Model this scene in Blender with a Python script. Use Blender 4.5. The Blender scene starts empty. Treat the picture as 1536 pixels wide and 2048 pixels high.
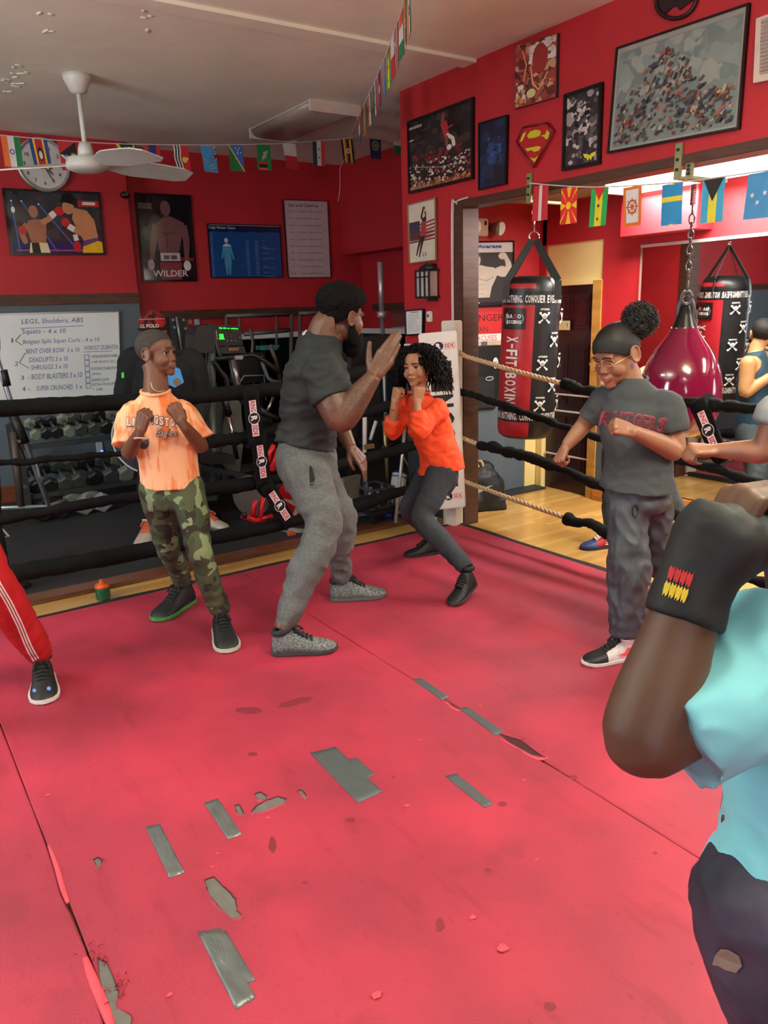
import bpy, bmesh, math, random
import numpy as np
from mathutils import Vector, Matrix, noise
from math import sin, cos, pi, radians
random.seed(7)
SC = bpy.context.scene
COL = SC.collection
# ------------------------------------------------------------------ camera
FPX, PITCH, ROLL, YAW, CAMH = 1540.0, radians(14.75), radians(-1.79), radians(33.7), 1.55
fw = Vector((sin(YAW)*cos(PITCH), cos(YAW)*cos(PITCH), -sin(PITCH)))
_r0 = Vector((cos(YAW), -sin(YAW), 0)); _u0 = _r0.cross(fw)
rt = _r0*cos(ROLL)+_u0*sin(ROLL); up = _u0*cos(ROLL)-_r0*sin(ROLL)
CP = Vector((0, 0, CAMH))
cd = bpy.data.cameras.new('camera'); cam = bpy.data.objects.new('camera', cd); COL.objects.link(cam)
cd.sensor_fit = 'VERTICAL'; cd.sensor_height = 36; cd.lens = 36*FPX/2048; cd.clip_start = .02
M = Matrix((rt, up, -fw)).transposed().to_4x4(); M.translation = CP; cam.matrix_world = M
SC.camera = cam
# ------------------------------------------------------------------ world, exposure, lights
w = bpy.data.worlds.new('world'); SC.world = w; w.use_nodes = True
w.node_tree.nodes['Background'].inputs[0].default_value = (.9, .95, 1, 1)
w.node_tree.nodes['Background'].inputs[1].default_value = .15
SC.view_settings.view_transform = 'Standard'; SC.view_settings.look = 'None'
SC.view_settings.exposure = -0.18; SC.view_settings.gamma = 1; SC.view_settings.use_curve_mapping = False
def area(name, loc, d, sx, sy, power, col):
    l = bpy.data.lights.new(name, 'AREA'); l.shape = 'RECTANGLE'; l.size = sx; l.size_y = sy; l.energy = power; l.color = col
    o = bpy.data.objects.new(name, l); COL.objects.link(o); o.location = loc
    o.rotation_euler = Vector(d).to_track_quat('-Z', 'Y').to_euler(); return o
area('side_room_tube_light', (4.53, 3.0, 2.25), (0, 0, -1), .3, 1.5, 95, (1, .97, .9))
area('side_room_tube_light_near', (4.53, .6, 2.25), (0, 0, -1), .3, 1.5, 85, (1, .97, .9))
area('ring_ceiling_light', (1.9, .2, 2.76), (0, 0, -1), .5, 1.3, 32, (.97, 1, .95))
area('ring_ceiling_light_rear', (-.6, -1.8, 2.96), (0, 0, -1), .5, 1.3, 30, (.97, 1, .95))
area('back_ceiling_light', (-1.3, 4.6, 2.96), (0, 0, -1), .5, 1.3, 45, (.95, .98, 1))
area('ring_ceiling_fill', (1.9, .2, 2.78), (0, 0, 1), .5, 1.3, 190, (1, .93, .74))  # added warm fill aimed upward, brightens the ceiling; no fixture modelled
area('left_ceiling_fill', (-1.2, 2.6, 2.5), (0, 0, 1), .5, 1.3, 120, (.90, 1, .96))  # unseen cool helper lamp in mid-air, added to lift the ceiling at left
area('window_daylight_front', (-1.6, -3.85, 1.6), (.25, 1, .35), 2.4, 1.7, 140, (.80, .92, 1))
area('window_daylight_side', (-3.35, 3.6, 1.7), (1, .25, .3), 2.2, 1.6, 190, (.80, .94, 1))

# ------------------------------------------------------------------ pixel -> point on a known plane of the room
def ray(x, y): return fw+rt*((x-768)/FPX)+up*((1024-y)/FPX)
def on(x, y, ax, v):
    d = ray(x, y); return CP+d*((v-CP[ax])/d[ax])
def PZ(x, y, v=0.): return on(x, y, 2, v)
def PX(x, y, v): return on(x, y, 0, v)
def PY(x, y, v): return on(x, y, 1, v)
def PD(x, y, t): return CP+ray(x, y)*t
# ------------------------------------------------------------------ materials
def lin(c):
    f = lambda v: v/12.92 if v <= .04045 else ((v+.055)/1.055)**2.4
    return tuple(f(v/255.) for v in c[:3])+(1,)
_mats = {}
def mat(col, rough=.6, metal=0., var=.12, scale=12., bump=0., bscale=60., emit=0., col2=None, kind='n', spec=.5, coat=0., stretch=None, trans=0.):
    key = (tuple(col), rough, metal, var, scale, bump, bscale, emit, tuple(col2 or ()), kind, spec, coat, stretch, trans)
    if key in _mats: return _mats[key]
    m = bpy.data.materials.new('m_%d_%d_%d_%s' % (*[int(v) for v in col[:3]], kind)); m.use_nodes = True
    nt = m.node_tree; N = nt.nodes; L = nt.links; b = N['Principled BSDF']
    c = lin(col)
    tc = N.new('ShaderNodeTexCoord'); src = tc.outputs['Object']
    if stretch:
        mp = N.new('ShaderNodeMapping'); mp.inputs['Scale'].default_value = stretch; L.new(src, mp.inputs[0]); src = mp.outputs[0]
    nz = N.new('ShaderNodeTexNoise'); nz.inputs['Scale'].default_value = scale; nz.inputs['Detail'].default_value = 4
    L.new(src, nz.inputs['Vector'])
    rp = N.new('ShaderNodeValToRGB'); L.new(nz.outputs['Fac'], rp.inputs[0])
    c2 = lin(col2) if col2 else tuple(min(1, v*(1+var)) for v in c[:3])+(1,)
    c1 = c if col2 else tuple(v*(1-var) for v in c[:3])+(1,)
    e = rp.color_ramp.elements
    e[0].position = .35; e[1].position = .65; e[0].color = c1; e[1].color = c2
    if kind == 'camo':
        rp.color_ramp.interpolation = 'CONSTANT'; nz.inputs['Detail'].default_value = 1.0; nz.inputs['Distortion'].default_value = .12
        e[0].position = 0; e[0].color = lin((44, 36, 30)); e[1].position = .44; e[1].color = lin((70, 76, 52))
        for p, q in ((.5, (58, 66, 46)), (.56, (118, 134, 96)), (.61, (52, 44, 36)), (.66, (74, 84, 58))):
            x = e.new(p); x.color = lin(q)
    if kind == 'tie':
        nz.inputs['Distortion'].default_value = .4
        e[0].position = .46; e[1].position = .60
    if kind == 'heather':
        nz.inputs['Detail'].default_value = 8; e[0].position = .4; e[1].position = .6
    L.new(rp.outputs[0], b.inputs['Base Color'])
    if kind == 'camo':
        cur = None
        for j, (q, off, sc_) in enumerate((((70, 76, 52), 0, 8), ((44, 36, 30), 3, 9), ((120, 136, 98), 7, 11), ((56, 64, 44), 12, 13))):
            if j == 0:
                rgb = N.new('ShaderNodeRGB'); rgb.outputs[0].default_value = lin(q); cur = rgb.outputs[0]; continue
            mp = N.new('ShaderNodeMapping'); mp.inputs['Location'].default_value = (off, off*2, off*.7); n3 = N.new('ShaderNodeTexNoise'); n3.inputs['Scale'].default_value = sc_; n3.inputs['Detail'].default_value = 1.5; n3.inputs['Distortion'].default_value = .3
            mth = N.new('ShaderNodeMath'); mth.operation = 'GREATER_THAN'; mth.inputs[1].default_value = (.5, .52, .585, .56)[j]; mx = N.new('ShaderNodeMixRGB'); mx.inputs[2].default_value = lin(q)
            L.new(src, mp.inputs[0]); L.new(mp.outputs[0], n3.inputs['Vector']); L.new(n3.outputs['Fac'], mth.inputs[0]); L.new(mth.outputs[0], mx.inputs[0]); L.new(cur, mx.inputs[1]); cur = mx.outputs[0]
        L.new(cur, b.inputs['Base Color'])
    b.inputs['Roughness'].default_value = rough; b.inputs['Metallic'].default_value = metal
    b.inputs['Specular IOR Level'].default_value = spec; b.inputs['Coat Weight'].default_value = coat; b.inputs['Coat Roughness'].default_value = .08
    if trans: b.inputs['Transmission Weight'].default_value = trans
    if emit:
        b.inputs['Emission Color'].default_value = c; b.inputs['Emission Strength'].default_value = emit
    if bump:
        n2 = N.new('ShaderNodeTexNoise'); n2.inputs['Scale'].default_value = bscale; n2.inputs['Detail'].default_value = 5
        L.new(src, n2.inputs['Vector'])
        bp = N.new('ShaderNodeBump'); bp.inputs['Strength'].default_value = bump; bp.inputs['Distance'].default_value = .01
        L.new(n2.outputs['Fac'], bp.inputs['Height']); L.new(bp.outputs[0], b.inputs['Normal'])
    _mats[key] = m; return m
def flat(c, r=.55, **k): return mat(c, rough=r, var=.05, **k)
RED = mat((178, 32, 40), rough=.55, var=.08, scale=3, bump=.08, bscale=90)
GREYB = mat((84, 96, 104), rough=.6, var=.06, scale=3)
BLACK = mat((18, 18, 20), rough=.55); CHROME = mat((200, 200, 200), rough=.2, metal=1.); STEEL = mat((150, 155, 158), rough=.35, metal=.6)
WHITE = mat((226, 226, 222), rough=.5, var=.03); BRWOOD = mat((74, 46, 32), rough=.45, var=.25, scale=6, stretch=(1, 1, 8))
RUB = mat((20, 21, 23), rough=.7, bump=.2, bscale=40); PLAST = mat((30, 31, 33), rough=.35); GRAYM = mat((120, 130, 132), rough=.4)
def mirror_mat(c=(200, 205, 205), r=.02):
    m = mat(c, rough=r, metal=1., var=.01); return m
# ------------------------------------------------------------------ mesh builder
_inv = {}
class B:
    def __init__(s): s.bm = bmesh.new(); s.ms = []
    def mi(s, m):
        if m is None: return 0
        if m not in s.ms: s.ms.append(m)
        return s.ms.index(m)
    def _f(s, vs, i, smooth=False):
        try:
            f = s.bm.faces.new(vs); f.material_index = i; f.smooth = smooth; return f
        except ValueError: return None
    def box(s, c, d, m=None, rot=None, bev=0.):
        i = s.mi(m); c = Vector(c); R = rot or Matrix.Identity(3); vs = []
        h = Vector(d)/2
        t = bmesh.new(); bmesh.ops.create_cube(t, size=1)
        for v in t.verts: v.co = Vector((v.co.x*d[0], v.co.y*d[1], v.co.z*d[2]))
        if bev: bmesh.ops.bevel(t, geom=t.edges[:], offset=bev, segments=2, affect='EDGES')
        mp = {v: s.bm.verts.new(c+R@v.co) for v in t.verts}
        for f in t.faces: s._f([mp[v] for v in f.verts], i)
        t.free()
    def bb(s, lo, hi, m=None, bev=0.):
        lo = Vector(lo); hi = Vector(hi); s.box((lo+hi)/2, hi-lo, m, None, bev)
    def rings(s, R, m=None, closed=True, caps=True, smooth=True):
        i = s.mi(m); prev = None; first = None
        for r in R:
            cur = [s.bm.verts.new(p) for p in r]
            if prev:
                n = len(cur)
                for k in range(n if closed else n-1): s._f([prev[k], prev[(k+1) % n], cur[(k+1) % n], cur[k]], i, smooth)
            else: first = cur
            prev = cur
        if caps and closed:
            s._f(list(reversed(first)), i); s._f(prev, i)
    def ell(s, c, r, m=None, R=None, n=12, k=8):
        R = R or Matrix.Identity(3); c = Vector(c); i = s.mi(m)
        if not hasattr(r, '__len__'): r = (r, r, r)
        rows = []
        top = s.bm.verts.new(c+R@Vector((0, 0, r[2]))); bot = s.bm.verts.new(c-R@Vector((0, 0, r[2])))
        for a in range(1, k):
            t = pi*a/k
            rows.append([s.bm.verts.new(c+R@Vector((r[0]*sin(t)*cos(2*pi*b/n), r[1]*sin(t)*sin(2*pi*b/n), r[2]*cos(t)))) for b in range(n)])
        for b in range(n):
            s._f([top, rows[0][b], rows[0][(b+1) % n]], i, True); s._f([bot, rows[-1][(b+1) % n], rows[-1][b]], i, True)
            for a in range(k-2): s._f([rows[a][b], rows[a+1][b], rows[a+1][(b+1) % n], rows[a][(b+1) % n]], i, True)
    def tube(s, pts, rad, m=None, n=10, sub=1, caps=True, side=None, ecc=1., round_=False):
        P = [Vector(p) for p in pts]; K = len(P)
        rr = list(rad) if hasattr(rad, '__len__') else [rad]*K
        if sub > 1:
            Q = []; q = []
            for a in range(K-1):
                p0, p1, p2, p3 = P[max(a-1, 0)], P[a], P[a+1], P[min(a+2, K-1)]
                r0, r1, r2, r3 = rr[max(a-1, 0)], rr[a], rr[a+1], rr[min(a+2, K-1)]
                for j in range(sub):
                    t = j/sub; f = lambda A, B_, C_, D_: .5*((2*B_)+(C_-A)*t+(2*A-5*B_+4*C_-D_)*t*t+(3*B_-A-3*C_+D_)*t**3)
                    Q.append(f(p0, p1, p2, p3)); q.append(f(r0, r1, r2, r3))
            Q.append(P[-1]); q.append(rr[-1]); P, rr, K = Q, q, len(Q)
        R = []; x = None
        for a in range(K):
            T = (P[min(a+1, K-1)]-P[max(a-1, 0)])
            if T.length < 1e-9: T = Vector((0, 0, 1))
            T.normalize()
            if x is None:
                x = Vector(side) if side is not None else (Vector((0, 0, 1)) if abs(T.z) < .9 else Vector((1, 0, 0)))
            x = x-T*x.dot(T)
            if x.length < 1e-6: x = T.orthogonal()
            x.normalize(); y = T.cross(x)
            R.append([P[a]+(x*cos(2*pi*j/n)+y*sin(2*pi*j/n)*ecc)*rr[a] for j in range(n)])
        s.rings(R, m, caps=caps)
        if round_:
            s.ell(P[0], rr[0], m); s.ell(P[-1], rr[-1], m)
    def cap(s, p0, p1, r0, r1=None, m=None):
        r1 = r0 if r1 is None else r1
        s.tube([p0, p1], [r0, r1], m, n=12); s.ell(p0, r0*1.0, m); s.ell(p1, r1*1.0, m)
    def loft(s, R, m=None, n=28, sub=3, p=2.):
        """R: (centre, side vector unit, half width, half depth[, forward])"""
        rows = []
        K = len(R)
        for a in range(K):
            c = Vector(R[a][0]); sd = Vector(R[a][1]).normalized()
            T = Vector(R[min(a+1, K-1)][0])-Vector(R[max(a-1, 0)][0])
            fwd = sd.cross(T.normalized()); fwd.normalize()
            if len(R[a]) > 4 and R[a][4] is not None: fwd = Vector(R[a][4]).normalized()
            rows.append((c, sd, fwd, R[a][2], R[a][3]))
        out = []
        def ip(A, t): return A
        def cr(a, b_, c_, d, t): return .5*((2*b_)+(c_-a)*t+(2*a-5*b_+4*c_-d)*t*t+(3*b_-a-3*c_+d)*t**3)
        for a in range(K-1):
            q = [rows[max(a-1, 0)], rows[a], rows[a+1], rows[min(a+2, K-1)]]
            for j in range(sub): out.append(tuple(cr(q[0][z], q[1][z], q[2][z], q[3][z], j/sub) for z in range(5)))
        out.append(rows[-1]); rg = []
        for c, sd, f, A, D in out:
            A = abs(A); D = abs(D); ring = []
            for j in range(n):
                t = 2*pi*j/n; cs, sn = cos(t), sin(t)
                ring.append(c+sd*A*math.copysign(abs(cs)**(2/p), cs)+f*D*math.copysign(abs(sn)**(2/p), sn))
            rg.append(ring)
        s.rings(rg, m)
    def fan(s, pts, i, smooth=False):
        return s._f([s.bm.verts.new(p) for p in pts], i, smooth)
    def prism(s, pts, n, t, m=None):
        """closed outline extruded by t along n"""
        n = Vector(n)*t; i = s.mi(m); a = [s.bm.verts.new(Vector(p)) for p in pts]; b = [s.bm.verts.new(Vector(p)+n) for p in pts]
        s._f(a, i); s._f(list(reversed(b)), i)
        for k in range(len(a)): s._f([a[k], b[k], b[(k+1) % len(a)], a[(k+1) % len(a)]], i)
    def build(s, name, parent=None, m=None, smooth=False, fix=True):
        if m is not None and not s.ms: s.ms = [m]
        if fix: bmesh.ops.recalc_face_normals(s.bm, faces=s.bm.faces[:])
        me = bpy.data.meshes.new(name); s.bm.to_mesh(me); s.bm.free()
        if smooth:
            for p in me.polygons: p.use_smooth = True
        for x in s.ms: me.materials.append(x)
        return link(name, me, parent)
def link(name, me, parent=None):
    o = bpy.data.objects.new(name, me); COL.objects.link(o)
    if parent is not None:
        o.parent = parent; iv = _inv.get(parent)
        if iv is None: iv = _inv.get(parent.parent) if parent.parent else None
        if iv is not None: me.transform(iv)
        if iv is not None: _inv[o] = iv
    return o
def tag(o, label=None, cat=None, group=None, kind=None):
    if label: o['label'] = label
    if cat: o['category'] = cat
    if group: o['group'] = group
    if kind: o['kind'] = kind
    return o
def thing(name, loc, label, cat, group=None, rz=0.):
    o = bpy.data.objects.new(name, None); COL.objects.link(o); o.location = loc; o.rotation_euler = (0, 0, rz); o.empty_display_size = .1
    _inv[o] = (Matrix.Translation(Vector(loc))@Matrix.Rotation(rz, 4, 'Z')).inverted()
    return tag(o, label, cat, group)
def struct(name, b, m=None, **k):
    o = b.build(name, None, m, **k); o['kind'] = 'structure'; return o
def kids(o): return [c for c in bpy.data.objects if c.parent == o]
def copy_tree(o, parent=None):
    c = o.copy(); COL.objects.link(c)
    if parent: c.parent = parent
    for ch in kids(o): copy_tree(ch, c)
    return c
# evaluate a merged, voxel-remeshed skin
def skin(name, b, parent, m, voxel=.007, it=5, post=None, fac=.5):
    me0 = bpy.data.meshes.new('t'); bmesh.ops.recalc_face_normals(b.bm, faces=b.bm.faces[:]); b.bm.to_mesh(me0); b.bm.free()
    o = bpy.data.objects.new('t', me0); COL.objects.link(o)
    r = o.modifiers.new('r', 'REMESH'); r.mode = 'VOXEL'; r.voxel_size = voxel
    if it:
        sm = o.modifiers.new('s', 'SMOOTH'); sm.factor = fac; sm.iterations = it
    dg = bpy.context.evaluated_depsgraph_get(); dg.update()
    me = bpy.data.meshes.new_from_object(o.evaluated_get(dg)); bpy.data.objects.remove(o); bpy.data.meshes.remove(me0)
    if post:
        co = [v.co.copy() for v in me.vertices]; no = [v.normal.copy() for v in me.vertices]
        for v, c, n in zip(me.vertices, co, no): v.co = post(c, n)
    me.materials.clear()
    for x in (m if isinstance(m, (list, tuple)) else [m]): me.materials.append(x)
    me.polygons.foreach_set('use_smooth', [True]*len(me.polygons)); me.name = name
    return link(name, me, parent)
def folds(amp=.006, sc=(9, 9, 16), seed=0, a2=.3):
    sv = Vector((seed*3.1, seed*1.7, seed))
    def f(c, n):
        p = Vector((c.x*sc[0], c.y*sc[1], c.z*sc[2]))+sv
        d = noise.noise(p)*amp+(abs(noise.noise(p*2.1+Vector((5, 2, 9)))))*-amp*a2*2
        return c+n*d
    return f
# ------------------------------------------------------------------ flat artwork helper: layered polygons mapped on a surface
_txt = {}
def text_polys(t, bold=.0):
    k = (t, bold)
    if k in _txt: return _txt[k]
    c = bpy.data.curves.new('t', 'FONT'); c.body = t; c.size = 1; c.offset = bold; c.resolution_u = 2
    o = bpy.data.objects.new('t', c); COL.objects.link(o)
    dg = bpy.context.evaluated_depsgraph_get(); dg.update()
    me = bpy.data.meshes.new_from_object(o.evaluated_get(dg))
    ps = [[(me.vertices[i].co.x, me.vertices[i].co.y) for i in p.vertices] for p in me.polygons]
    bpy.data.objects.remove(o); bpy.data.curves.remove(c); bpy.data.meshes.remove(me)
    xs = [x for p in ps for x, y in p] or [0, 1]; ys = [y for p in ps for x, y in p] or [0, 1]
    _txt[k] = (ps, min(xs), max(xs), min(ys), max(ys)); return _txt[k]
class Art:
    """polygons in u (right), v (up), 0..W, 0..H mapped by f(u,v,layer)"""
    def __init__(s, b, f, W=1., H=1., rough=.5): s.b, s.f, s.W, s.H, s.l, s.r = b, f, W, H, 1, rough
    def poly(s, pts, c, l=None):
        s.l += 0 if l is not None else 1
        s.b.fan([s.f(x, y, l or s.l) for x, y in pts], s.b.mi(c if not isinstance(c, tuple) else flat(c, s.r)), False)
    def rect(s, x0, y0, x1, y1, c, l=None, k=1):
        for j in range(k):
            a, b_ = x0+(x1-x0)*j/k, x0+(x1-x0)*(j+1)/k
            s.poly([(a, y0), (b_, y0), (b_, y1), (a, y1)], c, l or (s.l+1 if k > 1 else None))
        if k > 1: s.l += 1
    def disc(s, x, y, rx, c, ry=None, n=16, a0=0, a1=2*pi):
        ry = rx if ry is None else ry
        s.poly([(x+rx*cos(a0+(a1-a0)*j/n), y+ry*sin(a0+(a1-a0)*j/n)) for j in range(n)], c)
    def stroke(s, pts, wd, c):
        ws = wd if hasattr(wd, '__len__') else [wd]*len(pts)
        for j in range(len(pts)-1):
            (x0, y0), (x1, y1) = pts[j], pts[j+1]; L = math.hypot(x1-x0, y1-y0) or 1; nx, ny = -(y1-y0)/L, (x1-x0)/L
            a, b_ = ws[j]/2, ws[j+1]/2
            s.poly([(x0+nx*a, y0+ny*a), (x0-nx*a, y0-ny*a), (x1-nx*b_, y1-ny*b_), (x1+nx*b_, y1+ny*b_)], c)
            if len(pts) > 2 or hasattr(wd, '__len__'): s.disc(x1, y1, b_, c, n=8)
    def text(s, t, x, y, h, c, w=None, bold=.0, rot=0., center=False, shear=0.):
        ps, x0, x1, y0, y1 = text_polys(t, bold)
        ky = h/max(y1-y0, 1e-6); kx = ky if w is None else w/max(x1-x0, 1e-6)
        ox = -(x1-x0)*kx/2 if center else 0; cr, sr = cos(rot), sin(rot); s.l += 1
        for p in ps:
            q = []
            for a, b_ in p:
                X = (a-x0)*kx+ox; Y = (b_-y0)*ky; X += Y*shear
                q.append((x+X*cr-Y*sr, y+X*sr+Y*cr))
            s.poly(q, c, s.l)
    def blobs(s, n, x0, y0, x1, y1, cols, r0, r1, seed=1, asp=1.):
        R = random.Random(seed); s.l += 1
        for _ in range(n):
            x = R.uniform(x0, x1); y = R.uniform(y0, y1); r = R.uniform(r0, r1); k = R.randint(5, 8); a = R.uniform(0, 6)
            s.poly([(min(max(x+r*cos(a+2*pi*j/k)*R.uniform(.6, 1.2), x0), x1), min(max(y+asp*r*sin(a+2*pi*j/k)*R.uniform(.6, 1.2), y0), y1)) for j in range(k)], R.choice(cols), s.l+_*.02)
        s.l += max(1, int(n*.02))
def quadmap(TL, TR, BL, BR, W, H, n, off=.0005, st=.00003):
    n = Vector(n)
    def f(x, y, l):
        u, v = x/W, y/H
        return (BL*(1-u)+BR*u)*(1-v)+(TL*(1-u)+TR*u)*v+n*(off+l*st)
    return f
def planemap(o, X, Y, n, off=.0005, st=.00005):
    o, X, Y, n = Vector(o), Vector(X), Vector(Y), Vector(n)
    return lambda x, y, l: o+X*x+Y*y+n*(off+l*st)
def ringside(A, x, y, w, rot=0., bg=True):
    """red/white/black ring-brand logo, w wide, centred at x, y"""
    h = w*.22; c0, s0 = cos(rot), sin(rot)
    def T(px, py): return (x+px*c0-py*s0, y+px*s0+py*c0)
    def R(a, b_, c_, d, col): A.poly([T(a, b_), T(c_, b_), T(c_, d), T(a, d)], col)
    R(-w/2, -h/2, w/2, h/2, (150, 20, 28)); R(-w/2*.98, -h/2*.9, w/2*.98, h/2*.9, (235, 235, 235))
    for t, px, ww in (('RING', -w*.47, w*.29), ('SIDE', w*.18, w*.29)):
        q = T(px, -h*.34); A.text(t, q[0], q[1], h*.68, (190, 28, 34), w=ww, bold=.03, rot=rot)
    A.disc(x, y, w*.17, (240, 240, 240), n=24); A.disc(x, y, w*.155, (16, 16, 18), n=24)
    q = T(-w*.07, -w*.095); A.text('R', q[0], q[1], w*.19, (240, 240, 240), w=w*.14, bold=.05, rot=rot)
# ================================================================== the room
CZ, XR, YB, YB2, XM = 3.06, 3.57, 7.44, 7.65, 4.9
woodf = mat((214, 168, 92), rough=.22, kind='n', var=.1, scale=2)
def planks(m, c1=(216, 172, 98), c2=(196, 146, 74), rz=0.):
    nt = m.node_tree; N, L = nt.nodes, nt.links; b = N['Principled BSDF']
    tc = N.new('ShaderNodeTexCoord'); mp = N.new('ShaderNodeMapping'); mp.inputs['Rotation'].default_value = (0, 0, rz)
    br = N.new('ShaderNodeTexBrick'); br.inputs['Scale'].default_value = 1; br.inputs['Brick Width'].default_value = .9; br.inputs['Row Height'].default_value = .057
    br.inputs['Mortar Size'].default_value = .0006; br.inputs['Color1'].default_value = lin(c1); br.inputs['Color2'].default_value = lin(c2); br.inputs['Mortar'].default_value = lin((150, 108, 58))
    nz = N.new('ShaderNodeTexNoise'); nz.inputs['Scale'].default_value = 5; m2 = N.new('ShaderNodeMapping'); m2.inputs['Scale'].default_value = (1, 14, 1)
    mx = N.new('ShaderNodeMixRGB'); mx.blend_type = 'MULTIPLY'; mx.inputs[0].default_value = .35
    L.new(tc.outputs['Object'], mp.inputs[0]); L.new(mp.outputs[0], br.inputs['Vector']); L.new(mp.outputs[0], m2.inputs[0]); L.new(m2.outputs[0], nz.inputs['Vector'])
    L.new(br.outputs['Color'], mx.inputs[1]); L.new(nz.outputs['Color'], mx.inputs[2]); L.new(mx.outputs[0], b.inputs['Base Color'])
planks(woodf)
b = B(); b.bb((-3.6, -4, -.13), (6.3, 7.75, -.03)); struct('floor', b, woodf)
b = B(); b.bb((-3.5, 4.72, -.0299), (4.88, 7.44, -.015)); struct('floor_rubber', b, mat((33, 35, 38), rough=.75, var=.2, scale=30, bump=.15, bscale=200))
b = B(); b.bb((-3.5, 4.565, -.0299), (3.5, 4.72, -.004), bev=.006); struct('trim_1', b, mat((104, 62, 40), rough=.35, var=.3, scale=5, stretch=(1, 10, 10)))
ceilm = mat((226, 228, 208), rough=.8, var=.04, scale=2.5, bump=.35, bscale=7)
b = B(); b.bb((-3.6, -4, CZ), (5, 7.75, CZ+.1)); b.bb((-3.6, 4.14, CZ-.02), (3.6, 4.27, CZ+.01))
R_ = random.Random(4)
for k in range(26):
    p = PZ(R_.gauss(25, 16), R_.gauss(160, 18), CZ-.002) if k < 18 else PZ(R_.choice((100, 290))+R_.gauss(0, 10), R_.choice((33, 62))+R_.gauss(0, 4), CZ-.002)
    b.ell(p, (.035*R_.random()+.01, .012, .004), R=Matrix.Rotation(R_.random()*3, 3, 'Z'), n=6, k=4)
struct('ceiling', b, ceilm)
# walls
def wallmat_panel(): pass
b = B(); b.bb((-3.6, YB, -.03), (2.29, YB+.1, 1.675), GREYB); b.bb((-3.6, YB, 1.675), (2.29, YB+.1, CZ), RED); b.bb((2.27, YB+.1, -.03), (2.29, YB2, CZ), RED)
b.bb((2.28, YB2, 1.30), (5.0, YB2+.1, CZ), RED); b.bb((2.28, YB2, -.03), (5.0, YB2+.1, 1.30), mat((40, 46, 50), rough=.5, var=.05))
struct('wall_back', b)
b = B(); b.bb((-3.6, YB-.02, 1.675), (2.30, YB, 1.765), bev=.004); b.bb((2.55, YB2-.025, 1.51), (4.6, YB2, 1.60)); b.bb((4.86, 6.3, 1.535), (4.9, 7.4, 1.61)); struct('trim_2', b, BRWOOD)
b = B(); b.bb((2.29, YB2-.02, 1.29), (4.9, YB2, 1.345)); b.bb((4.88, 5.0, 1.29), (4.9, YB2, 1.345)); b.bb((XR-.012, 4.40, 1.235), (XR, 4.98, 1.285)); struct('trim_3', b, WHITE)
b = B(); b.bb((-3.5, YB-.03, -.03), (2.29, YB, .13), bev=.004); struct('baseboard_back', b, mat((116, 60, 34), rough=.4, var=.2, scale=5, stretch=(2, 1, 10)))
b = B(); b.bb((XM, 4.846, -.03), (XM+.1, 7.75, 1.3), mat((40, 46, 50), rough=.5, var=.05)); b.bb((XM, 4.98, 1.3), (XM+.1, 7.75, CZ), RED); b.bb((XM, 4.8, 1.3), (XM+.1, 4.98, CZ), RED)
b.bb((XM, 4.2, 2.02), (XM+.1, 4.846, CZ), RED); b.bb((XM, -4, 1.15), (XM+.1, 4.2, CZ), RED); b.bb((XM, -4, -.03), (XM+.1, 4.2, 1.15), GREYB)
b.bb((4.65, 5.4, 2.14), (4.9, YB2, CZ), RED, bev=.003)       # boxed-in duct along the right of the back area
b.bb((4.72, 3.279, 2.0), (4.9, 3.90, 2.34), RED, bev=.003)
struct('wall_far_right', b)
b = B(); b.bb((XR, 4.27, -.03), (XR+.12, 4.98, CZ), RED); b.bb((XR, -4, 2.215), (XR+.12, 4.27, CZ), RED)
b.bb((XR-.002, 4.40, -.03), (XR, 4.975, 1.235), mat((56, 62, 66), rough=.5, var=.05)); struct('wall_right', b)
b = B(); b.bb((XR+.12, 4.88, 1.25), (XM, 4.98, CZ), RED); b.bb((XR+.12, 4.88, -.03), (XM, 4.98, 1.25), GREYB); struct('wall_side_room', b)
b = B(); b.bb((XR+.12, -4, 2.34), (XM, 4.88, 2.40)); struct('ceiling_side_room', b, mat((170, 150, 122), rough=.8, var=.04, scale=2))
b = B(); b.bb((-3.6, -4, -.03), (-3.5, 7.75, 1.3), GREYB); b.bb((-3.6, -4, 1.3), (-3.5, 7.75, CZ), RED); struct('wall_left', b)
b = B(); b.bb((-3.6, -4.1, -.03), (5, -4, 1.3), GREYB); b.bb((-3.6, -4.1, 1.3), (5, -4, CZ), RED); struct('wall_front', b)
# jamb and head casing of the wide opening
b = B(); b.bb((XR-.015, 4.265, -.03), (XR+.13, 4.36, 2.25), bev=.004); b.bb((XR-.012, -4, 2.195), (XR+.13, 4.27, 2.245), bev=.004); struct('trim_4', b, BRWOOD)
b = B(); b.tube([(XR-.02, 4.372, .0), (XR-.02, 4.374, 1.2), (XR-.022, 4.37, 2.16), (XR-.02, 4.33, 2.235), (XR-.02, 4.2, 2.25)], .006, sub=4); b.tube([(XR-.02, 4.36, 1.), (XR-.022, 4.358, 2.14), (XR-.02, 4.32, 2.22)], .004, sub=3)
tag(b.build('cable', None, flat((205, 196, 190))), 'white cable running up the left edge of the brown door jamb', 'cable')
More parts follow.
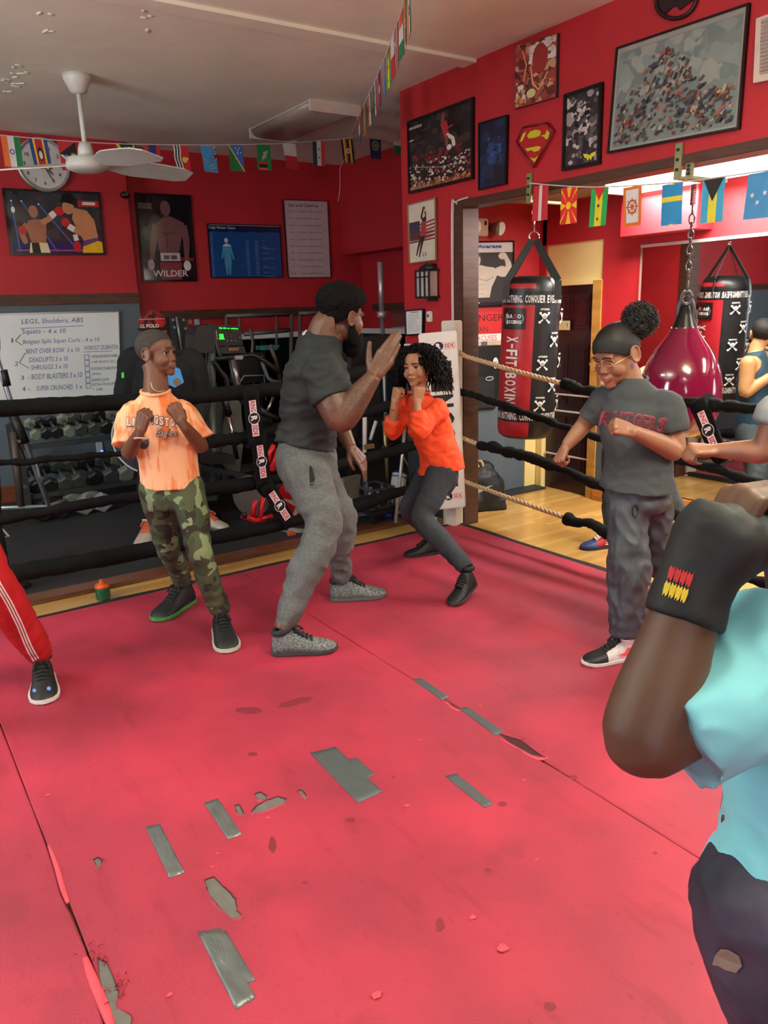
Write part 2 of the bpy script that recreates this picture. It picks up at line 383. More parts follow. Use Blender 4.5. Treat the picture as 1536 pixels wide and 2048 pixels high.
# hallway behind the doorway, yellow
YEL = mat((232, 208, 138), rough=.6, var=.04, scale=3); GOLD = mat((186, 138, 66), rough=.35, var=.15, scale=4, stretch=(1, 1, 6))
b = B(); b.bb((XM+.02, 4.2, 1.72), (XM+.06, 4.846, 2.02), YEL); b.bb((XM-.012, 4.795, -.03), (XM+.1, 4.86, 1.72), YEL)
b.bb((XM-.14, 4.868, -.03), (XM, 4.88, 1.72), YEL); b.bb((XM-.012, 4.195, -.03), (XM+.1, 4.28, 1.72), GOLD); b.bb((XM-.01, 4.2, 1.69), (XM+.1, 4.846, 1.725), YEL, bev=.003)
struct('trim_5', b)
door = thing('door_1', (XM+.05, 4.28, -.03), None, None); door['kind'] = 'structure'
DM = mat((48, 20, 24), rough=.3, var=.2, scale=4, stretch=(1, 1, 5))
b = B(); b.bb((XM+.04, 4.28, -.03), (XM+.08, 4.795, 1.69), DM)
for y0 in (4.33, 4.56):
    for z0, z1 in ((.08, .62), (.72, 1.22), (1.34, 1.62)):
        b.bb((XM+.028, y0, z0), (XM+.045, y0+.18, z1), DM, bev=.01); b.bb((XM+.022, y0+.03, z0+.03), (XM+.04, y0+.15, z1-.03), DM, bev=.008)
b.build('door_leaf', door)
b = B(); a = planemap(PX(1112, 660, XM+.02), (0, -1, 0), (0, 0, 1), (-1, 0, 0))
A = Art(b, a, .14, .07); A.rect(-.02, 0, .155, .075, (214, 206, 150)); A.stroke([(.125, .02), (.125, .055)], .005, (70, 70, 60)); A.stroke([(.118, .046), (.132, .046)], .005, (70, 70, 60)); A.rect(.0, .012, .03, .016, (120, 115, 90)); b.build('door_plate', door)
for z in (.28, .66, .80):
    b = B(); b.bb((XM+.012, 4.30, z), (XM+.026, 4.78, z+.012), flat((215, 205, 205))); b.build('kick_strip', door)
# mirrors
b = B(); b.bb((XM-.012, -1.2, .14), (XM, 3.83, 1.925)); m = b.build('wall_mirror', None, mirror_mat((214, 216, 214))); tag(m, 'large frameless wall mirror reflecting the heavy bag, along the side room', 'mirror')
b = B(); b.bb((XM-.03, -1.2, -.03), (XM, 3.83, .13), bev=.004); b.bb((XM-.03, 3.83, -.03), (XM, 4.195, .07), bev=.004); struct('baseboard_right', b, mat((190, 120, 58), rough=.35, var=.2, scale=5, stretch=(1, 1, 10)))
b = B(); b.bb((XM-.02, -1.2, 1.925), (XM, 3.84, 1.945), flat((200, 190, 185), .3)); b.bb((XM-.02, 3.83, .14), (XM, 3.84, 1.925), flat((150, 110, 100), .3)); struct('trim_6', b)
b = B(); b.bb((4.89, 6.2, .9), (4.9, 7.08, 1.53)); tag(b.build('mirror_panel', None, mirror_mat()), 'small mirror panel under a brown rail behind the tall steel bar', 'mirror')
b = B(); b.bb((2.62, YB2-.012, .35), (4.35, YB2, 1.28)); tag(b.build('gym_mirror', None, mirror_mat((120, 124, 126), .03)), 'dim mirror low on the back wall behind the exercise machines', 'mirror')

# ------------------------------------------------------------------ ring mat
MATR = mat((148, 38, 60), rough=.62, var=.1, scale=2.2, bump=.25, bscale=220)
def matwork(m):
    nt = m.node_tree; N, L = nt.nodes, nt.links; b = N['Principled BSDF']; base = b.inputs['Base Color'].links[0].from_socket
    tc = N.new('ShaderNodeTexCoord'); cur = base
    for sc, st, lo, hi, col, fac in ((16, (1.0, .22, 1), .60, .70, (120, 22, 40), .40), (5, (1, 1, 1), .62, .72, (118, 30, 46), .45), (60, (1, .5, 1), .66, .74, (96, 16, 30), .30), (2.0, (1, 1, 1), .4, .7, (206, 52, 76), .4)):
        mp = N.new('ShaderNodeMapping'); mp.inputs['Scale'].default_value = st; mp.inputs['Location'].default_value = (sc, sc*.37, 0); mp.inputs['Rotation'].default_value = (0, 0, .25 if st[1] < 1 else 0)
        nz = N.new('ShaderNodeTexNoise'); nz.inputs['Scale'].default_value = sc; nz.inputs['Detail'].default_value = 2.5
        rp = N.new('ShaderNodeMapRange'); rp.inputs['From Min'].default_value = lo; rp.inputs['From Max'].default_value = hi; rp.inputs['To Max'].default_value = fac
        mx = N.new('ShaderNodeMixRGB'); mx.inputs[2].default_value = lin(col)
        L.new(tc.outputs['Object'], mp.inputs[0]); L.new(mp.outputs[0], nz.inputs['Vector']); L.new(nz.outputs['Fac'], rp.inputs['Value']); L.new(rp.outputs[0], mx.inputs[0]); L.new(cur, mx.inputs[1]); cur = mx.outputs[0]
    L.new(cur, b.inputs['Base Color'])
matwork(MATR)
ring = thing('ring_mat', (1.0, 1.0, -.03), 'worn pinkish red boxing ring mat with torn seams and taped holes', 'mat')
XS = [-3.0, -1.29, .24, 1.77, 3.50]
for i in range(4):
    b = B(); x0, x1 = XS[i], XS[i+1]; n = 60; top = []
    for k in range(n+1):
        y = -3.2+(4.27+3.2)*k/n
        j0 = .0015+.0015*noise.noise(Vector((0, y*5, i))) ; j1 = .0015+.0015*noise.noise(Vector((3, y*5, i+1)))
        if i == 1: j1 += .010*math.exp(-((y-2.02)/.12)**2)+.022*math.exp(-((y-1.55)/.14)**2)
        if i == 2: j1 += .014*math.exp(-((y-1.78)/.09)**2)
        top.append([Vector((x0+j0, y, -.0295)), Vector((x0+j0, y, -.003)), Vector((x0+j0+.004, y, 0)), Vector((x1-j1-.004, y, 0)), Vector((x1-j1, y, -.003)), Vector((x1-j1, y, -.0295))])
    b.rings(top, MATR, closed=True, smooth=False); b.build('mat_panel', ring)
b = B(); R_ = random.Random(2)
def ragged(p0, p1, wd, z):
    p0, p1 = Vector(p0), Vector(p1); d = (p1-p0).normalized(); nn = Vector((-d.y, d.x, 0)); n = 60; Rg = []
    for k in range(n+1):
        c = p0.lerp(p1, k/n); o = .018*noise.noise(Vector((k*.31, p0.x, 0)))+.008*noise.noise(Vector((k*1.3, p0.y, 0)))
        w_ = wd+.012*noise.noise(Vector((k*.5, 4, 0)))
        Rg.append([c-nn*.01+Vector((0, 0, -.0298-c.z)), c-nn*.01+Vector((0, 0, z-c.z+.001)), c+nn*(w_*.5+o)+Vector((0, 0, z-c.z+.003+.003*noise.noise(Vector((k*.4, 0, 1))))), c+nn*(w_+o)+Vector((0, 0, -.0295-c.z))])
    b.rings(Rg, smooth=False)
ragged((3.50, 4.30, 0), (3.50, -3.2, 0), .062, .0); ragged((-3.0, 4.27, 0), (3.53, 4.27, 0), .058, -.001)
b.build('edge_underlay', ring, mat((20, 18, 20), rough=.8, bump=.3, bscale=80), fix=True)
# dark gaps in the seams show the grey underlay
UND = mat((96, 92, 88), rough=.8, var=.1, scale=30)
def hole(name, pts, c=UND, z=.0006, frill=True):
    P = [PZ(*p) for p in pts]; b = B(); cx = sum(P, Vector())/len(P); rg = []
    Q = []
    for k in range(len(P)):
        a, d = P[k], P[(k+1) % len(P)]
        for j in range(4):
            q = a.lerp(d, j/4); q = q+(q-cx).normalized()*.004*noise.noise(q*60); Q.append(q)
    b._f([b.bm.verts.new(Vector((q.x, q.y, z))) for q in Q], b.mi(c))
    if frill:
        dk = b.mi(flat((70, 12, 22), .8)); n = len(Q)
        Rg = [[Vector((q.x, q.y, z+.0002)) for q in Q], [Vector((q.x, q.y, .0042)) for q in [q+(q-cx).normalized()*(.003+.004*abs(noise.noise(q*90))) for q in Q]], [Vector((q.x, q.y, .0004)) for q in [q+(q-cx).normalized()*(.010+.006*abs(noise.noise(q*70))) for q in Q]]]
        for r_ in range(2):
            for k in range(n):
                f = b.fan([Rg[r_][k], Rg[r_][(k+1) % n], Rg[r_+1][(k+1) % n], Rg[r_+1][k]], dk if r_ == 0 else b.mi(MATR))
    return b.build(name, ring)
hole('torn_hole', [(410, 1762), (428, 1756), (452, 1780), (470, 1800), (473, 1822), (482, 1830), (476, 1837), (462, 1836), (438, 1812), (418, 1788)])
hole('torn_hole', [(505, 1624), (516, 1612), (534, 1602), (556, 1595), (571, 1600), (568, 1608), (548, 1614), (530, 1622), (512, 1627)])
hole('torn_hole', [(509, 1590), (522, 1586), (533, 1594), (530, 1603), (518, 1600)]); hole('torn_hole', [(470, 1613), (478, 1611), (486, 1628), (484, 1633), (474, 1624)])
hole('torn_hole', [(596, 1583), (604, 1582), (612, 1592), (608, 1598)]); hole('torn_hole', [(188, 1722), (196, 1717), (203, 1724), (198, 1738)])
hole('torn_hole', [(196, 1918), (214, 1928), (224, 1950), (236, 1985), (232, 2010), (262, 2030), (262, 2060), (236, 2060), (214, 2010), (200, 1960)])
hole('torn_hole', [(1000, 1470), (1040, 1482), (1082, 1512), (1090, 1516), (1060, 1510), (1020, 1487)], c=flat((60, 18, 26), .8))
hole('torn_hole', [(890, 1404), (900, 1407), (921, 1420), (912, 1419)], c=flat((90, 30, 40), .8), frill=False)
pinkish = mat((206, 66, 80), rough=.7, var=.1)
def frayed(pts, wd, h=.006):
    b = B(); P = [PZ(*p) for p in pts]; b.tube([p+Vector((0, 0, h)) for p in P], [wd*(.4+.6*sin(pi*(k+.3)/len(P))) for k in range(len(P))], n=8, sub=4, side=(0, 0, 1), ecc=2.2); return b.build('frayed_edge', ring, pinkish)
frayed([(97, 1690), (112, 1730), (125, 1775), (136, 1806)], .0035, .0); frayed([(170, 1915), (184, 1955), (205, 2005), (226, 2060)], .006, .0); frayed([(1000, 1476), (1040, 1500), (1075, 1518), (1096, 1515)], .0035, .0); frayed([(892, 1404), (905, 1416), (920, 1422)], .003, .0)
b = B(); R_ = random.Random(5)
for k in range(34):
    c = PZ(*R_.choice([(185, 1905), (178, 1915), (230, 1990), (238, 1975), (205, 1922), (250, 1960), (1050, 1488), (1078, 1508)])); c += Vector((R_.gauss(0, .014), R_.gauss(0, .012), .004)); d = Vector((R_.uniform(-1, 1), R_.uniform(-1, 1), R_.uniform(0, .8)))*.016
    b.tube([c, c+d*.5+Vector((0, 0, .003)), c+d], [.0016, .001, .0006], n=5)
tag(b.build('frayed_threads', ring, flat((150, 24, 44), .8)), None, None, None, 'stuff')
# crumbs of foam
b0 = [(1006, 1898, .016), (753, 1993, .013), (945, 1836, .010), (814, 1612, .009), (340, 1990, .008), (424, 1735, .006), (1048, 1560, .006), (840, 1481, .007), (960, 1411, .006), (1073, 1720, .006), (536, 1636, .008), (190, 1521, .005), (96, 1591, .008), (436, 1708, .006)]
for k, (x, y, r) in enumerate(b0):
    b = B(); c = PZ(x, y)+Vector((0, 0, r*.28)); pts = []
    t = bmesh.new(); bmesh.ops.create_icosphere(t, subdivisions=2, radius=r)
    for v in t.verts: v.co = Vector((v.co.x*(1+.5*noise.noise(v.co*90+Vector((k, 0, 0)))), v.co.y*.75*(1+.5*noise.noise(v.co*120+Vector((0, k, 0)))), v.co.z*.3))
    mp = {v: b.bm.verts.new(c+v.co) for v in t.verts}
    for f in t.faces: b._f([mp[v] for v in f.verts], 0)
    t.free(); w_ = ['lower right', 'bottom centre', 'centre right', 'just beside the thin tape strip', 'lower left', 'between the two left tapes', 'right of the thin tape strip', 'near the seam tapes', 'above the seam tapes', 'right of the middle of the mat', 'under the torn holes', 'by the left edge', 'at far left', 'beside the short tape strip'][k]
    tag(b.build('foam_crumb', None, pinkish), 'loose pink foam crumb on the mat, '+w_, 'crumb', 'foam crumbs on the red mat')
stm = mat((118, 30, 46), rough=.65, var=.1, scale=20)
for k, (x, y, rx, ry) in enumerate(((498, 1421, 27, 7), (590, 1404, 36, 7), (1005, 1608, 9, 5), (976, 1741, 8, 5), (1147, 1555, 8, 5), (1100, 2013, 13, 9), (545, 1690, 8, 16), (610, 1765, 6, 3), (787, 1554, 4, 2), (505, 1508, 10, 4), (1310, 1706, 5, 3), (880, 1850, 9, 14), (700, 1640, 10, 5))):
    b = B(); i = b.mi(stm); b.fan([PZ(x+rx*cos(t)*(1+.3*noise.noise(Vector((cos(t)*2, sin(t)*2, k)))), y+ry*sin(t)*(1+.35*noise.noise(Vector((cos(t)*2, k, sin(t)*2))))-rx*cos(t)*.25*(k == 1), .0004) for t in [q*pi/12 for q in range(24)]], i); b.build('stain', ring)
# duct tape
TAPE = mat((104, 108, 108), rough=.34, metal=.35, var=.12, scale=25, bump=.6, bscale=35, stretch=(1, .5, 1))
TAPEM = mat((72, 78, 80), rough=.5, var=.06, scale=20, bump=.12, bscale=60)
def tape(pts, label, m=TAPE, amp=.004):
    P = [PZ(*p) for p in pts]; b = B(); n = 12; W = 8
    i = b.mi(m); top = {}
    a0, a1, c1, c0 = P
    for u in range(n+1):
        for v in range(W+1):
            p = (a0.lerp(a1, v/W)).lerp(c0.lerp(c1, v/W), u/n); e = min(u, n-u, v*1.5, (W-v)*1.5)
            z = .0012+(amp*abs(noise.noise(p*22))*min(1, e/2))
            if u in (0, n): p = p+(a1-a0).normalized().cross(Vector((0, 0, 1)))*.0025*noise.noise(p*160)
            top[u, v] = b.bm.verts.new((p.x, p.y, z))
    for u in range(n):
        for v in range(W): b._f([top[u, v], top[u+1, v], top[u+1, v+1], top[u, v+1]], i, True)
    ed = [top[u, 0] for u in range(n+1)]+[top[n, v] for v in range(1, W+1)]+[top[u, W] for u in range(n-1, -1, -1)]+[top[0, v] for v in range(W-1, 0, -1)]
    lo = [b.bm.verts.new((q.co.x, q.co.y, .0)) for q in ed]
    for k in range(len(ed)): b._f([ed[k], ed[(k+1) % len(ed)], lo[(k+1) % len(ed)], lo[k]], i)
    return tag(b.build('tape_strip', None, m), label, 'tape')
tape([(396, 1866), (440, 1856), (512, 1996), (472, 2020)], 'long crinkled silver duct tape patch nearest the viewer, left tape of its pair')
tape([(400, 1862), (452, 1862), (512, 1962), (470, 1972)], 'crinkled silver duct tape patch overlapping the nearest long one on the mat', amp=.007)
tape([(290, 1654), (320, 1648), (370, 1746), (339, 1757)], 'silver duct tape strip at far left of the mat tapes', amp=.005)
tape([(407, 1606), (436, 1597), (484, 1669), (456, 1679)], 'short silver duct tape strip left of the torn holes', amp=.005)
tape([(620, 1506), (671, 1494), (765, 1584), (716, 1607)], 'wide matte grey tape patch in the middle of the mat', TAPEM, .0015)
tape([(678, 1524), (713, 1515), (750, 1550), (716, 1560)], 'small matte grey tape square overlapping the wide middle patch', TAPEM, .0015)
tape([(890, 1553), (912, 1547), (987, 1607), (969, 1616)], 'thin grey tape strip right of the wide middle patch', TAPEM, .002)
tape([(825, 1359), (842, 1356), (899, 1394), (884, 1401)], 'small grey tape strip at the far end of the right seam', TAPEM, .0015)
tape([(918, 1417), (936, 1415), (1008, 1463), (992, 1472)], 'grey tape strip on the right seam beside the ripped edge', TAPEM, .0015)

# ------------------------------------------------------------------ framed pictures on the walls
def poster(name, label, cat, ax, val, px, W, H, art, fc=(16, 16, 18), fwid=.018, th=.018, rough=.12, backc=(40, 40, 44), framed=True):
    n = Vector((-1, 0, 0)) if ax == 0 else Vector((0, -1, 0))
    TL, TR, BL, BR = [on(p[0], p[1], ax, val-th) for p in px]
    c = (TL+TR+BL+BR)/4-n*th; root = thing(name, c, label, cat)
    b = B(); b.prism([TL-n*th*.98, TR-n*th*.98, BR-n*th*.98, BL-n*th*.98], n, th*.7); b.build('backing', root, flat(backc, .4))
    if framed:
        b = B()
        def inner(p, q, r): return p+(q-p).normalized()*fwid+(r-p).normalized()*fwid
        I = [inner(TL, TR, BL), inner(TR, TL, BR), inner(BR, BL, TR), inner(BL, BR, TL)]; O = [TL, TR, BR, BL]
        for k in range(4): b.prism([O[k]-n*th*.95, O[(k+1) % 4]-n*th*.95, I[(k+1) % 4]-n*th*.95, I[k]-n*th*.95], n, th+.004)
        b.build('frame', root, flat(fc, .25))
    b = B(); A = Art(b, quadmap(TL-n*th*.25, TR-n*th*.25, BL-n*th*.25, BR-n*th*.25, W, H, n), W, H, rough); art(A); b.build('print', root, fix=False)
    return root
def boxerposter(A):
    A.rect(0, 0, 1.6, 1.05, (44, 50, 58)); A.rect(0, 0, 1.6, .22, (28, 40, 96)); A.blobs(50, 0, .2, 1.6, 1.05, [(36, 42, 50), (54, 60, 68), (60, 44, 50)], .05, .14, 3)
    A.rect(1.2, .80, 1.6, .90, (180, 40, 44)); A.rect(1.28, .83, 1.5, .88, (220, 215, 200)); A.rect(.1, .07, 1.6, .085, (196, 90, 130))
    for x0, x1 in ((.12, .16), (.28, .78), (.55, 1.15)): A.stroke([(x0, .86 if x0 < .5 else .82), (x1, .05)], .022, (70, 100, 170)); A.disc(x0, .86 if x0 < .5 else .82, .014, (225, 235, 245), n=8)
    sk, s2 = (168, 110, 84), (196, 136, 92)
    A.poly([(.3, 0), (.66, 0), (.62, .2), (.34, .2)], (224, 214, 160)); A.poly([(.36, .02), (.5, .02), (.48, .2), (.36, .2)], (40, 40, 40))
    A.poly([(.36, .2), (.6, .2), (.64, .52), (.52, .58), (.36, .56), (.3, .48)], sk); A.disc(.45, .70, .075, sk, .10); A.stroke([(.32, .5), (.22, .36), (.26, .22)], .09, sk); A.disc(.24, .4, .07, (190, 36, 40))
    A.stroke([(.56, .52), (.68, .58), (.78, .66)], .09, s2); A.stroke([(.72, .63), (.8, .69)], .1, (230, 225, 215)); A.disc(.88, .72, .085, (200, 40, 44), .07)
    A.poly([(1.2, 0), (1.58, 0), (1.6, .2), (1.5, .24), (1.22, .14)], (232, 186, 40)); A.poly([(1.22, .14), (1.5, .24), (1.5, .32), (1.24, .24)], (96, 70, 120))
    A.poly([(1.24, .24), (1.5, .3), (1.46, .58), (1.34, .74), (1.12, .78), (1.08, .6), (1.16, .4)], s2); A.disc(1.03, .78, .10, s2, .11); A.poly([(.9, .86), (.96, .99), (1.1, 1.02), (1.2, .92), (1.2, .8), (1.08, .84), (1.0, .86)], (28, 26, 26))
    A.stroke([(1.3, .56), (1.22, .36), (1.06, .44)], .1, s2); A.stroke([(1.1, .42), (1.0, .48)], .1, (228, 224, 216)); A.disc(.96, .54, .075, (196, 40, 44)); A.stroke([(1.12, .24), (1.1, .34)], .08, (228, 224, 216)); A.disc(1.12, .14, .065, (200, 36, 48), .09)
    A.disc(.13, .72, .03, (235, 240, 240), .05); 
poster('boxing_poster', 'large framed photo poster of two boxers trading punches', 'poster', 1, YB, [(3.3, 376), (199.6, 384.4), (21.9, 510), (211, 510)], 1.6, 1.05, boxerposter)
def wilder(A):
    A.rect(0, 0, 1, 1.5, (26, 24, 30)); A.blobs(40, 0, .2, 1, 1.5, [(34, 32, 36), (22, 22, 28), (58, 44, 44)], .05, .15, 5); A.rect(.04, 1.24, .28, 1.34, (110, 100, 90)); A.rect(0, .1, 1, .34, (52, 22, 28)); A.rect(.72, .36, 1, .42, (130, 40, 50))
    sk = (118, 80, 78); A.poly([(.34, .0), (.72, 0), (.74, .34), (.34, .34)], (134, 60, 64)); A.rect(.36, .36, .72, .5, (188, 176, 176)); A.rect(.42, .39, .52, .46, (96, 84, 92)); A.rect(.55, .39, .66, .46, (96, 84, 92))
    A.poly([(.36, .5), (.7, .5), (.82, .9), (.84, 1.02), (.62, 1.12), (.5, 1.12), (.34, 1.02), (.3, .9)], sk); A.disc(.52, 1.26, .09, sk, .13); A.stroke([(.34, .98), (.26, .72), (.2, .4)], [.14, .12, .08], sk); A.stroke([(.82, .98), (.86, .72), (.84, .4)], [.14, .12, .08], sk)
    A.disc(.18, .3, .06, (200, 190, 186), .09); A.disc(.84, .28, .07, (210, 205, 200), .09); A.stroke([(.5, .86), (.5, .6)], .02, (90, 60, 60)); A.stroke([(.36, .86), (.5, .82), (.66, .86)], .02, (92, 62, 62))
    A.text('WILDER', .2, .09, .11, (214, 206, 206), w=.64, bold=.01)
poster('boxer_poster', 'tall black framed poster of one boxer standing bare chested', 'poster', 1, YB2, [(268.8, 385), (380.6, 390.4), (285.7, 564), (394.6, 562.7)], 1, 1.5, wilder)
def water(A):
    A.rect(0, 0, 1.4, 1, (28, 74, 132)); A.poly([(0, .86)]+[(x*.1, .86+.012*sin(x*1.7)) for x in range(1, 14)]+[(1.4, .86), (1.4, 1), (0, 1)], (22, 38, 70)); A.rect(0, .975, 1.4, 1, (180, 176, 170)); A.rect(.02, 0, .08, .84, (66, 100, 160))
    A.text('Daily Water Chart', .02, .895, .06, (206, 208, 210), w=.5, bold=.01)
    for c, y0, y1 in (((196, 206, 216), .62, 1), ((74, 150, 186), 0, .62)):
        if y0: A.disc(.33, .70, .035, c, .045); A.poly([(.26, .585), (.42, .585), (.42, .60), (.36, .64), (.31, .64), (.26, .60)], c)
        else: A.poly([(.26, .575), (.42, .575), (.47, .35), (.44, .34), (.405, .48), (.41, .3), (.38, .06), (.35, .06), (.34, .28), (.33, .06), (.30, .06), (.275, .3), (.28, .48), (.25, .36), (.22, .37)], c)
    for k in range(16):
        for x in (.7, .88): A.rect(x, .68-k*.042, x+.06, .69-k*.042, (130, 160, 200))
    for y in (.55, .37, .19, .02): A.rect(1.02, y, 1.26, y+.007, (120, 150, 196))
    for k in range(6): A.rect(1.02, .7-k*.12, 1.08+.03*(k % 3), .707-k*.12, (110, 144, 190))
poster('water_chart', 'blue framed daily water chart with a small body figure', 'poster', 1, YB2, [(414.4, 447), (560, 450.6), (422.4, 556), (565.7, 555.2)], 1.4, 1, water, fwid=.008)
def lbs(A):
    A.rect(0, 0, 1, 1.75, (192, 168, 168)); A.text('Lbs and Calories', .12, 1.60, .075, (60, 46, 50), w=.66, bold=.012)
    for k, (a, q) in enumerate((('0.5 lb', '1750'), ('1 lb', '3500'), ('1.5 lb', '5250'), ('2 lb', '7000'), ('4 lb', '14000'), ('5 lb', '17500'), ('6 lb', '21000'), ('8 lb', '28000'), ('9 lb', '31500'), ('10 lb', '35000'))):
        A.text('%s  =  burning %s calories' % (a, q), .1, 1.47-k*.155, .05, (110, 80, 86), w=.74, bold=.01)
poster('calorie_chart', 'tall pale pink paper chart listing pounds and calories', 'poster', 1, YB2, [(565.7, 399), (655.6, 401.9), (576.3, 556), (662.2, 555.2)], 1, 1.75, lbs, fwid=.006, rough=.6)
# whiteboard
wb = thing('whiteboard', PY(120, 710, YB-.02), 'white dry-erase board with a blue handwritten workout list', 'whiteboard')
TL, TR, BL, BR = [PY(*p, YB-.03) for p in ((-30, 629.5), (236.5, 622.4), (-2, 804), (240.6, 791.9))]
b = B(); b.prism([TL, TR, BR, BL], (0, 1, 0), .025); b.build('board', wb, mat((228, 234, 232), rough=.25, var=.02, scale=3))
b = B()
for p, q in ((TL, TR), (BL, BR), (TR, BR), (TL, BL)): b.tube([p, q], .008, n=6)
b.build('frame', wb, flat((196, 200, 198), .35))
b = B(); A = Art(b, quadmap(TL, TR, BL, BR, 266, 180, (0, -1, 0)), rough=.4); BL_ = (52, 84, 150); GR = (60, 66, 70)
for t, x, y, h, wd, c in (('LEGS, Sholders, ABS', 66, 158, 11, 124, BL_), ('Squats -', 64, 136, 13, 46, BL_), ('4 x 10', 116, 138, 10, 36, BL_), ('Belgian Split Squat Curls - 4 x 10', 64, 116, 11, 158, BL_), ('BENT OVER ROW', 68, 98, 10, 78, BL_), ('3 x 10', 152, 98, 9, 26, BL_),
    ('DEADLIFTS 3 x 10', 72, 80, 10, 80, BL_), ('SHRUGGS 3 x 10', 74, 64, 10, 76, BL_), ('- BODY BLASTERS 3 x 10', 66, 44, 11, 114, BL_), ('3', 50, 44, 9, 7, GR), ('4 -', 50, 20, 10, 16, GR), ('SUPER CRUNCHES', 80, 20, 10, 78, BL_), ('1 x', 166, 20, 9, 13, GR), ('2', 42, 74, 9, 7, BL_), ('1', 42, 122, 9, 3, BL_),
    ('WORKOUT CELEBRATION', 188, 101, 9, 76, BL_), ('= RENEGADE ROW DUMBELL', 202, 84, 6, 62, GR), ('= AIR SQUATS / 2511', 202, 72, 6, 54, BL_), ('ROCKING CHAIR SITUPS', 202, 58, 6, 60, BL_), ('JWINGS', 202, 46, 6, 20, BL_), ('BURPEE SLAMS', 202, 34, 6, 38, BL_), ('EXTRA PUSHUPS 3', 202, 24, 6, 58, BL_), ('= 200', 202, 14, 6, 22, BL_)):
    A.text(t, x, y, h, c, w=wd, shear=.12)
A.stroke([(62, 150), (190, 152)], 1, BL_); A.stroke([(188, 97), (250, 97)], 1, BL_)
for y in (81, 69, 56, 44, 32, 20): 
    A.stroke([(188, y), (198, y), (198, y+10), (188, y+10), (188, y)], 1, BL_)
for p in ([(62, 138), (50, 126), (62, 116)], [(66, 100), (52, 80), (70, 68)]): A.stroke(p, 1.2, GR)
b.build('handwriting', wb, fix=False)
# clock
c = PY(86, 330, YB-.02); ck = thing('wall_clock', c, 'round silver rimmed wall clock half hidden by hanging flags', 'clock')
b = B(); rr = .215
b.rings([[c+Vector((r*cos(a*pi/24), -d, r*sin(a*pi/24))) for a in range(48)] for r, d in ((rr*.87, -.018), (rr, -.018), (rr, .02), (rr*.97, .035), (rr*.9, .03), (rr*.87, .012))], caps=False); b.build('rim', ck, mat((170, 174, 168), rough=.3, metal=.5))
b = B(); b.tube([c+Vector((0, .01, 0)), c+Vector((0, -.012, 0))], rr*.88, n=48); b.build('dial', ck, flat((206, 204, 196)))
b = B(); A = Art(b, planemap(c+Vector((0, -.0125, 0)), (1, 0, 0), (0, 0, 1), (0, -1, 0)))
for k in range(1, 13):
    a = pi/2-k*pi/6; A.text(str(k), .145*cos(a)-.012, .145*sin(a)-.014, .03, (30, 30, 32), bold=.01)
b.build('numerals', ck, fix=False)
b = B()
for a, L_, w_ in ((-.85, .10, .012), (-1.12, .145, .009)): b.prism([c+Vector((cos(a)*l+cos(a+pi/2)*q, -.018, sin(a)*l+sin(a+pi/2)*q)) for l, q in ((-.02, -w_/2), (L_, -w_/4), (L_, w_/4), (-.02, w_/2))], (0, -1, 0), .002)
b.build('hands', ck, flat((14, 14, 16)))
# little security camera
c = PY(250, 390, YB-.03); t = thing('security_camera', c, 'tiny black dome camera at the wall corner between two posters', 'camera')
b = B(); b.ell(c, (.045, .04, .03)); b.build('housing', t, flat((20, 20, 22), .3)); b = B(); b.tube([c+Vector((0, -.035, 0)), c+Vector((0, -.05, 0))], .016); b.build('lens', t, flat((60, 64, 68), .1))
# right wall pictures
def jord(A):
    A.rect(0, 0, 1.3, 1.4, (38, 32, 32)); A.blobs(46, 0, .7, 1.3, 1.4, [(46, 38, 38), (32, 28, 30), (60, 48, 44)], .06, .16, 8); A.rect(0, 0, 1.3, .12, (150, 96, 62)); A.rect(.02, 1.22, .3, 1.27, (150, 140, 130)); A.rect(.02, 1.0, .12, 1.03, (170, 160, 150))
    A.blobs(240, 0, .1, 1.3, .55, [(150, 60, 60), (190, 170, 150), (90, 36, 40), (120, 84, 60), (60, 40, 44), (210, 200, 190)], .012, .035, 9); A.blobs(70, .1, .55, 1.1, .72, [(90, 30, 34), (120, 40, 44), (60, 36, 40)], .02, .05, 10); A.blobs(60, 0, .0, 1.3, .2, [(176, 120, 80), (120, 60, 44)], .02, .04, 12)
    A.stroke([(.74, 1.32), (.72, 1.15)], [.05, .06], (130, 66, 54)); A.stroke([(.74, 1.16), (.80, .9)], [.13, .1], (170, 48, 48)); A.stroke([(.8, .92), (.92, .82), (.94, .7)], .06, (214, 205, 190)); A.stroke([(.8, .9), (.80, .72)], .06, (130, 70, 56)); A.disc(.85, .68, .05, (215, 210, 200)); A.stroke([(.78, 1.02), (.92, 1.05)], .035, (130, 66, 54))
    A.stroke([(.1, .5), (.7, .36), (1.2, .34)], .01, (180, 170, 160))
poster('dunk_poster', 'large black framed arena photo of a basketball player leaping over a crowd', 'poster', 0, XR, [(814.4, 243.5), (946.2, 193.4), (817.2, 388.2), (945.6, 358)], 1.3, 1.4, jord)
def dark(A):
    A.rect(0, 0, 1, 2, (26, 34, 58)); A.blobs(90, .02, .02, .98, 1.98, [(22, 30, 52), (32, 46, 80), (24, 28, 44)], .08, .2, 21); A.blobs(40, .3, .7, .8, 1.5, [(44, 66, 112), (52, 84, 140), (26, 38, 70)], .04, .12, 22)
    for k in range(7): A.stroke([(.30+k*.04, 1.2-.05*k), (.1+k*.07, .3)], .014, (50, 74, 120))
poster('dark_blue_poster', 'narrow dark blue abstract poster beside the dunk photo', 'poster', 0, XR, [(957, 246), (1015, 229), (957, 381), (1012, 368)], 1, 2, dark, rough=.4, fwid=.01)
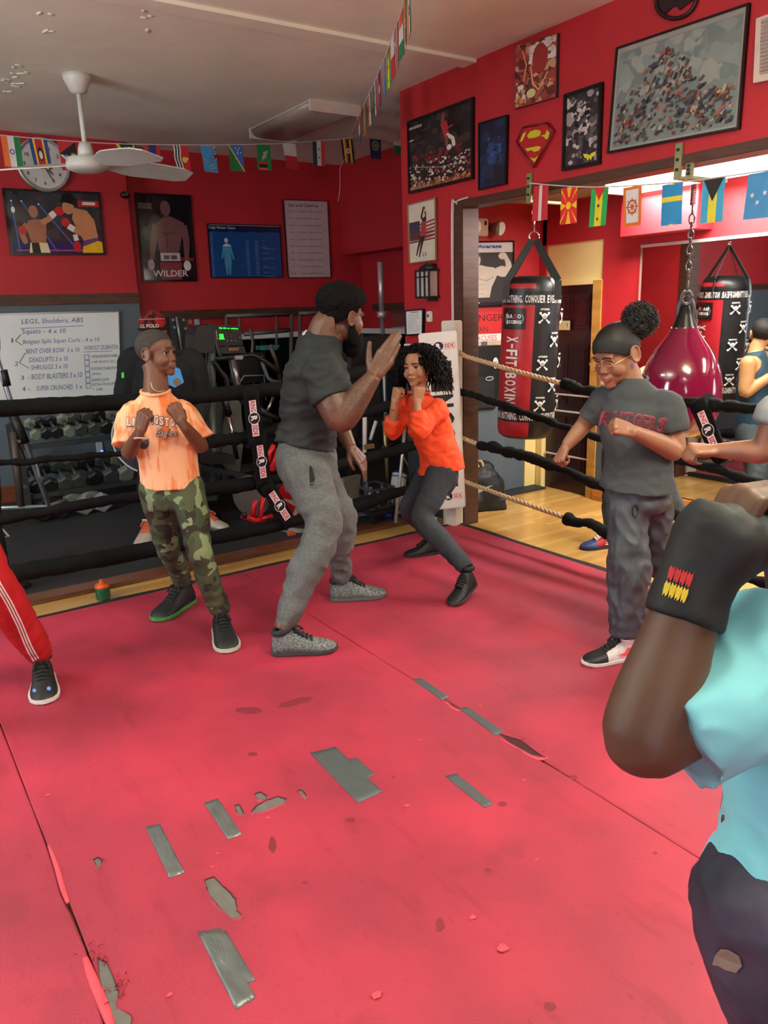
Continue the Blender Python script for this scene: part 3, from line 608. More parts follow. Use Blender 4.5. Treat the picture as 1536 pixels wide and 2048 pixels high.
def splash(A):
    A.rect(0, 0, 1, 1.25, (132, 50, 44)); A.blobs(120, .02, .02, .98, 1.23, [(150, 60, 50), (100, 34, 32), (196, 150, 110), (176, 84, 60), (70, 30, 30)], .04, .13, 31); A.blobs(40, .35, .8, .98, 1.23, [(220, 214, 206), (196, 190, 180)], .04, .09, 33); A.blobs(12, .05, .05, .3, .5, [(215, 205, 190), (190, 150, 90)], .03, .07, 35)
    A.disc(.62, .86, .18, (150, 44, 38), .3); A.blobs(30, .3, .1, .8, .6, [(120, 70, 60), (160, 96, 76), (90, 50, 46)], .03, .08, 37); A.disc(.42, .22, .11, (206, 196, 140), .09); A.stroke([(.4, .75), (.46, .4), (.6, .25), (.8, .55)], .03, (226, 160, 90)); A.stroke([(.2, 1.1), (.3, .8), (.24, .5)], .03, (220, 150, 96))
poster('canvas_print', 'unframed red and white splatter canvas nearest the ceiling', 'picture', 0, XR, [(1027, 91), (1113, 65), (1026, 218), (1110, 194)], 1, 1.25, splash, framed=False, th=.03, rough=.6)
def gold(A):
    A.rect(0, 0, 1, 1.75, (52, 50, 50)); A.blobs(110, .08, .08, .92, 1.67, [(90, 86, 86), (150, 144, 142), (62, 60, 62), (186, 180, 176), (44, 42, 46)], .04, .12, 41); A.blobs(30, .3, .9, .7, 1.4, [(30, 28, 32), (200, 192, 186), (70, 60, 62)], .03, .09, 43); A.blobs(24, .4, .1, .7, .8, [(40, 38, 42), (80, 76, 80)], .05, .1, 44)
    for a, c_, d, e in ((.04, .04, .96, .06), (.04, 1.68, .96, 1.70), (.04, .04, .055, 1.7), (.945, .04, .96, 1.7)): A.rect(a, c_, d, e, (206, 196, 70))
    A.poly([(.55, .30), (.66, .28), (.72, .24), (.78, .28), (.9, .3), (.84, .2), (.8, .2), (.76, .12), (.72, .18), (.68, .12), (.64, .2), (.6, .2)], (222, 214, 60))
poster('grey_splash_poster', 'grey splashed poster with a thin gold border and gold emblem', 'poster', 0, XR, [(1128, 189), (1204.5, 163.3), (1123.7, 342.3), (1199, 328)], 1, 1.75, gold, rough=.25)
def crowd(A):
    A.rect(0, 0, 1.5, 1.15, (150, 152, 142)); A.rect(.05, .05, 1.45, 1.08, (120, 134, 130))
    A.blobs(100, .06, .5, 1.44, 1.07, [(128, 146, 142), (110, 128, 126), (146, 156, 148)], .05, .12, 51); R = random.Random(6); cols = [(86, 60, 56), (60, 66, 84), (140, 120, 96), (74, 84, 70), (150, 90, 74), (44, 46, 60), (110, 104, 84), (170, 156, 136), (120, 50, 50), (64, 56, 60)]
    for k in range(420):
        u = R.random(); x = .07+u*1.34; hi = .38+.62*math.exp(-((x-.62)/.34)**2)+.08*R.random(); y = .07+R.random()*(hi-.1); a = R.uniform(.2, 1.3); L_ = R.uniform(.02, .07)
        A.stroke([(x, y), (min(1.42, x+L_*cos(a)), min(1.05, y+L_*sin(a)))], R.uniform(.015, .04), R.choice(cols))
poster('crowd_painting', 'largest picture, a pale framed painting crowded with tiny jumbled figures', 'picture', 0, XR, [(1232.8, 95.4), (1498.3, 5.2), (1214.8, 306.8), (1477.7, 257.8)], 1.5, 1.15, crowd, fwid=.01, rough=.3)
def flagp(A):
    A.rect(0, 0, 1, 2, (206, 196, 176)); A.rect(.03, .76, .42, 1.38, (60, 56, 76))
    for k in range(5): A.poly([(.42, 1.28-k*.12), (.95, 1.36-k*.12), (.95, 1.30-k*.12), (.42, 1.22-k*.12)], (150, 50, 56))
    for k in range(3): A.poly([(.03, .98-k*.12), (.95, 1.0-k*.12), (.95, .95-k*.12), (.03, .92-k*.12)], (120, 44, 52))
    d = (50, 36, 34); A.stroke([(.55, 1.72), (.48, 1.5), (.56, 1.32)], .06, d); A.stroke([(.62, 1.66), (.64, 1.45)], .04, d); A.disc(.57, 1.76, .055, (110, 70, 50)); A.disc(.6, 1.4, .06, d, .08); A.stroke([(.56, 1.32), (.54, .86)], [.2, .16], (160, 60, 60)); A.stroke([(.48, .86), (.36, .55), (.28, .26)], [.1, .07, .04], d); A.stroke([(.56, .86), (.46, .55), (.38, .2)], [.1, .07, .04], d); A.text('23', .48, .2, .12, (90, 60, 60))
poster('jump_shot_poster', 'narrow pale poster of a jumping basketball player before striped flag', 'poster', 0, XR, [(814.6, 409.5), (871, 394.6), (818.4, 528), (872.8, 520.9)], 1, 2, flagp, fc=(150, 110, 80), fwid=.008, rough=.3)
def notice(A):
    A.rect(0, 0, 1, 1.4, (226, 226, 222)); A.rect(.3, 1.22, .7, 1.26, (180, 40, 40)); R = random.Random(3)
    for k in range(16): A.rect(.12, 1.12-k*.062, .12+R.uniform(.5, .76), 1.135-k*.062, (120, 120, 124))
poster('framed_notice', 'small framed typed notice sheet beside the white thermostat', 'sign', 0, XR, [(809.5, 620), (847, 617), (811, 672), (846, 670)], 1, 1.4, notice, fwid=.012, rough=.3)
# arm flexing black and white poster and the lettered sign in the side room
def arm(A):
    A.rect(0, 0, 1.1, 1.4, (56, 56, 58)); A.rect(0, 1.16, 1.1, 1.4, (196, 194, 190)); A.text('Above Average', -.0, 1.24, .09, (40, 60, 130), w=.86, bold=.04)
    A.text('Above Average', -.0, 1.243, .085, (70, 92, 170), w=.86, bold=.015); s, s2 = (190, 184, 172), (150, 146, 136)
    A.poly([(0, .78), (.14, .82), (.3, .86), (.44, .9), (.58, .86), (.7, .84), (.8, .78), (.74, .6), (.66, .42), (.62, .2), (.2, .2), (.06, .5), (0, .55)], s); A.stroke([(.38, .62), (.38, .2)], .015, s2); A.stroke([(.04, .62), (.2, .56), (.38, .62), (.56, .56), (.7, .64)], .02, s2)
    for y in (.48, .38, .28): A.stroke([(.24, y), (.52, y)], .012, s2)
    A.disc(.34, 1.0, .115, s, .155); A.poly([(.22, 1.04), (.24, 1.14), (.34, 1.18), (.45, 1.14), (.46, 1.04), (.40, 1.1), (.3, 1.1)], (90, 84, 76)); A.stroke([(.27, 1.03), (.32, 1.03)], .015, (50, 48, 44)); A.stroke([(.37, 1.03), (.42, 1.03)], .015, (50, 48, 44)); A.stroke([(.345, 1.02), (.345, .97)], .01, s2); A.stroke([(.31, .925), (.39, .925)], .012, (110, 90, 84))
    A.stroke([(.74, .76), (.88, .74), (.98, .72)], [.16, .22, .16], s); A.disc(.86, .78, .1, s, .09); A.stroke([(1.0, .72), (.99, .92), (.93, 1.08)], [.15, .11, .07], s); A.disc(.88, 1.08, .085, s, .075)
    A.rect(0, .0, 1.1, .1, (30, 34, 50)); A.stroke([(.04, .06), (.12, .09), (.16, .05), (.26, .1), (.3, .06), (.42, .09)], .02, (210, 210, 206))
poster('muscle_poster', 'black and white poster of a bodybuilder flexing one arm', 'poster', 1, 4.88, [(912, 483), (1028, 481), (914, 616), (1029, 611)], 1.1, 1.4, arm, rough=.3, fwid=.012)
def strong(A):
    A.rect(0, 0, 1, 1.05, (196, 42, 44)); A.rect(0, .14, 1, .36, (226, 222, 214)); A.text('STRONGER', -.22, .76, .2, (56, 16, 20), w=1.16, bold=.0); A.text('THAN', .17, .42, .17, (80, 22, 26), w=.4); A.text('YOUR EXCUSES', -.18, .15, .17, (196, 42, 44), w=.96); A.rect(0, 0, 1, .14, (196, 176, 140)); A.rect(.4, .01, .55, .13, (90, 90, 92))
poster('slogan_sign', 'red sign board reading stronger than excuses above a grey wall', 'sign', 1, 4.88, [(926, 624), (1012, 622), (928, 694), (1012, 689)], 1, 1.05, strong, framed=False, rough=.5, th=.012)
# wall lantern
c = PX(855, 568, XR-.05); t = thing('wall_lantern', c, 'black metal wall lantern with three frosted panes', 'lamp')
b = B(); D = Vector
b.bb(c+D((-.05, -.085, .085)), c+D((.05, .085, .10))); b.bb(c+D((-.05, -.085, -.10)), c+D((.05, .085, -.085)))
for y in (-.078, -.027, .027, .078): b.bb(c+D((-.052, y-.005, -.1)), c+D((-.04, y+.005, .1)))
b.bb(c+D((-.052, -.08, .045)), c+D((-.042, .08, .053))); b.bb(c+D((.035, -.05, -.12)), c+D((.05, .05, .14)))
b.rings([[c+D((.0+.05*q*cos(a), .085*q*sin(a), z)) for a in [k*pi/8 for k in range(16)]] for q, z in ((1, .1), (.75, .125), (.45, .135), (.1, .15))]); b.build('housing', t, flat((30, 26, 26), .4))
b = B(); b.bb(c+D((-.042, -.075, -.09)), c+D((.03, .075, .09))); b.build('frosted_panes', t, flat((176, 166, 160), .4))
c = PX(859, 633, XR-.012); t = thing('thermostat', c, 'white square thermostat on the red wall beside the notice', 'thermostat')
b = B(); b.box(c, (.022, .06, .075), None, None, .006); b.build('casing', t, flat((222, 214, 202))); b = B(); b.box(c+D((-.012, .004, .005)), (.004, .02, .02)); b.build('display', t, flat((70, 76, 70), .2))
# emergency light unit
c = PY(958, 455, 4.85); t = thing('emergency_light', c, 'beige twin head emergency light above the muscle poster', 'lamp')
b = B(); b.box(c, (.15, .06, .13), None, None, .008); b.build('battery_box', t, flat((176, 148, 118))); b = B(); b.box(c+D((.04, -.032, .03)), (.02, .004, .03)); b.build('indicator', t, flat((40, 34, 34), .2))
for q in (-.115, .135):
    b = B(); h = c+D((q, -.03, .0)); b.tube([h+D((0, .05, 0)), h+D((.01, 0, -.004)), h+D((.02, -.04, -.01)), h+D((.022, -.045, -.011))], [.02, .045, .06, .056], n=20); o = b.build('lamp_head', t, flat((110, 92, 76), .4)); b = B(); b.tube([h+D((.0225, -.046, -.011)), h+D((.023, -.05, -.012))], .05, n=20); b.build('lens', o, flat((210, 206, 196), .15))
# red shield emblem with yellow letter shapes
c = PX(1070, 283, XR-.012); t = thing('shield_emblem', c, 'red five sided shield plaque with yellow curved letter shapes', 'plaque')
O = [PX(*p, XR-.02) for p in ((1034, 284), (1047, 255), (1094, 246), (1107, 263), (1068, 335))]
b = B(); b.prism(O, (1, 0, 0), .018); b.build('plaque', t, flat((176, 34, 40), .35))
b = B()
for k in range(5): b.tube([O[k]+D((-.002, 0, 0)), O[(k+1) % 5]+D((-.002, 0, 0))], .006, n=6)
b.build('rim', t, flat((96, 18, 24), .3))
b = B(); yi = b.mi(flat((206, 196, 40), .35))
for pts in ([(1040, 283), (1046, 267), (1053, 263), (1048, 275), (1043, 284)], [(1054, 272), (1060, 263), (1072, 259), (1080, 261), (1082, 265), (1079, 272), (1068, 276), (1058, 277)], [(1080, 271), (1090, 269), (1094, 259), (1099, 266), (1096, 277), (1092, 279), (1088, 274)], [(1050, 297), (1062, 295), (1076, 292), (1082, 294), (1078, 301), (1068, 304), (1062, 300), (1055, 303)], [(1060, 315), (1068, 317), (1077, 311), (1069, 325)]):
    b.fan([PX(*p, XR-.0225) for p in pts], yi)
b.build('letter_inlay', t, fix=False)
# black oval bat-wing emblem cut by the top edge
c = PX(1352, 4, XR-.02); t = thing('oval_emblem', c, 'black oval wall plaque with wing cutouts touching the top edge', 'plaque')
e = [PX(1352+40*cos(a), 0+37*sin(a)+4*cos(a)*-1, XR-.014) for a in [k*pi/20 for k in range(40)]]
b = B(); b.tube(e+[e[0]], .010, n=6); b.build('rim', t, flat((34, 16, 20), .4))
b = B(); b.prism([PX(*p, XR-.012) for p in ((1318, 20), (1316, -10), (1332, -24), (1378, -30), (1392, -14), (1390, -4), (1376, 6), (1366, 14), (1358, 20), (1354, 12), (1344, 14), (1336, 22), (1328, 28))], (1, 0, 0), .01); b.build('wing_shape', t, flat((34, 16, 20), .4))
# air vent
c = PX(1530, 90, XR-.01); t = thing('air_vent', c, 'white louvred air vent high on the wall at right edge', 'vent')
O = [PX(*p, XR-.02) for p in ((1512, 37), (1600, 5), (1590, 150), (1506, 166))]; I = [PX(*p, XR-.02) for p in ((1522, 40), (1590, 16), (1580, 138), (1518, 150))]
b = B()
for k in range(4): b.prism([O[k], O[(k+1) % 4], I[(k+1) % 4], I[k]], (1, 0, 0), .018)
b.build('frame', t, flat((206, 196, 184)))
for k in range(15):
    f = (k+.5)/15; p, q = I[0].lerp(I[3], f), I[1].lerp(I[2], f); b = B(); b.box((p+q)/2+D((.006, 0, 0)), (.014, (p-q).length, .004), None, Matrix.Rotation(.6, 3, 'Y')); b.build('louvre', t, flat((196, 188, 176)))
b = B(); b.prism([I[0]+D((.017, 0, 0)), I[1]+D((.017, 0, 0)), I[2]+D((.017, 0, 0)), I[3]+D((.017, 0, 0))], (1, 0, 0), .002); b.build('duct_backing', t, flat((60, 44, 44)))
# ------------------------------------------------------------------ ceiling fan and ceiling fixtures
c = D((1.486, 5.62, 3.06)); t = thing('ceiling_fan', c, 'white three bladed ceiling fan on a long rod', 'fan')
FW = flat((206, 208, 198), .4)
b = B(); b.tube([c, c+D((0, 0, -.03)), c+D((0, 0, -.1)), c+D((0, 0, -.11))], [.09, .085, .05, .02], n=24); b.build('canopy', t, FW)
b = B(); b.tube([c+D((0, 0, -.1)), c+D((0, 0, -.45))], .016, n=12); b.tube([c+D((0, 0, -.40)), c+D((0, 0, -.43)), c+D((0, 0, -.50))], [.035, .045, .055], n=20); b.build('rod', t, FW)
h = c+D((0, 0, -.54)); b = B(); b.tube([h+D((0, 0, z)) for z in (.05, .045, .0, -.02, -.035, -.04)], [.05, .125, .135, .13, .09, .02], n=28); b.build('motor', t, FW)
for ang in (182, 35, -38):
    a = radians(ang)-YAW; R = Matrix.Rotation(a, 3, 'Z'); b = B(); rings = []
    for k in range(9):
        f = k/8; L_ = .1+f*.60; wd = (.03+.085*min(1, f*3)) if f < .9 else .075; tw = Matrix.Rotation(-.30+.12*f, 3, 'X')
        rings.append([h+R@(D((L_, 0, -.03*f*f+.01))+tw@D((0, y*wd, z*.004))) for y, z in ((-1, -1), (1, -1), (1, 1), (-1, 1))])
    b.rings(rings, smooth=False); b.build('blade', t, FW)
def fixture(name, x0, x1, y0, y1, z, label, lit):
    t = thing(name, ((x0+x1)/2, (y0+y1)/2, z), label, 'lamp'); b = B(); n = 24; xc, w_ = (x0+x1)/2, (x1-x0)/2
    b.rings([[D((xc+w_*math.copysign(abs(cos(a))**.5, cos(a)), y, z-.075*abs(sin(a))**.7)) for a in [pi*k/n for k in range(n+1)]] for y in (y0, y1)])
    b.build('diffuser', t, mat((250, 250, 240), rough=.5, emit=6., var=.01) if lit else mat((156, 144, 132), rough=.35, var=.04, stretch=(1, 1, 1)))
    b = B()
    for y in (y0, y1): b.bb((x0-.01, y-.012, z-.08), (x1+.01, y+.012, z))
    b.bb((x0, y0, z-.006), (x1, y1, z)); b.build('end_cap', t, flat((200, 190, 176)))
fixture('fluorescent_light', 3.10, 3.52, 5.45, 6.5, CZ, 'switched-off wraparound fluorescent fixture on the main ceiling', False)
fixture('fluorescent_light', 4.36, 4.70, 2.25, 3.75, 2.335, 'glowing white fluorescent fixture on the low side room ceiling', True)
fixture('fluorescent_light', 4.36, 4.70, -.15, 1.35, 2.335, 'second glowing fluorescent fixture in the side room, nearer the viewer', True)
# ------------------------------------------------------------------ strings of small flags
W_, K_, R__, B_, Y_, G_ = (214, 210, 204), (26, 26, 28), (196, 40, 48), (40, 66, 140), (226, 196, 50), (30, 120, 70)
def st(A, x, y, r, c, n=5):
    A.poly([(x+(r if k % 2 == 0 else r*.45)*cos(pi/2+k*pi/n), y+(r if k % 2 == 0 else r*.45)*sin(pi/2+k*pi/n)) for k in range(2*n)], c)
def vb(A, cs):
    n = len(cs)
    for k, c in enumerate(cs): A.rect(k*6/n, 0, (k+1)*6/n, 9, c)
def f_india(A): vb(A, [(226, 110, 50), W_, G_]); A.disc(3, 4.5, .8, (50, 60, 130)); A.disc(3, 4.5, .5, W_)
def f_eswa(A): vb(A, [(50, 70, 130)]*2+[Y_]+[(180, 40, 50)]*4+[Y_]+[(50, 70, 130)]*2); A.disc(3, 4.5, .9, K_, 2); A.disc(3, 4.2, .6, W_, 1.3)
def f_ant(A): vb(A, [R__]); A.poly([(0, 5), (6, 0), (6, 9)], K_); A.poly([(2, 4.4), (6, 1), (6, 3.6), (2, 5)], (90, 150, 200)); A.poly([(0, 4.8), (6, 0), (6, 1.2), (1.2, 4.8)], W_); st(A, 4.8, 4.5, 1.4, Y_, 9)
def f_jam(A): vb(A, [G_]); A.poly([(0, 9), (6, 9), (3, 4.5)], K_); A.poly([(0, 0), (6, 0), (3, 4.5)], K_) if 0 else A.poly([(0, 9), (6, 9), (3, 4.6)], (40, 50, 40)); A.stroke([(0, 0), (6, 9)], 1., Y_); A.stroke([(6, 0), (0, 9)], 1., Y_)
def f_laos(A): vb(A, [R__, (44, 56, 120), (44, 56, 120), R__]); A.disc(3, 4.5, 1.15, W_)
def f_kiri(A):
    vb(A, [R__])
    for k, c in enumerate((W_, K_, W_, K_, W_)): A.poly([(k*.55+.25*sin(j), j) for j in range(10)]+[(k*.55+.55+.25*sin(j), j) for j in range(9, -1, -1)], c)
    A.disc(3.9, 4.2, 1., Y_); A.disc(5, 4.6, .5, Y_)
def f_tuv(A):
    vb(A, [(70, 150, 200)]); A.rect(3, 4.6, 6, 9, (50, 60, 120)); A.stroke([(3, 4.6), (6, 9)], .5, W_); A.stroke([(6, 4.6), (3, 9)], .5, W_); A.rect(4, 4.6, 5, 9, W_); A.rect(3, 6.2, 6, 7.3, W_); A.rect(4.25, 4.6, 4.75, 9, R__); A.rect(3, 6.5, 6, 7, R__)
    for x, y in ((1.2, 4), (1.6, 2.6), (2.6, 2), (3.2, 1.2), (4, 2.4), (4.8, 1.6), (2, 3.4)): st(A, x, y, .4, Y_)
def f_sol(A):
    vb(A, [G_]); A.poly([(0, 9), (6, 9), (6, 0)], (50, 110, 180)); A.stroke([(0, 9), (6, 0)], .5, Y_)
    for x, y in ((3, 8), (4.6, 8), (3.8, 7.2), (3.6, 6.2), (5, 6.4)): st(A, x, y, .45, W_)
def f_zam(A): vb(A, [(36, 130, 60)]); A.rect(.8, 0, 4.2, .8, (210, 100, 50)); A.rect(.8, .8, 4.2, 2, K_); A.rect(.8, 2, 4.2, 3, R__)
def f_malta(A): A.rect(0, 0, 6, 4.5, R__); A.rect(0, 4.5, 6, 9, W_); A.rect(4.1, 6.6, 4.7, 8.4, (100, 100, 96)); A.rect(3.5, 7.2, 5.3, 7.8, (100, 100, 96))
def f_syr(A): vb(A, [(40, 60, 60), W_, (206, 60, 60)]); st(A, 3, 6, .6, G_); st(A, 3, 3, .6, G_)
def f_uga(A): vb(A, [K_, Y_, R__, K_, Y_, K_]); A.disc(3, 4.5, 1., W_); A.disc(3.1, 4.5, .5, R__)
def f_navy(A): vb(A, [(30, 36, 66)]); A.disc(3, 5, 1.9, (150, 150, 120)); A.disc(3, 5, 1.5, (60, 70, 60)); A.disc(3, 5, .9, (120, 120, 80))
def f_nig(A): A.rect(0, 6, 6, 9, (206, 90, 60)); A.rect(0, 3, 6, 6, W_); A.rect(0, 0, 6, 3, G_)
def f_aus(A): vb(A, [R__, W_, R__]) if 0 else (A.rect(0, 0, 2.4, 9, R__), A.rect(2.4, 0, 3.6, 9, W_), A.rect(3.6, 0, 6, 9, R__))
def f_mac(A):
    vb(A, [(222, 40, 36)])
    for k in range(8):
        a = k*pi/4+pi/2; A.poly([(3+.9*cos(a), 4.5+.9*sin(a))]+[(min(6, max(0, 3+q*cos(a+d))), min(9, max(0, 4.5+q*sin(a+d)*1.1))) for q, d in ((5.6, .16), (5.6, -.16))], (244, 196, 40))
    A.disc(3, 4.5, 1.2, (222, 40, 36)); A.disc(3, 4.5, .95, (244, 196, 40))
def f_sao(A): A.rect(0, 0, 1.8, 9, (40, 170, 84)); A.rect(1.8, 0, 4.2, 9, (232, 220, 40)); A.rect(4.2, 0, 6, 9, (40, 170, 84)); A.poly([(1, 9), (5, 9), (3, 6)], (214, 40, 36)); st(A, 3, 4.8, .55, K_); st(A, 2.9, 1.7, .55, K_)
def f_whl(A):
    vb(A, [(226, 120, 44)]); A.rect(.9, .8, 5.1, 8.3, (224, 226, 222)); c = (186, 90, 44)
    for q in (1.7, ): A.disc(3, 4.4, q, c); A.disc(3, 4.4, q*.74, (224, 226, 222))
    A.disc(3, 4.4, .5, c)
    for k in range(8): A.stroke([(3, 4.4), (3+2.1*cos(k*pi/4), 4.4+2.1*sin(k*pi/4))], .25, c)
def f_swe(A): vb(A, [(40, 140, 196)]); A.rect(2.4, 0, 3.6, 9, (226, 220, 60)); A.rect(0, 5.1, 6, 6.2, (226, 220, 60))
def f_bah(A): A.rect(0, 0, 1.9, 9, (60, 160, 200)); A.rect(1.9, 0, 4.1, 9, (226, 216, 60)); A.rect(4.1, 0, 6, 9, (60, 160, 200)); A.poly([(.3, 9), (5.7, 9), (3, 4.4)], (34, 36, 36))
def f_mic(A):
    vb(A, [(64, 136, 190)])
    for x, y in ((3, 6.4), (1.6, 4.7), (4.6, 4.9), (3, 3.2)): st(A, x, y, .62, (220, 226, 226))
def garland(label, pts, flags, fh=.2, fwd=.125, lean=0., tdir=None, nrm=None, seed=1):
    root = thing('flag_garland', pts[0], label, 'bunting'); R = random.Random(seed)
    b = B(); P = [Vector(p) for p in pts]; b.tube(P, .0035, n=6, sub=4); b.build('string', root, flat((214, 208, 204)))
    for p, T, fn in flags:
        p = Vector(p); T = Vector(T).normalized(); n = Vector(nrm) if nrm else T.cross(Vector((0, 0, 1))).normalized(); ln = R.uniform(-.06, .06)+lean; tw = R.uniform(-.12, .12)
        def f(x, y, l, p=p, T=T, n=n, ln=ln, tw=tw):
            u = x/6-.5; v = 1-y/9
            return p+T*(u*fwd*(1-.03*v)+ln*v*fh)+Vector((0, 0, -v*fh))+n*(.0015*sin(v*4+tw*9)+tw*u*v*fwd+.0008*(1+l*.12))
        b = B(); A = Art(b, f, 6, 9, .7); i = b.mi(flat((170, 168, 164), .7))
        for k in range(6): b.fan([f(0, k*1.5, -26), f(6, k*1.5, -26), f(6, (k+1)*1.5, -26), f(0, (k+1)*1.5, -26)], i)
        fn(A); b.build('flag', root, fix=False)
    return root
LP = [(-60, 262), (0, 270), (75, 277), (150, 283), (250, 288), (420, 290), (560, 287), (640, 281), (700, 276), (760, 268), (806, 258)]
Lp = [PY(x, y, 6.4) for x, y in LP]
def lerp_px(L, x):
    for (a, y0), (c_, y1) in zip(L, L[1:]):
        if a <= x <= c_: return y0+(y1-y0)*(x-a)/(c_-a)
garland('string of mixed national flags hung across the back area under the ceiling', Lp, [(PY(x, lerp_px(LP, x)+1, 6.4), (1, 0, 0), f) for x, f in ((20, f_india), (75, f_eswa), (132, f_ant), (250, f_jam), (304, f_laos), (360, f_kiri), (415, f_tuv), (470, f_sol), (526, f_zam), (578, f_malta), (637, f_syr), (693, f_uga), (750, f_navy), (797, f_nig))], nrm=(0, -1, 0), lean=.05)
RP = [(1058, 366), (1100, 370), (1170, 374), (1230, 373), (1300, 369), (1380, 362), (1470, 350), (1580, 334)]
garland('string of brighter flags hung along the side opening under the beam', [PX(x, y, 3.50) for x, y in RP], [(PX(x, lerp_px(RP, x)+2, 3.50), (0, -1, 0), f) for x, f in ((1082, f_aus), (1139, f_mac), (1200, f_sao), (1265, f_whl), (1345, f_swe), (1428, f_bah), (1522, f_mic))], nrm=(-1, 0, 0), fh=.195, fwd=.118, seed=4)
OP = [PY(697, 282, 6.4)]+[PZ(x, y, 2.97) for x, y in ((716, 236), (734, 196), (752, 158), (768, 120), (783, 78), (798, 36), (812, -8), (826, -60))]
fl = []; allf = [f_malta, f_aus, f_nig, f_uga, f_india, f_syr, f_laos, f_tuv, f_sao]
for k in range(1, 14):
    f = k/14*(len(OP)-1); i = int(f); p = OP[i].lerp(OP[i+1], f-i); fl.append((p, (OP[i+1]-OP[i]), allf[k % 9]))
garland('overhead flag string seen nearly edge-on running toward the viewer', OP, fl, seed=8)
b = B(); p = PY(680, 338, 6.38); b.tube([PY(690, 318, 6.38), p, PY(680, 375, 6.38), PY(676, 403, 6.38)], .003, n=5, sub=4); tag(b.build('loose_thread', None, flat((200, 180, 178))), 'thin pale thread dangling from where the flag strings meet', 'thread')

# ------------------------------------------------------------------ ropes, corner post
SLV = mat((10, 10, 11), rough=.85, var=.3, scale=30, bump=.3, bscale=70, spec=.2); TAN = mat((186, 160, 124), rough=.75, var=.12, scale=60)
def sleeve(b, pts, rad, crumple=.15, seed=0):
    P = [Vector(p) for p in pts]; Q = []; rr = []
    rads = rad if hasattr(rad, '__len__') else [rad]*len(P)
    for a in range(len(P)-1):
        n = max(2, int((P[a+1]-P[a]).length/.02))
        for j in range(n):
            t = j/n; q = P[a].lerp(P[a+1], t); Q.append(q); r = rads[a]*(1-t)+rads[a+1]*t
            rr.append(r*(1+crumple*1.6*noise.noise(q*16+Vector((seed, 0, 0)))+crumple*noise.noise(q*45)))
    Q.append(P[-1]); rr.append(rads[-1])
    Q = [q+Vector((0, 0, 1))*crumple*.06*noise.noise(q*9+Vector((0, seed, 0))) for q in Q]
    b.tube(Q, rr, n=14)
def twist(b, pts, r):
    P = [Vector(p) for p in pts]; L_ = sum((P[k+1]-P[k]).length for k in range(len(P)-1)); n = int(L_/.009); cum = 0
    for s in range(3):
        Q = []
        for k in range(n+1):
            f = k/n*(len(P)-1); i = min(int(f), len(P)-2); q = P[i].lerp(P[i+1], f-i); T = (P[i+1]-P[i]).normalized(); x = T.cross(Vector((0, 0, 1))).normalized(); y = T.cross(x)
            a = 2*pi*(k*.009/.085)+s*2*pi/3; Q.append(q+(x*cos(a)+y*sin(a))*r*.52)
        b.tube(Q, r*.56, n=7)
YR, XQ = 4.345, 3.475
def rope(label, inner, slv, tan=(), rad=.03, cr=.15, seed=0):
    t = thing('ring_rope', inner[0], label, 'rope')
    b = B(); b.tube(inner, .012, n=8); b.build('rope_core', t, TAN if tan else SLV)
    for s in slv:
        b = B(); sleeve(b, s[0], s[1], cr, seed); b.build('sleeve', t, SLV, smooth=True)
    for s in tan:
        b = B(); twist(b, s, .0155); b.build('bare_rope', t, TAN, smooth=True)
    return t
yy = lambda L: [PY(x, y, YR) for x, y in L]; xx = lambda L: [PX(x, y, XQ) for x, y in L]
# the far side of the ring
A1 = yy([(-80, 822), (0, 817), (230, 805), (423, 790), (560, 778), (740, 741), (892, 706)]); rope('top rope on the far side of the ring, in a thick black sleeve', A1, [(A1, [.044]*7)], cr=.05, seed=1)
A2 = yy([(-80, 932), (0, 927), (230, 908), (414, 884), (486, 874), (560, 858), (740, 822), (895, 783)]); rope('second rope down on the far side, thin and twisted at left', A2, [(A2[:4], [.017, .017, .018, .024]), (A2[3:], .036)], cr=.22, seed=2)
A3 = yy([(-80, 1050), (0, 1040), (230, 998), (409, 980), (500, 968), (565, 956), (742, 914), (827, 891), (902, 873)]); rope('third rope down on the far side, in wide black sleeve', A3, [(A3, [.030, .030, .030, .042, .045, .03, .04, .036, .03])], cr=.09, seed=3)
A4 = yy([(-80, 1164), (0, 1152), (200, 1118), (430, 1075), (530, 1056), (599, 1040), (725, 1008), (795, 985), (905, 958)]); rope('lowest rope on the far side, in a fat black sleeve near the floor', A4, [(A4, [.048, .048, .048, .045, .042, .036, .05, .034, .03])], cr=.07, seed=4)
# the right side
Q1 = xx([(912, 700), (930, 712), (1030, 742), (1128, 768), (1190, 786), (1290, 800), (1400, 806), (1536, 822), (1700, 845)]); rope('top rope on the right side, bare tan twist near the post', Q1, [(Q1[3:], [.034, .026, .03, .032, .034, .036])], [Q1[:4]], cr=.25, seed=5)
Q2 = xx([(912, 780), (1000, 808), (1100, 843), (1175, 868), (1250, 892), (1340, 915), (1450, 945), (1600, 985)]); rope('second rope on the right side, flat black sleeve over the heavy bag', Q2, [(Q2, [.024]*8)], cr=.2, seed=6)
Q3 = xx([(915, 870), (930, 878), (958, 889), (1050, 912), (1140, 946), (1210, 974), (1300, 1010), (1400, 1048), (1540, 1100), (1700, 1160)]); rope('third rope on the right side, short bare end then black sleeve', Q3, [(Q3[2:], [.034, .036, .028, .026, .026, .026, .026, .026])], [Q3[:3]], cr=.2, seed=7)
Q4 = xx([(915, 955), (930, 963), (1030, 1000), (1133, 1036), (1175, 1046), (1220, 1066), (1280, 1082), (1350, 1106), (1440, 1134), (1536, 1166), (1700, 1215)]); rope('lowest rope on the right side, long bare tan twist then sleeve', Q4, [(Q4[3:], [.034, .022, .034, .03, .032, .03, .03, .03, .03])], [Q4[:4]], cr=.3, seed=8)
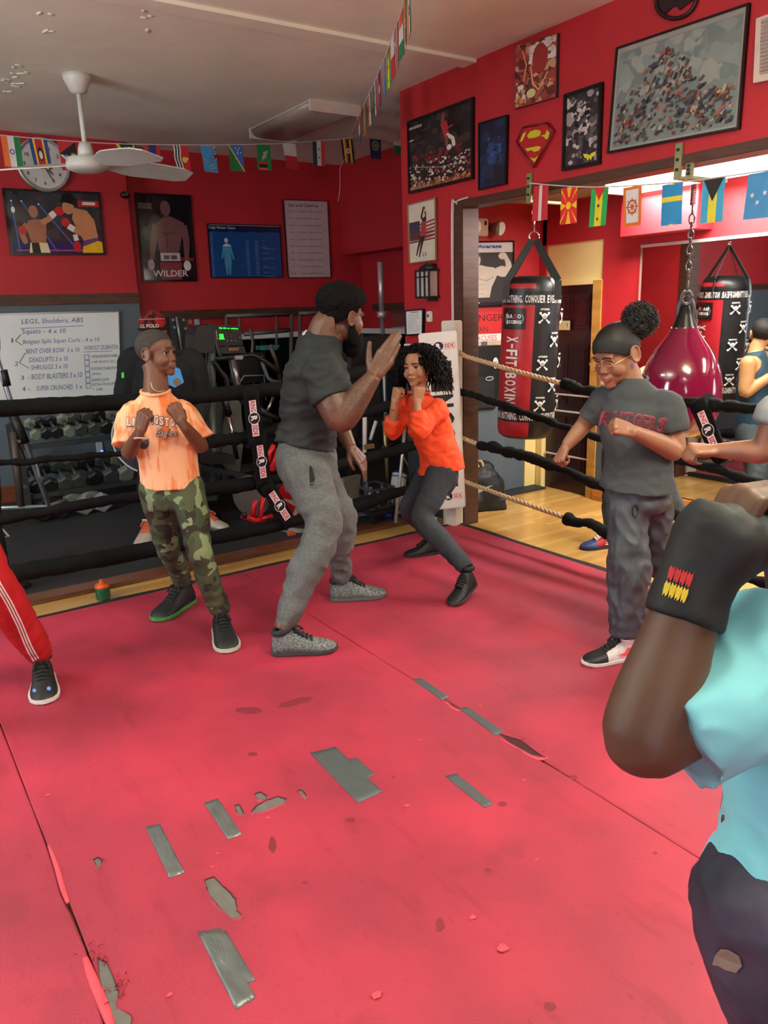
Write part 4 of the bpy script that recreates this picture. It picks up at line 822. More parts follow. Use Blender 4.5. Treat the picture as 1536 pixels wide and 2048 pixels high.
def spacer(label, top, bot, wd, n, logo=True):
    top, bot = Vector(top), Vector(bot); t = thing('rope_spacer', bot, label, 'strap'); Y = (top-bot); L_ = Y.length; Y.normalize(); X = Vector((1, 0, 0)) if abs(n[1]) > .5 else Vector((0, -1, 0)); X = (X-Y*X.dot(Y)).normalized(); N = Vector(n)
    b = B(); b.prism([bot-X*wd/2+N*.03, bot+X*wd/2+N*.03, top+X*wd/2+N*.03, top-X*wd/2+N*.03], N, .014); b.tube([bot-X*wd/2+Y*.0, bot+X*wd/2], .046, n=14); b.tube([top-X*wd/2, top+X*wd/2], .05, n=14); b.build('strap', t, SLV)
    if logo:
        b = B(); A = Art(b, planemap((top+bot)/2+N*.045, X, Y, N)); ringside(A, 0, 0, min(L_*.8, .24), rot=-pi/2); b.build('logo', t, fix=False)
    return t
spacer('upper black branded strap between the far side ropes', PY(497, 790, YR-.01), PY(507, 880, YR-.01), .10, (0, -1, 0)); spacer('middle black branded strap between the far side ropes', PY(512, 880, YR-.01), PY(522, 962, YR-.01), .10, (0, -1, 0)); spacer('slanting lowest branded strap between the far side ropes', PY(532, 975, YR-.01), PY(574, 1042, YR-.01), .09, (0, -1, 0))
spacer('black branded strap hanging from the top right side rope', PX(1408, 812, XQ-.01), PX(1446, 905, XQ-.01), .09, (-1, 0, 0))
p0 = Vector((3.475, 4.29, -.03)); t = thing('ring_corner_post', p0, 'white steel ring corner post where the ropes meet', 'post')
pd = Matrix.Rotation(.3, 3, 'Z')
b = B(); b.box(p0+Vector((0, 0, .74)), (.11, .11, 1.5), None, pd, .008); b.build('post', t, flat((206, 200, 186), .5))
b = B(); b.box(p0+Vector((0, 0, .005)), (.15, .15, .012), None, pd); b.build('base_plate', t, flat((190, 186, 176)))
for q in (Q1, Q2, Q3, Q4):
    b = B(); c = q[0]
    for k in range(3): b.tube([c+Vector((.02*cos(a)-.01, .035*cos(a)-.01+k*.012, .035*sin(a))) for a in [j*pi/6 for j in range(13)]], .011, n=8)
    b.build('turnbuckle_knot', t, TAN)
t = thing('corner_pad', (3.42, 4.22, .1), 'white padded corner cover with bold black lettering', 'pad')
def padc(px, py, off): 
    a = Vector((3.38, 4.16)); n = a.normalized(); d = ray(px, py); return CP+d*((a.length+off)/(d.x*n.x+d.y*n.y))
TL, TR, BL, BR = padc(836, 668, -.02), padc(914, 661, -.02), padc(866, 1021, -.02), padc(931, 1015, -.02); nb = Vector((-.66, -.75, 0))
b = B(); i = b.mi(None)
b.prism([TL-nb*.09, TR-nb*.09, BR-nb*.09, BL-nb*.09], nb, .09); bmesh.ops.bevel(b.bm, geom=b.bm.edges[:], offset=.008, segments=2, affect='EDGES'); b.build('pad', t, mat((222, 220, 212), rough=.4, var=.03, bump=.1, bscale=20))
b = B(); A = Art(b, quadmap(TL, TR, BL, BR, .24, 1.33, nb)); ringside(A, .12, 1.23, .205); ringside(A, .12, .10, .205)
for k, ch in enumerate('RINGSIDE'): A.text(ch, .055, 1.12-k*.122, .14, (18, 18, 20), w=.095, bold=.06, rot=-pi/2)
b.build('lettering', t, fix=False)

# ------------------------------------------------------------------ heavy bag and teardrop bag
def JF(ax, ay):
    a = Vector((ax, ay)); L_ = a.length; n = a/L_
    def f(px, py, off=0.):
        d = ray(px, py); return CP+d*((L_+off)/(d.x*n.x+d.y*n.y))
    return f
J = JF(3.80, 3.84); top, bot = J(1065, 562), J(1049, 866); t = thing('heavy_bag', bot, 'red and black hanging heavy punching bag with white lettering', 'punching bag')
ax_ = (top-bot).normalized(); tc_ = (-Vector((3.80, 3.84, 0))).normalized(); tc_ = (tc_-ax_*tc_.dot(ax_)).normalized(); rv = tc_.cross(ax_).normalized()
if rv.dot(rt) < 0: rv = -rv
RB, LB = .19, (top-bot).length
VB = mat((24, 25, 27), rough=.38, var=.1, bump=.15, bscale=14); VR = mat((168, 30, 40), rough=.38, var=.05, bump=.15, bscale=14)
b = B(); vi, vr = b.mi(VB), b.mi(VR); prof = [(-.035, .3), (-.02, .8), (.0, .95), (.04, 1.)]+[(LB*k/10, 1.) for k in range(1, 10)]+[(LB-.08, 1.), (LB-.05, .99), (LB-.02, .96), (LB+.015, .85), (LB+.03, .5)]
n = 48; rows = []
for z, r in prof: rows.append([b.bm.verts.new(bot+ax_*z+(tc_*cos(a)+rv*sin(a))*RB*r) for a in [2*pi*k/n for k in range(n)]])
for j in range(len(rows)-1):
    for k in range(n):
        a = (2*pi*(k+.5)/n+pi) % (2*pi)-pi; red = (-1.9 < a < .10 or a > 1.85 or a < -2.75) and 1 < j and prof[j+1][0] < LB+.0 and not (LB*.865 < (prof[j][0]+prof[j+1][0])/2 < LB*.955)
        b._f([rows[j][k], rows[j][(k+1) % n], rows[j+1][(k+1) % n], rows[j+1][k]], vr if red else vi, True)
b._f(rows[0], vi); b._f(rows[-1], vi)
bagm = b.build('bag_body', t)
fm = lambda x, y, l: bot+ax_*y+(tc_*cos(x/RB)+rv*sin(x/RB))*(RB+.0012+l*.00008)
b = B(); A = Art(b, fm, rough=.4); bk = (16, 16, 18); w_ = (226, 226, 222)
def pxv(py): return LB*(866-py)/(866-562)
A.rect(-.59, pxv(608), .59, pxv(582), bk, k=48); A.rect(-.59, pxv(836), .59, pxv(811), bk, k=48)
for y, x in ((pxv(604), -.27), (pxv(832), -.27), (pxv(604), .29), (pxv(832), .29)):
    s = 'FEAR NOTHING, CONQUER EVERYTHING'
    for ch in s[:24 if x > 0 else 99]:
        if ch == ' ': x += .011; continue
        q = .006 if ch in ",I" else .0155; A.text(ch, x, y, .048 if ch != ',' else .014, w_, w=q, bold=.03); x += q+.0035
for o_ in (0., .62):
    A.rect(-.2+o_, pxv(654), -.03+o_, pxv(614), bk, k=8)
    yc = pxv(634); A.disc(-.113+o_, yc, .072, (170, 170, 170), .052, 30); A.disc(-.113+o_, yc, .067, (40, 40, 44), .047, 30)
    for k, ch in enumerate('NAZO'): A.text(ch, -.17+k*.029+o_, yc+.002, .027, w_ if ch != 'Z' else (170, 30, 40), w=.025, bold=.05)
    for k, ch in enumerate('BOXING'): A.text(ch, -.165+k*.0185+o_, yc-.033, .024, w_, w=.016, bold=.05)
    yv = pxv(668)
    for ch in 'X-FIT BOXING':
        if ch == ' ': yv -= .035; continue
        q = {'I': .013, '-': .028}.get(ch, .038)
        if ch == '-': A.text(ch, -.118+o_, yv, .016, w_, w=q, bold=.03, rot=-pi/2)
        else: A.text(ch, -.155+o_, yv, .085, w_, w=q, bold=.03, rot=-pi/2)
        yv -= q+.009
def skull(x, y, s=.055):
    A.text('X-FIT BOXING', x-s*.55, y+s*.75, s*.22, w_, w=s*1.1, bold=.05); A.disc(x, y+s*.1, s*.30, w_, s*.34, 10); A.disc(x, y, s*.16, bk, n=8); A.disc(x, y, s*.09, w_, n=6)
    for sx in (-1, 1):
        A.stroke([(x+sx*s*.25, y+s*.1), (x+sx*s*.6, y+s*.5)], s*.16, w_); A.stroke([(x+sx*s*.2, y-s*.3), (x+sx*s*.6, y-s*.7)], s*.16, w_); A.disc(x+sx*s*.5, y+s*.42, s*.16, w_, n=6); A.disc(x+sx*s*.55, y-s*.62, s*.16, w_, n=6)
for px, py in ((1087, 630), (1105, 675), (1083, 720), (1101, 763), (1078, 800)): skull(RB*math.asin(max(-.95, min(.95, (px-(1065-(py-562)*.052))/58))), pxv(py))
for py in (630, 716, 800): skull(RB*1.35, pxv(py)); skull(-RB*2.3, pxv(py+20))
b.build('lettering', t, fix=False)
apex = J(1068, 480); WEB = flat((30, 36, 36), .6); b = B()
for s in (-1, 1):
    for f_ in (-1, 1):
        e = top+rv*RB*.86*s*.9+tc_*RB*.55*f_; m_ = e-ax_*.14+rv*.02*s+tc_*.035*f_
        for a_, d_ in ((apex+rv*.012*s, e+rv*.015*s+tc_*.02*f_), (e+rv*.015*s+tc_*.02*f_, e-ax_*.12+rv*.02*s+tc_*.035*f_)):
            u_ = (d_-a_).normalized(); sd = u_.cross(tc_).normalized()
            b.prism([a_-sd*.022, a_+sd*.022, d_+sd*.022, d_-sd*.022], tc_*1.0, .006)
b.build('hanging_strap', t, WEB)
b = B(); b.tube([apex+Vector((0, 0, .02))+rv*.032*cos(a)+Vector((0, 0, .032*sin(a))) for a in [k*pi/8 for k in range(17)]], .005, n=8); b.tube([apex+Vector((0, 0, .05)), apex+Vector((0, 0, .16))], .005, n=8); b.tube([apex+Vector((0, 0, .17))+rv*.016*cos(a)+Vector((0, 0, .022*sin(a))) for a in [k*pi/8 for k in range(17)]], .004, n=8)
for k in range(9):
    c = apex+Vector((0, 0, .20+k*.034)); d = rv if k % 2 else tc_; b.tube([c+d*.010*cos(a)+Vector((0, 0, .022*sin(a))) for a in [k2*pi/6 for k2 in range(13)]], .0035, n=6)
b.build('ring_and_chain', t, CHROME)
# brackets on the beam
BRK = mat((150, 156, 110), rough=.35, metal=.4)
def bracket(px, y0, y1, label, wd=.04):
    a, c = PX(px, y0, XR-.02), PX(px, y1, XR-.02); t = thing('beam_bracket', (a+c)/2, label, 'bracket'); b = B(); b.bb((XR-.018, a.y-wd/2, c.z), (XR-.002, a.y+wd/2, a.z), bev=.002); b.build('plate', t, BRK)
    for k in range(3):
        z = a.z+(c.z-a.z)*(.2+.3*k); b = B(); b.tube([(XR-.018, a.y, z), (XR-.026, a.y, z)], .008, n=6); b.build('bolt', t, flat((40, 40, 36), .4))
    b = B(); b.bb((XR-.018, a.y-wd/2, c.z-.014), (XR+.28, a.y+wd/2, c.z)); b.build('arm', t, BRK)
bracket(1057, 346, 400, 'steel beam bracket above the heavy bag, beside the shield plaque'); bracket(1357, 286, 352, 'bright steel bracket on the beam below the crowd painting'); 
J = JF(3.76, 2.64); t = thing('teardrop_bag', J(1362, 868), 'glossy dark magenta teardrop water bag hanging on a chain', 'punching bag')
prof = [(872, 8), (871, 30), (866, 50), (850, 66), (825, 75), (803, 79), (788, 78.5), (772, 77.5), (758, 75.5), (742, 73), (728, 68), (712, 61), (698, 52), (680, 39), (668, 31), (657, 25), (654, 24), (630, 15), (612, 9), (608, 4)]
b = B(); a1 = b.mi(mat((116, 16, 52), rough=.12, coat=1., var=.05)); a2 = b.mi(flat((18, 18, 20), .3)); cx = J(1362, 760); rows = []; n = 48
for y, r in prof:
    p = J(1362, y); rr = r*4.25/FPX; rows.append(([b.bm.verts.new((cx.x+rr*cos(2*pi*k/n), cx.y+rr*sin(2*pi*k/n), p.z)) for k in range(n)], y))
for (r0, y0), (r1, y1) in zip(rows, rows[1:]):
    for k in range(n): b._f([r0[k], r0[(k+1) % n], r1[(k+1) % n], r1[k]], a1 if y0 > 655 else a2, True)
b._f(rows[0][0], a1); b._f(rows[-1][0], a2); o = b.build('bag_body', t)
b = B()
for k in range(10): a = k*pi/5; p = J(1362, 656); b.ell(Vector((cx.x+.0695*cos(a), cx.y+.0695*sin(a), p.z)), .006, n=6, k=4)
b.build('rivets', t, CHROME)
b = B(); z0 = J(1362, 608).z; c = Vector((cx.x, cx.y, z0))
for s in (-1, 1): b.tube([c+rv*.04*s+Vector((0, 0, -.07)), c+rv*.035*s, c+rv*.01*s+Vector((0, 0, .045))], [.010, .012, .008], n=8, sub=4)
b.tube([c+Vector((0, 0, .03))+rv*.026*cos(a)+Vector((0, 0, .034*sin(a))) for a in [k*pi/8 for k in range(17)]], .011, n=8); b.tube([c+Vector((0, 0, .06)), c+Vector((0, 0, .12))], .008, n=8); b.build('shackle', t, flat((70, 72, 74), .25))
b = B(); zt = PX(1377, 340, XR).z
k = 0; z = z0+.13
while z < zt-.20:
    d = rv if k % 2 else tc_; cc = Vector((cx.x, cx.y, z+.02)); b.tube([cc+d*.014*cos(a)+Vector((0, 0, .026*sin(a))) for a in [q*pi/6 for q in range(13)]], .0045, n=6); z += .040; k += 1
b.tube([Vector((cx.x, cx.y, z)), Vector((cx.x, cx.y, z+.05))], .005, n=6); b.build('chain', t, mat((110, 108, 106), rough=.3, metal=.8))
b = B(); b.tube([Vector((cx.x+.014*cos(q*.9), cx.y+.014*sin(q*.9), z+.05+q*.0011)) for q in range(90)], .0028, n=5); b.build('spring', t, flat((60, 44, 44), .3))
bracket(1378, 326, 352, 'second dark bracket on the beam, holding the teardrop bag chain')

# ------------------------------------------------------------------ small things on and beside the mat
c = PZ(209, 1197, -.03)+Vector((0, .05, 0)); c.y = 4.42; c.x = .97; t = thing('water_bottle', c, 'squat green bottle with an orange cap beside the mat edge', 'bottle')
b = B(); b.tube([c+Vector((0, 0, z)) for z in (0, .01, .05, .068, .075)], [.036, .04, .041, .04, .038], n=24); b.build('bottle_body', t, flat((26, 84, 54), .3)); b = B(); b.tube([c+Vector((0, 0, z)) for z in (.074, .078, .094, .10, .104, .12)], [.041, .043, .036, .018, .014, .012], n=20); b.build('cap', t, flat((236, 100, 40), .4))
c = Vector((3.30, 4.33, -.03)); t = thing('plastic_jar', c, 'small white lidded plastic jar at the foot of the corner post', 'jar')
b = B(); b.tube([c+Vector((0, 0, z)) for z in (0, .01, .06, .07)], [.034, .037, .037, .032], n=20); b.build('jar_body', t, flat((214, 206, 196), .3)); b = B(); b.tube([c+Vector((0, 0, z)) for z in (.07, .072, .092, .095)], [.042, .044, .044, .036], n=20); b.build('lid', t, flat((226, 226, 222), .4))
c = Vector((3.99, 4.57, -.03)); t = thing('gym_bag', c, 'black gym duffel bag with white curved tick against grey wall', 'bag', rz=0)
b = B(); R = Matrix.Rotation(-.35, 3, 'Z')
b.ell(c+Vector((0, 0, .16)), (.21, .15, .16), R=R); b.ell(c+Vector((-.02, 0, .24)), (.17, .13, .13), R=R); b.ell(c+Vector((.1, 0, .10)), (.14, .14, .10), R=R); b.ell(c+Vector((-.12, 0, .10)), (.12, .14, .10), R=R); b.ell(c+Vector((.02, .02, .33)), (.12, .08, .05), R=R); b.box(c+Vector((0, 0, .05)), (.36, .24, .10), None, R)
gb = skin('bag_body', b, t, mat((17, 18, 19), rough=.6, bump=.3, bscale=20), .012, 4, folds(.02, (8, 8, 8)))
J = JF(3.88, 4.40); b = B(); i = b.mi(flat((216, 216, 210)))
sw = [(939, 968), (937, 980), (943, 987), (955, 987), (970, 980), (987, 970), (968, 975), (954, 978), (947, 974), (944, 966)]
b.fan([J(x, y, -.055) for x, y in sw], i); b.build('tick_logo', t, fix=False)
b = B(); b.tube([J(957, 935, .05), J(954, 925, .06), J(962, 923, .06), J(966, 934, .05)], .012, n=8, sub=4); b.build('grab_handle', t, flat((176, 160, 124)))
c = Vector((3.40, 2.10, 0)); t = thing('headguard', c, 'black padded sparring gear with white web emblem at mat edge', 'boxing gear')
b = B(); b.ell(c+Vector((0, .03, .085)), (.12, .10, .085)); b.ell(c+Vector((.05, -.04, .075)), (.08, .07, .07)); b.ell(c+Vector((-.07, -.01, .06)), (.06, .08, .06)); b.box(c+Vector((0, 0, .03)), (.18, .14, .06), None, None, .01); gl = skin('padding', b, t, mat((20, 21, 23), rough=.3, bump=.1, bscale=12), .008, 5)
J = JF(3.33, 2.02); b = B(); A = Art(b, lambda x, y, l: J(x, y, -.035)-(ray(1470, 1215).normalized())*l*.0002)
A.poly([(1460, 1214), (1476, 1210), (1485, 1212), (1484, 1219), (1474, 1222)], (215, 215, 210))
for q in ((1468, 1215), (1474, 1213), (1479, 1214), (1472, 1218), (1478, 1218)): A.disc(q[0], q[1], 1.6, (20, 20, 22), n=8)
b.build('web_emblem', t, fix=False); b = B(); b.tube([J(1424, 1218, -.02), J(1430, 1205, -.03), J(1440, 1198, -.03)], .010, n=8, sub=4); b.build('trim_piping', t, flat((180, 60, 62)))
b = B(); A = Art(b, planemap((0, 0, -.0145), (1, 0, 0), (0, 1, 0), (0, 0, 1))); P = [PZ(x, y, -.015) for x, y in ((-20, 1030), (2, 1056), (18, 1073), (2, 1076), (-30, 1077))]
for p, q in ((P[0], P[2]), (P[2], P[4])): A.stroke([(p.x, p.y), (q.x, q.y)], .014, (190, 194, 190))
tag(b.build('floor_marking', None, fix=False), 'thin white angle line marked on the black rubber floor at left', 'marking')
# ------------------------------------------------------------------ dumbbells and their rack
def dumbbell_proto():
    pass
DK = mat((26, 28, 28), rough=.45, var=.2, scale=20); LT = mat((120, 126, 112), rough=.5, var=.1, scale=20); MID = mat((64, 70, 64), rough=.45, var=.15, scale=20)
def dumbbell(c, r, m, label, yaw=0., tilt=0., L_=None, group='dumbbells on the two-tier rack'):
    c = Vector(c); L_ = L_ or r*2.4; t = thing('dumbbell', c, label, 'dumbbell', group); R = Matrix.Rotation(yaw, 3, 'Z')@Matrix.Rotation(tilt, 3, 'X')
    for s in (-1, 1):
        b = B(); q = lambda d, rr: [c+R@Vector((rr*cos(a+pi/6), s*d, rr*sin(a+pi/6))) for a in [k*pi/3 for k in range(6)]]
        b.rings([q(L_-r*.85, r*.75), q(L_-r*.7, r), q(L_-.012, r), q(L_, r*.8)], m, smooth=False); b.build('hex_head', t)
    b = B(); b.tube([c+R@Vector((0, -L_+r*.5, 0)), c+R@Vector((0, L_-r*.5, 0))], .014, n=10); b.build('handle', t, mat((120, 122, 120), rough=.3, metal=.7))
YD = 6.88; num = ['leftmost', 'second', 'third', 'fourth', 'fifth', 'sixth', 'seventh', 'eighth', 'ninth', 'tenth', 'eleventh', 'twelfth', 'thirteenth']
rk = thing('dumbbell_rack', (1.6, 6.95, -.015), 'grey metal two-tier dumbbell rack under the whiteboard', 'rack')
RM = mat((58, 60, 60), rough=.45, metal=.3)
for z0, dz, nm in ((.56, .12, 'upper_shelf'), (.15, .14, 'lower_shelf')):
    for q in (0, 1):
        b = B(); y = YD-.16+q*.30; b.box((1.84, y, z0+q*dz), (1.78, .035, .04), None, None, .004); b.build(nm, rk, RM)
for x in (.98, 2.70):
    for q in (0, 1):
        b = B(); b.bb((x-.025, YD-.2+q*.34, -.015), (x+.025, YD-.14+q*.34, .62+q*.1)); b.build('upright', rk, RM)
    b = B(); b.bb((x-.025, YD-.3, -.015), (x+.025, YD+.3, .02)); b.build('foot', rk, RM)
up_ = [(66, DK), (87, DK), (108, DK), (133, LT), (157, MID), (183, MID), (208, DK), (232, LT)]
for k, (px, m) in enumerate(up_):
    x = PY(px, 862, YD).x; r = .050+k*.0022
    dumbbell((x, YD, .66+r*.4), r, LT if k == 0 else m, '%s hex dumbbell from the left on the upper rack shelf%s' % (num[k], ', small pale grey' if k == 0 else ''), tilt=.37, L_=.125+k*.003)
for k in range(6):
    x = 2.05+k*.125; dumbbell((x, YD, .68), .062, DK, '%s dark hex dumbbell right of the boy on the upper rack shelf' % num[k], tilt=.37)
for k, px in enumerate((64, 92, 122, 150, 182, 214, 245)):
    x = PY(px, 950, YD).x; r = .068+k*.002
    dumbbell((x, YD, .245+r*.4), r, [DK, DK, MID, MID, DK, MID, LT][k], '%s large hex dumbbell from the left on the lower rack shelf' % num[k], tilt=.42, L_=.16)
for k in range(5): dumbbell((1.98+k*.165, YD, .28), .078, DK, '%s large dark dumbbell right of the boy on the lower rack shelf' % num[k], tilt=.42, L_=.16)
for k, (px, py, m) in enumerate(((66, 1003, DK), (104, 1000, DK), (145, 990, LT), (181, 986, mat((136, 142, 144), rough=.5)))):
    p = PZ(px, py+22, -.015); dumbbell((p.x, 6.62, .066), .085, m, ['darkest dumbbell at left on the floor under the rack', 'dark dumbbell second on the floor under the rack', 'pale olive hex dumbbell on the floor under the rack', 'light grey hex dumbbell standing rightmost under the rack'][k], L_=.16, yaw=.15, group=None)
p = PY(199, 895, YB-.01); t = thing('wall_outlet_cover', p, 'white outlet plate with blue glow low on the back wall', 'outlet'); b = B(); b.box(p, (.06, .02, .10), None, None, .004); b.build('plate', t, flat((190, 196, 196))); b = B(); b.ell(p+Vector((.015, -.012, -.035)), (.014, .006, .010)); b.build('indicator_light', t, mat((80, 120, 255), emit=3.))
# frame of an angled bench machine cropped by the left edge
t = thing('incline_machine', PZ(60, 1013, -.015), 'grey steel framed exercise machine cropped by the left edge', 'exercise machine')
J = lambda x, y: PY(x, y, 6.35)
for nm, pts, r, m in (('slanted_tube', [(-30, 640), (20, 800), (98, 1013)], .020, STEEL), ('pad_sleeve', [(26, 830), (50, 886)], .036, BLACK), ('upright', [(26, 864), (42, 1012)], .028, mat((66, 56, 50), rough=.5)), ('base_tube', [(-60, 1018), (92, 1013), (134, 1000)], .016, STEEL), ('cable', [(18, 845), (52, 920)], .006, BLACK), ('side_block', [(6, 740), (14, 772)], .03, BLACK), ('strut', [(66, 915), (96, 1010)], .018, GRAYM)):
    b = B(); b.tube([J(*p) for p in pts], r, n=8); b.build(nm, t, m)
for px, py in ((36, 881), (48, 972), (80, 955)):
    b = B(); p = J(px, py); b.tube([p, p+Vector((0, -.05, 0))], .014, n=8); b.build('pin', t, CHROME)
# ------------------------------------------------------------------ stair climber with green readout
YC = 5.75; J = lambda x, y, o=0: PY(x, y, YC+o)
t = thing('stair_climber', (2.35, YC+.2, -.015), 'cardio machine with a glowing green readout console', 'exercise machine')
S1 = mat((104, 118, 114), rough=.35, metal=.2); HOU = mat((62, 74, 68), rough=.45)
b = B(); P = [J(*p) for p in ((428, 650), (480, 652), (486, 690), (434, 692))]; b.prism(P, (0, 1, 0), .07); b.build('console', t, PLAST)
b = B(); P = [J(*p, -.04) for p in ((394, 652), (428, 648), (430, 706), (388, 706), (390, 670))]; b.prism(P, (0, 1, 0), .2); b.build('monitor_shroud', t, mat((24, 26, 27), rough=.5))
c = quadmap(J(428, 650), J(480, 652), J(434, 692), J(486, 690), 52, 40, (0, -1, 0)) if 0 else quadmap(J(428, 650), J(480, 652), J(434, 692), J(486, 690), 52, 40, (0, -1, 0))
b = B(); A = Art(b, c); GE = mat((40, 255, 60), emit=2.5, var=.01); A.rect(1, 1, 51, 39, (22, 23, 24)); A.text('22 00 or select', 9, 33, 3, GE, w=38, bold=.03); A.text('SE', 7, 14, 9, GE, w=9, bold=.04); A.rect(6, 12.5, 17, 13.5, GE); A.rect(2, 12, 3.4, 30, (226, 206, 190))
for x, y, q, c_ in ((22, 10, 1.6, (110, 110, 108)), (30, 10, 1.6, (110, 110, 108)), (38, 10, 1.6, (110, 110, 108)), (48, 16, 1.4, (150, 140, 130)), (45, 29, 1.2, (150, 120, 110)), (38, 29, 1.2, (150, 120, 110)), (10, 28, 1.2, (150, 60, 60)), (22, 22, .9, (90, 90, 90)), (31, 22, .9, (90, 90, 90)), (22, 17, .9, (90, 90, 90)), (31, 18, .9, (90, 90, 90))): A.disc(x, y, q, c_, n=10)
b.build('readout', t, fix=False)
b = B(); P = [J(*p, -.01) for p in ((436, 694), (488, 692), (492, 706), (442, 708))]; b.prism(P, (0, 1, 0), .09); b.build('tray', t, PLAST); b = B(); P = [J(*p, -.02) for p in ((457, 696), (478, 695), (478, 701), (458, 702))]; b.prism(P, (0, 1, 0), .01); b.build('badge', t, flat((130, 92, 60)))
b = B(); b.tube([J(423, 698), J(424, 780)], .030, n=12); b.tube([J(424, 780), J(428, 1000)], .030, n=12); b.build('left_column', t, S1)
b = B(); A = Art(b, planemap(J(426, 768, -.034), (0, 0, 1), (-1, 0, 0), (0, -1, 0))); A.text('LifeFitness', 0, 0, .024, (50, 60, 60), w=.19, bold=.02); b.build('lettering', t, fix=False)
b = B(); b.tube([J(463, 712), J(473, 760), J(480, 800)], .030, n=12); b.tube([J(470, 800), J(488, 880)], .022, n=12); b.build('right_column', t, mat((150, 156, 160), rough=.25, metal=.7))
b = B(); b.tube([J(430, 718, -.1), J(480, 713, -.12), J(512, 712, -.12), J(560, 745, -.15)], .019, n=10, sub=3); b.build('handrail', t, PLAST); b = B(); b.box(J(476, 715, -.13), (.07, .05, .03), None, None, .006); b.build('grip_sensor', t, flat((150, 152, 150), .3))
b = B(); b.tube([J(427, 722, -.05), J(440, 742, -.05), J(453, 760, -.05), J(456, 800, -.05)], .022, n=10, sub=3); b.build('curved_arm', t, PLAST)
b = B(); b.tube([J(424, 652, -.02), J(432, 690, -.02), J(442, 715, -.02)], .018, n=8, sub=2); b.build('console_side', t, flat((60, 62, 62), .4))
b = B(); P = [J(*p) for p in ((412, 800), (446, 800), (444, 905), (436, 1000), (402, 1005), (404, 850))]; b.prism(P, (0, 1, 0), .5); b.build('rear_housing', t, HOU)
b = B(); P = [J(*p, -.03) for p in ((458, 800), (482, 800), (486, 890), (478, 960), (444, 930), (446, 850))]; b.prism(P, (0, 1, 0), .4); b.build('front_housing', t, mat((92, 96, 92), rough=.5))
b = B(); b.tube([J(456, 824, -.12), J(474, 918, -.12)], .018, n=10); b.build('push_rod', t, CHROME); b = B(); b.tube([J(446, 790, -.12), J(458, 830, -.12)], .028, n=10); b.build('rod_boot', t, PLAST)
b = B(); P = [J(*p, -.25) for p in ((405, 930), (500, 950), (502, 958), (400, 940))]; b.prism(P, (0, 1, 0), .1); P = [J(*p, -.2) for p in ((400, 905), (470, 912), (472, 930), (400, 926))]; b.prism(P, (0, 1, 0), .3); b.build('step_pedal', t, mat((28, 32, 36), rough=.4))
b = B(); b.bb((2.15, YC-.25, -.015), (2.85, YC+.5, .06)); b.build('base', t, BLACK)
# second machine (elliptical) behind the coach's back
YE = 6.32; J = lambda x, y, o=0: PY(x, y, YE+o)
t = thing('elliptical_trainer', (2.8, YE+.3, -.015), 'dark elliptical machine with grey arms beside the coach', 'exercise machine')
b = B(); b.tube([J(522, 712), J(530, 740), J(545, 762), J(600, 768)], .018, n=8, sub=3); b.build('grey_arm', t, GRAYM)
b = B(); b.tube([J(500, 655, .3), J(506, 685, .3), J(502, 720, .3)], .016, n=8, sub=2); b.build('moving_handle', t, flat((60, 62, 62), .4))
b = B(); b.prism([J(*p, .1) for p in ((480, 712), (530, 706), (536, 762), (478, 768))], (0, 1, 0), .2); b.build('shroud', t, mat((16, 18, 18), rough=.5))
b = B(); b.tube([J(478, 768), J(488, 752), J(528, 750), J(532, 800)], .008, n=6); b.build('bottle_cage', t, GRAYM)
b = B(); b.prism([J(*p, .25) for p in ((525, 692), (560, 690), (554, 700), (526, 700))], (0, 1, 0), .15); b.build('teal_tray', t, flat((34, 110, 110)))
b = B(); b.tube([J(540, 690, .2), J(552, 722, .2), J(560, 760, .2)], .02, n=8); b.build('right_arm', t, flat((80, 74, 70), .4))
b = B(); b.tube([J(515, 815), J(535, 828), J(556, 838)], .024, n=10); b.build('foot_grip', t, flat((70, 74, 76), .4)); b = B(); b.tube([J(546, 792), J(540, 812), J(532, 830)], .018, n=8); b.build('linkage', t, CHROME)
b = B(); b.prism([J(*p, .1) for p in ((518, 830), (545, 836), (548, 900), (530, 902))], (0, 1, 0), .3); b.build('flywheel_cover', t, mat((64, 70, 70), rough=.5)); b = B(); b.prism([J(*p, .0) for p in ((516, 840), (560, 848), (556, 862), (530, 872), (534, 900), (526, 900))], (0, 1, 0), .1); b.bb((2.75, YE+.05, -.015), (3.4, YE+.45, .08)); b.build('base', t, BLACK)
# power rack of pale tubes behind
t = thing('power_rack', (3.1, 6.9, -.015), 'pale grey square tube rack standing behind the machines', 'rack')
PT = mat((96, 92, 92), rough=.4, metal=.2)
for nm, pts in (('cross_beam', [(452, 632), (584, 627)]), ('cross_beam', [(598, 627), (660, 624)]), ('side_post', [(583, 626), (580, 960)]), ('side_post', [(600, 626), (598, 960)]), ('mid_beam', [(488, 668), (580, 660)]), ('thin_post', [(553, 632), (553, 700)]), ('side_post', [(453, 632), (455, 700)]), ('thin_post', [(478, 636), (480, 668)])):
    b = B(); P = [PY(*p, 7.2) for p in pts]; b.tube(P, .022 if nm != 'thin_post' else .014, n=4); b.build(nm, t, PT)
b = B(); b.bb((3.0, 7.05, -.015), (3.85, 7.35, .04)); b.build('foot', t, PT)
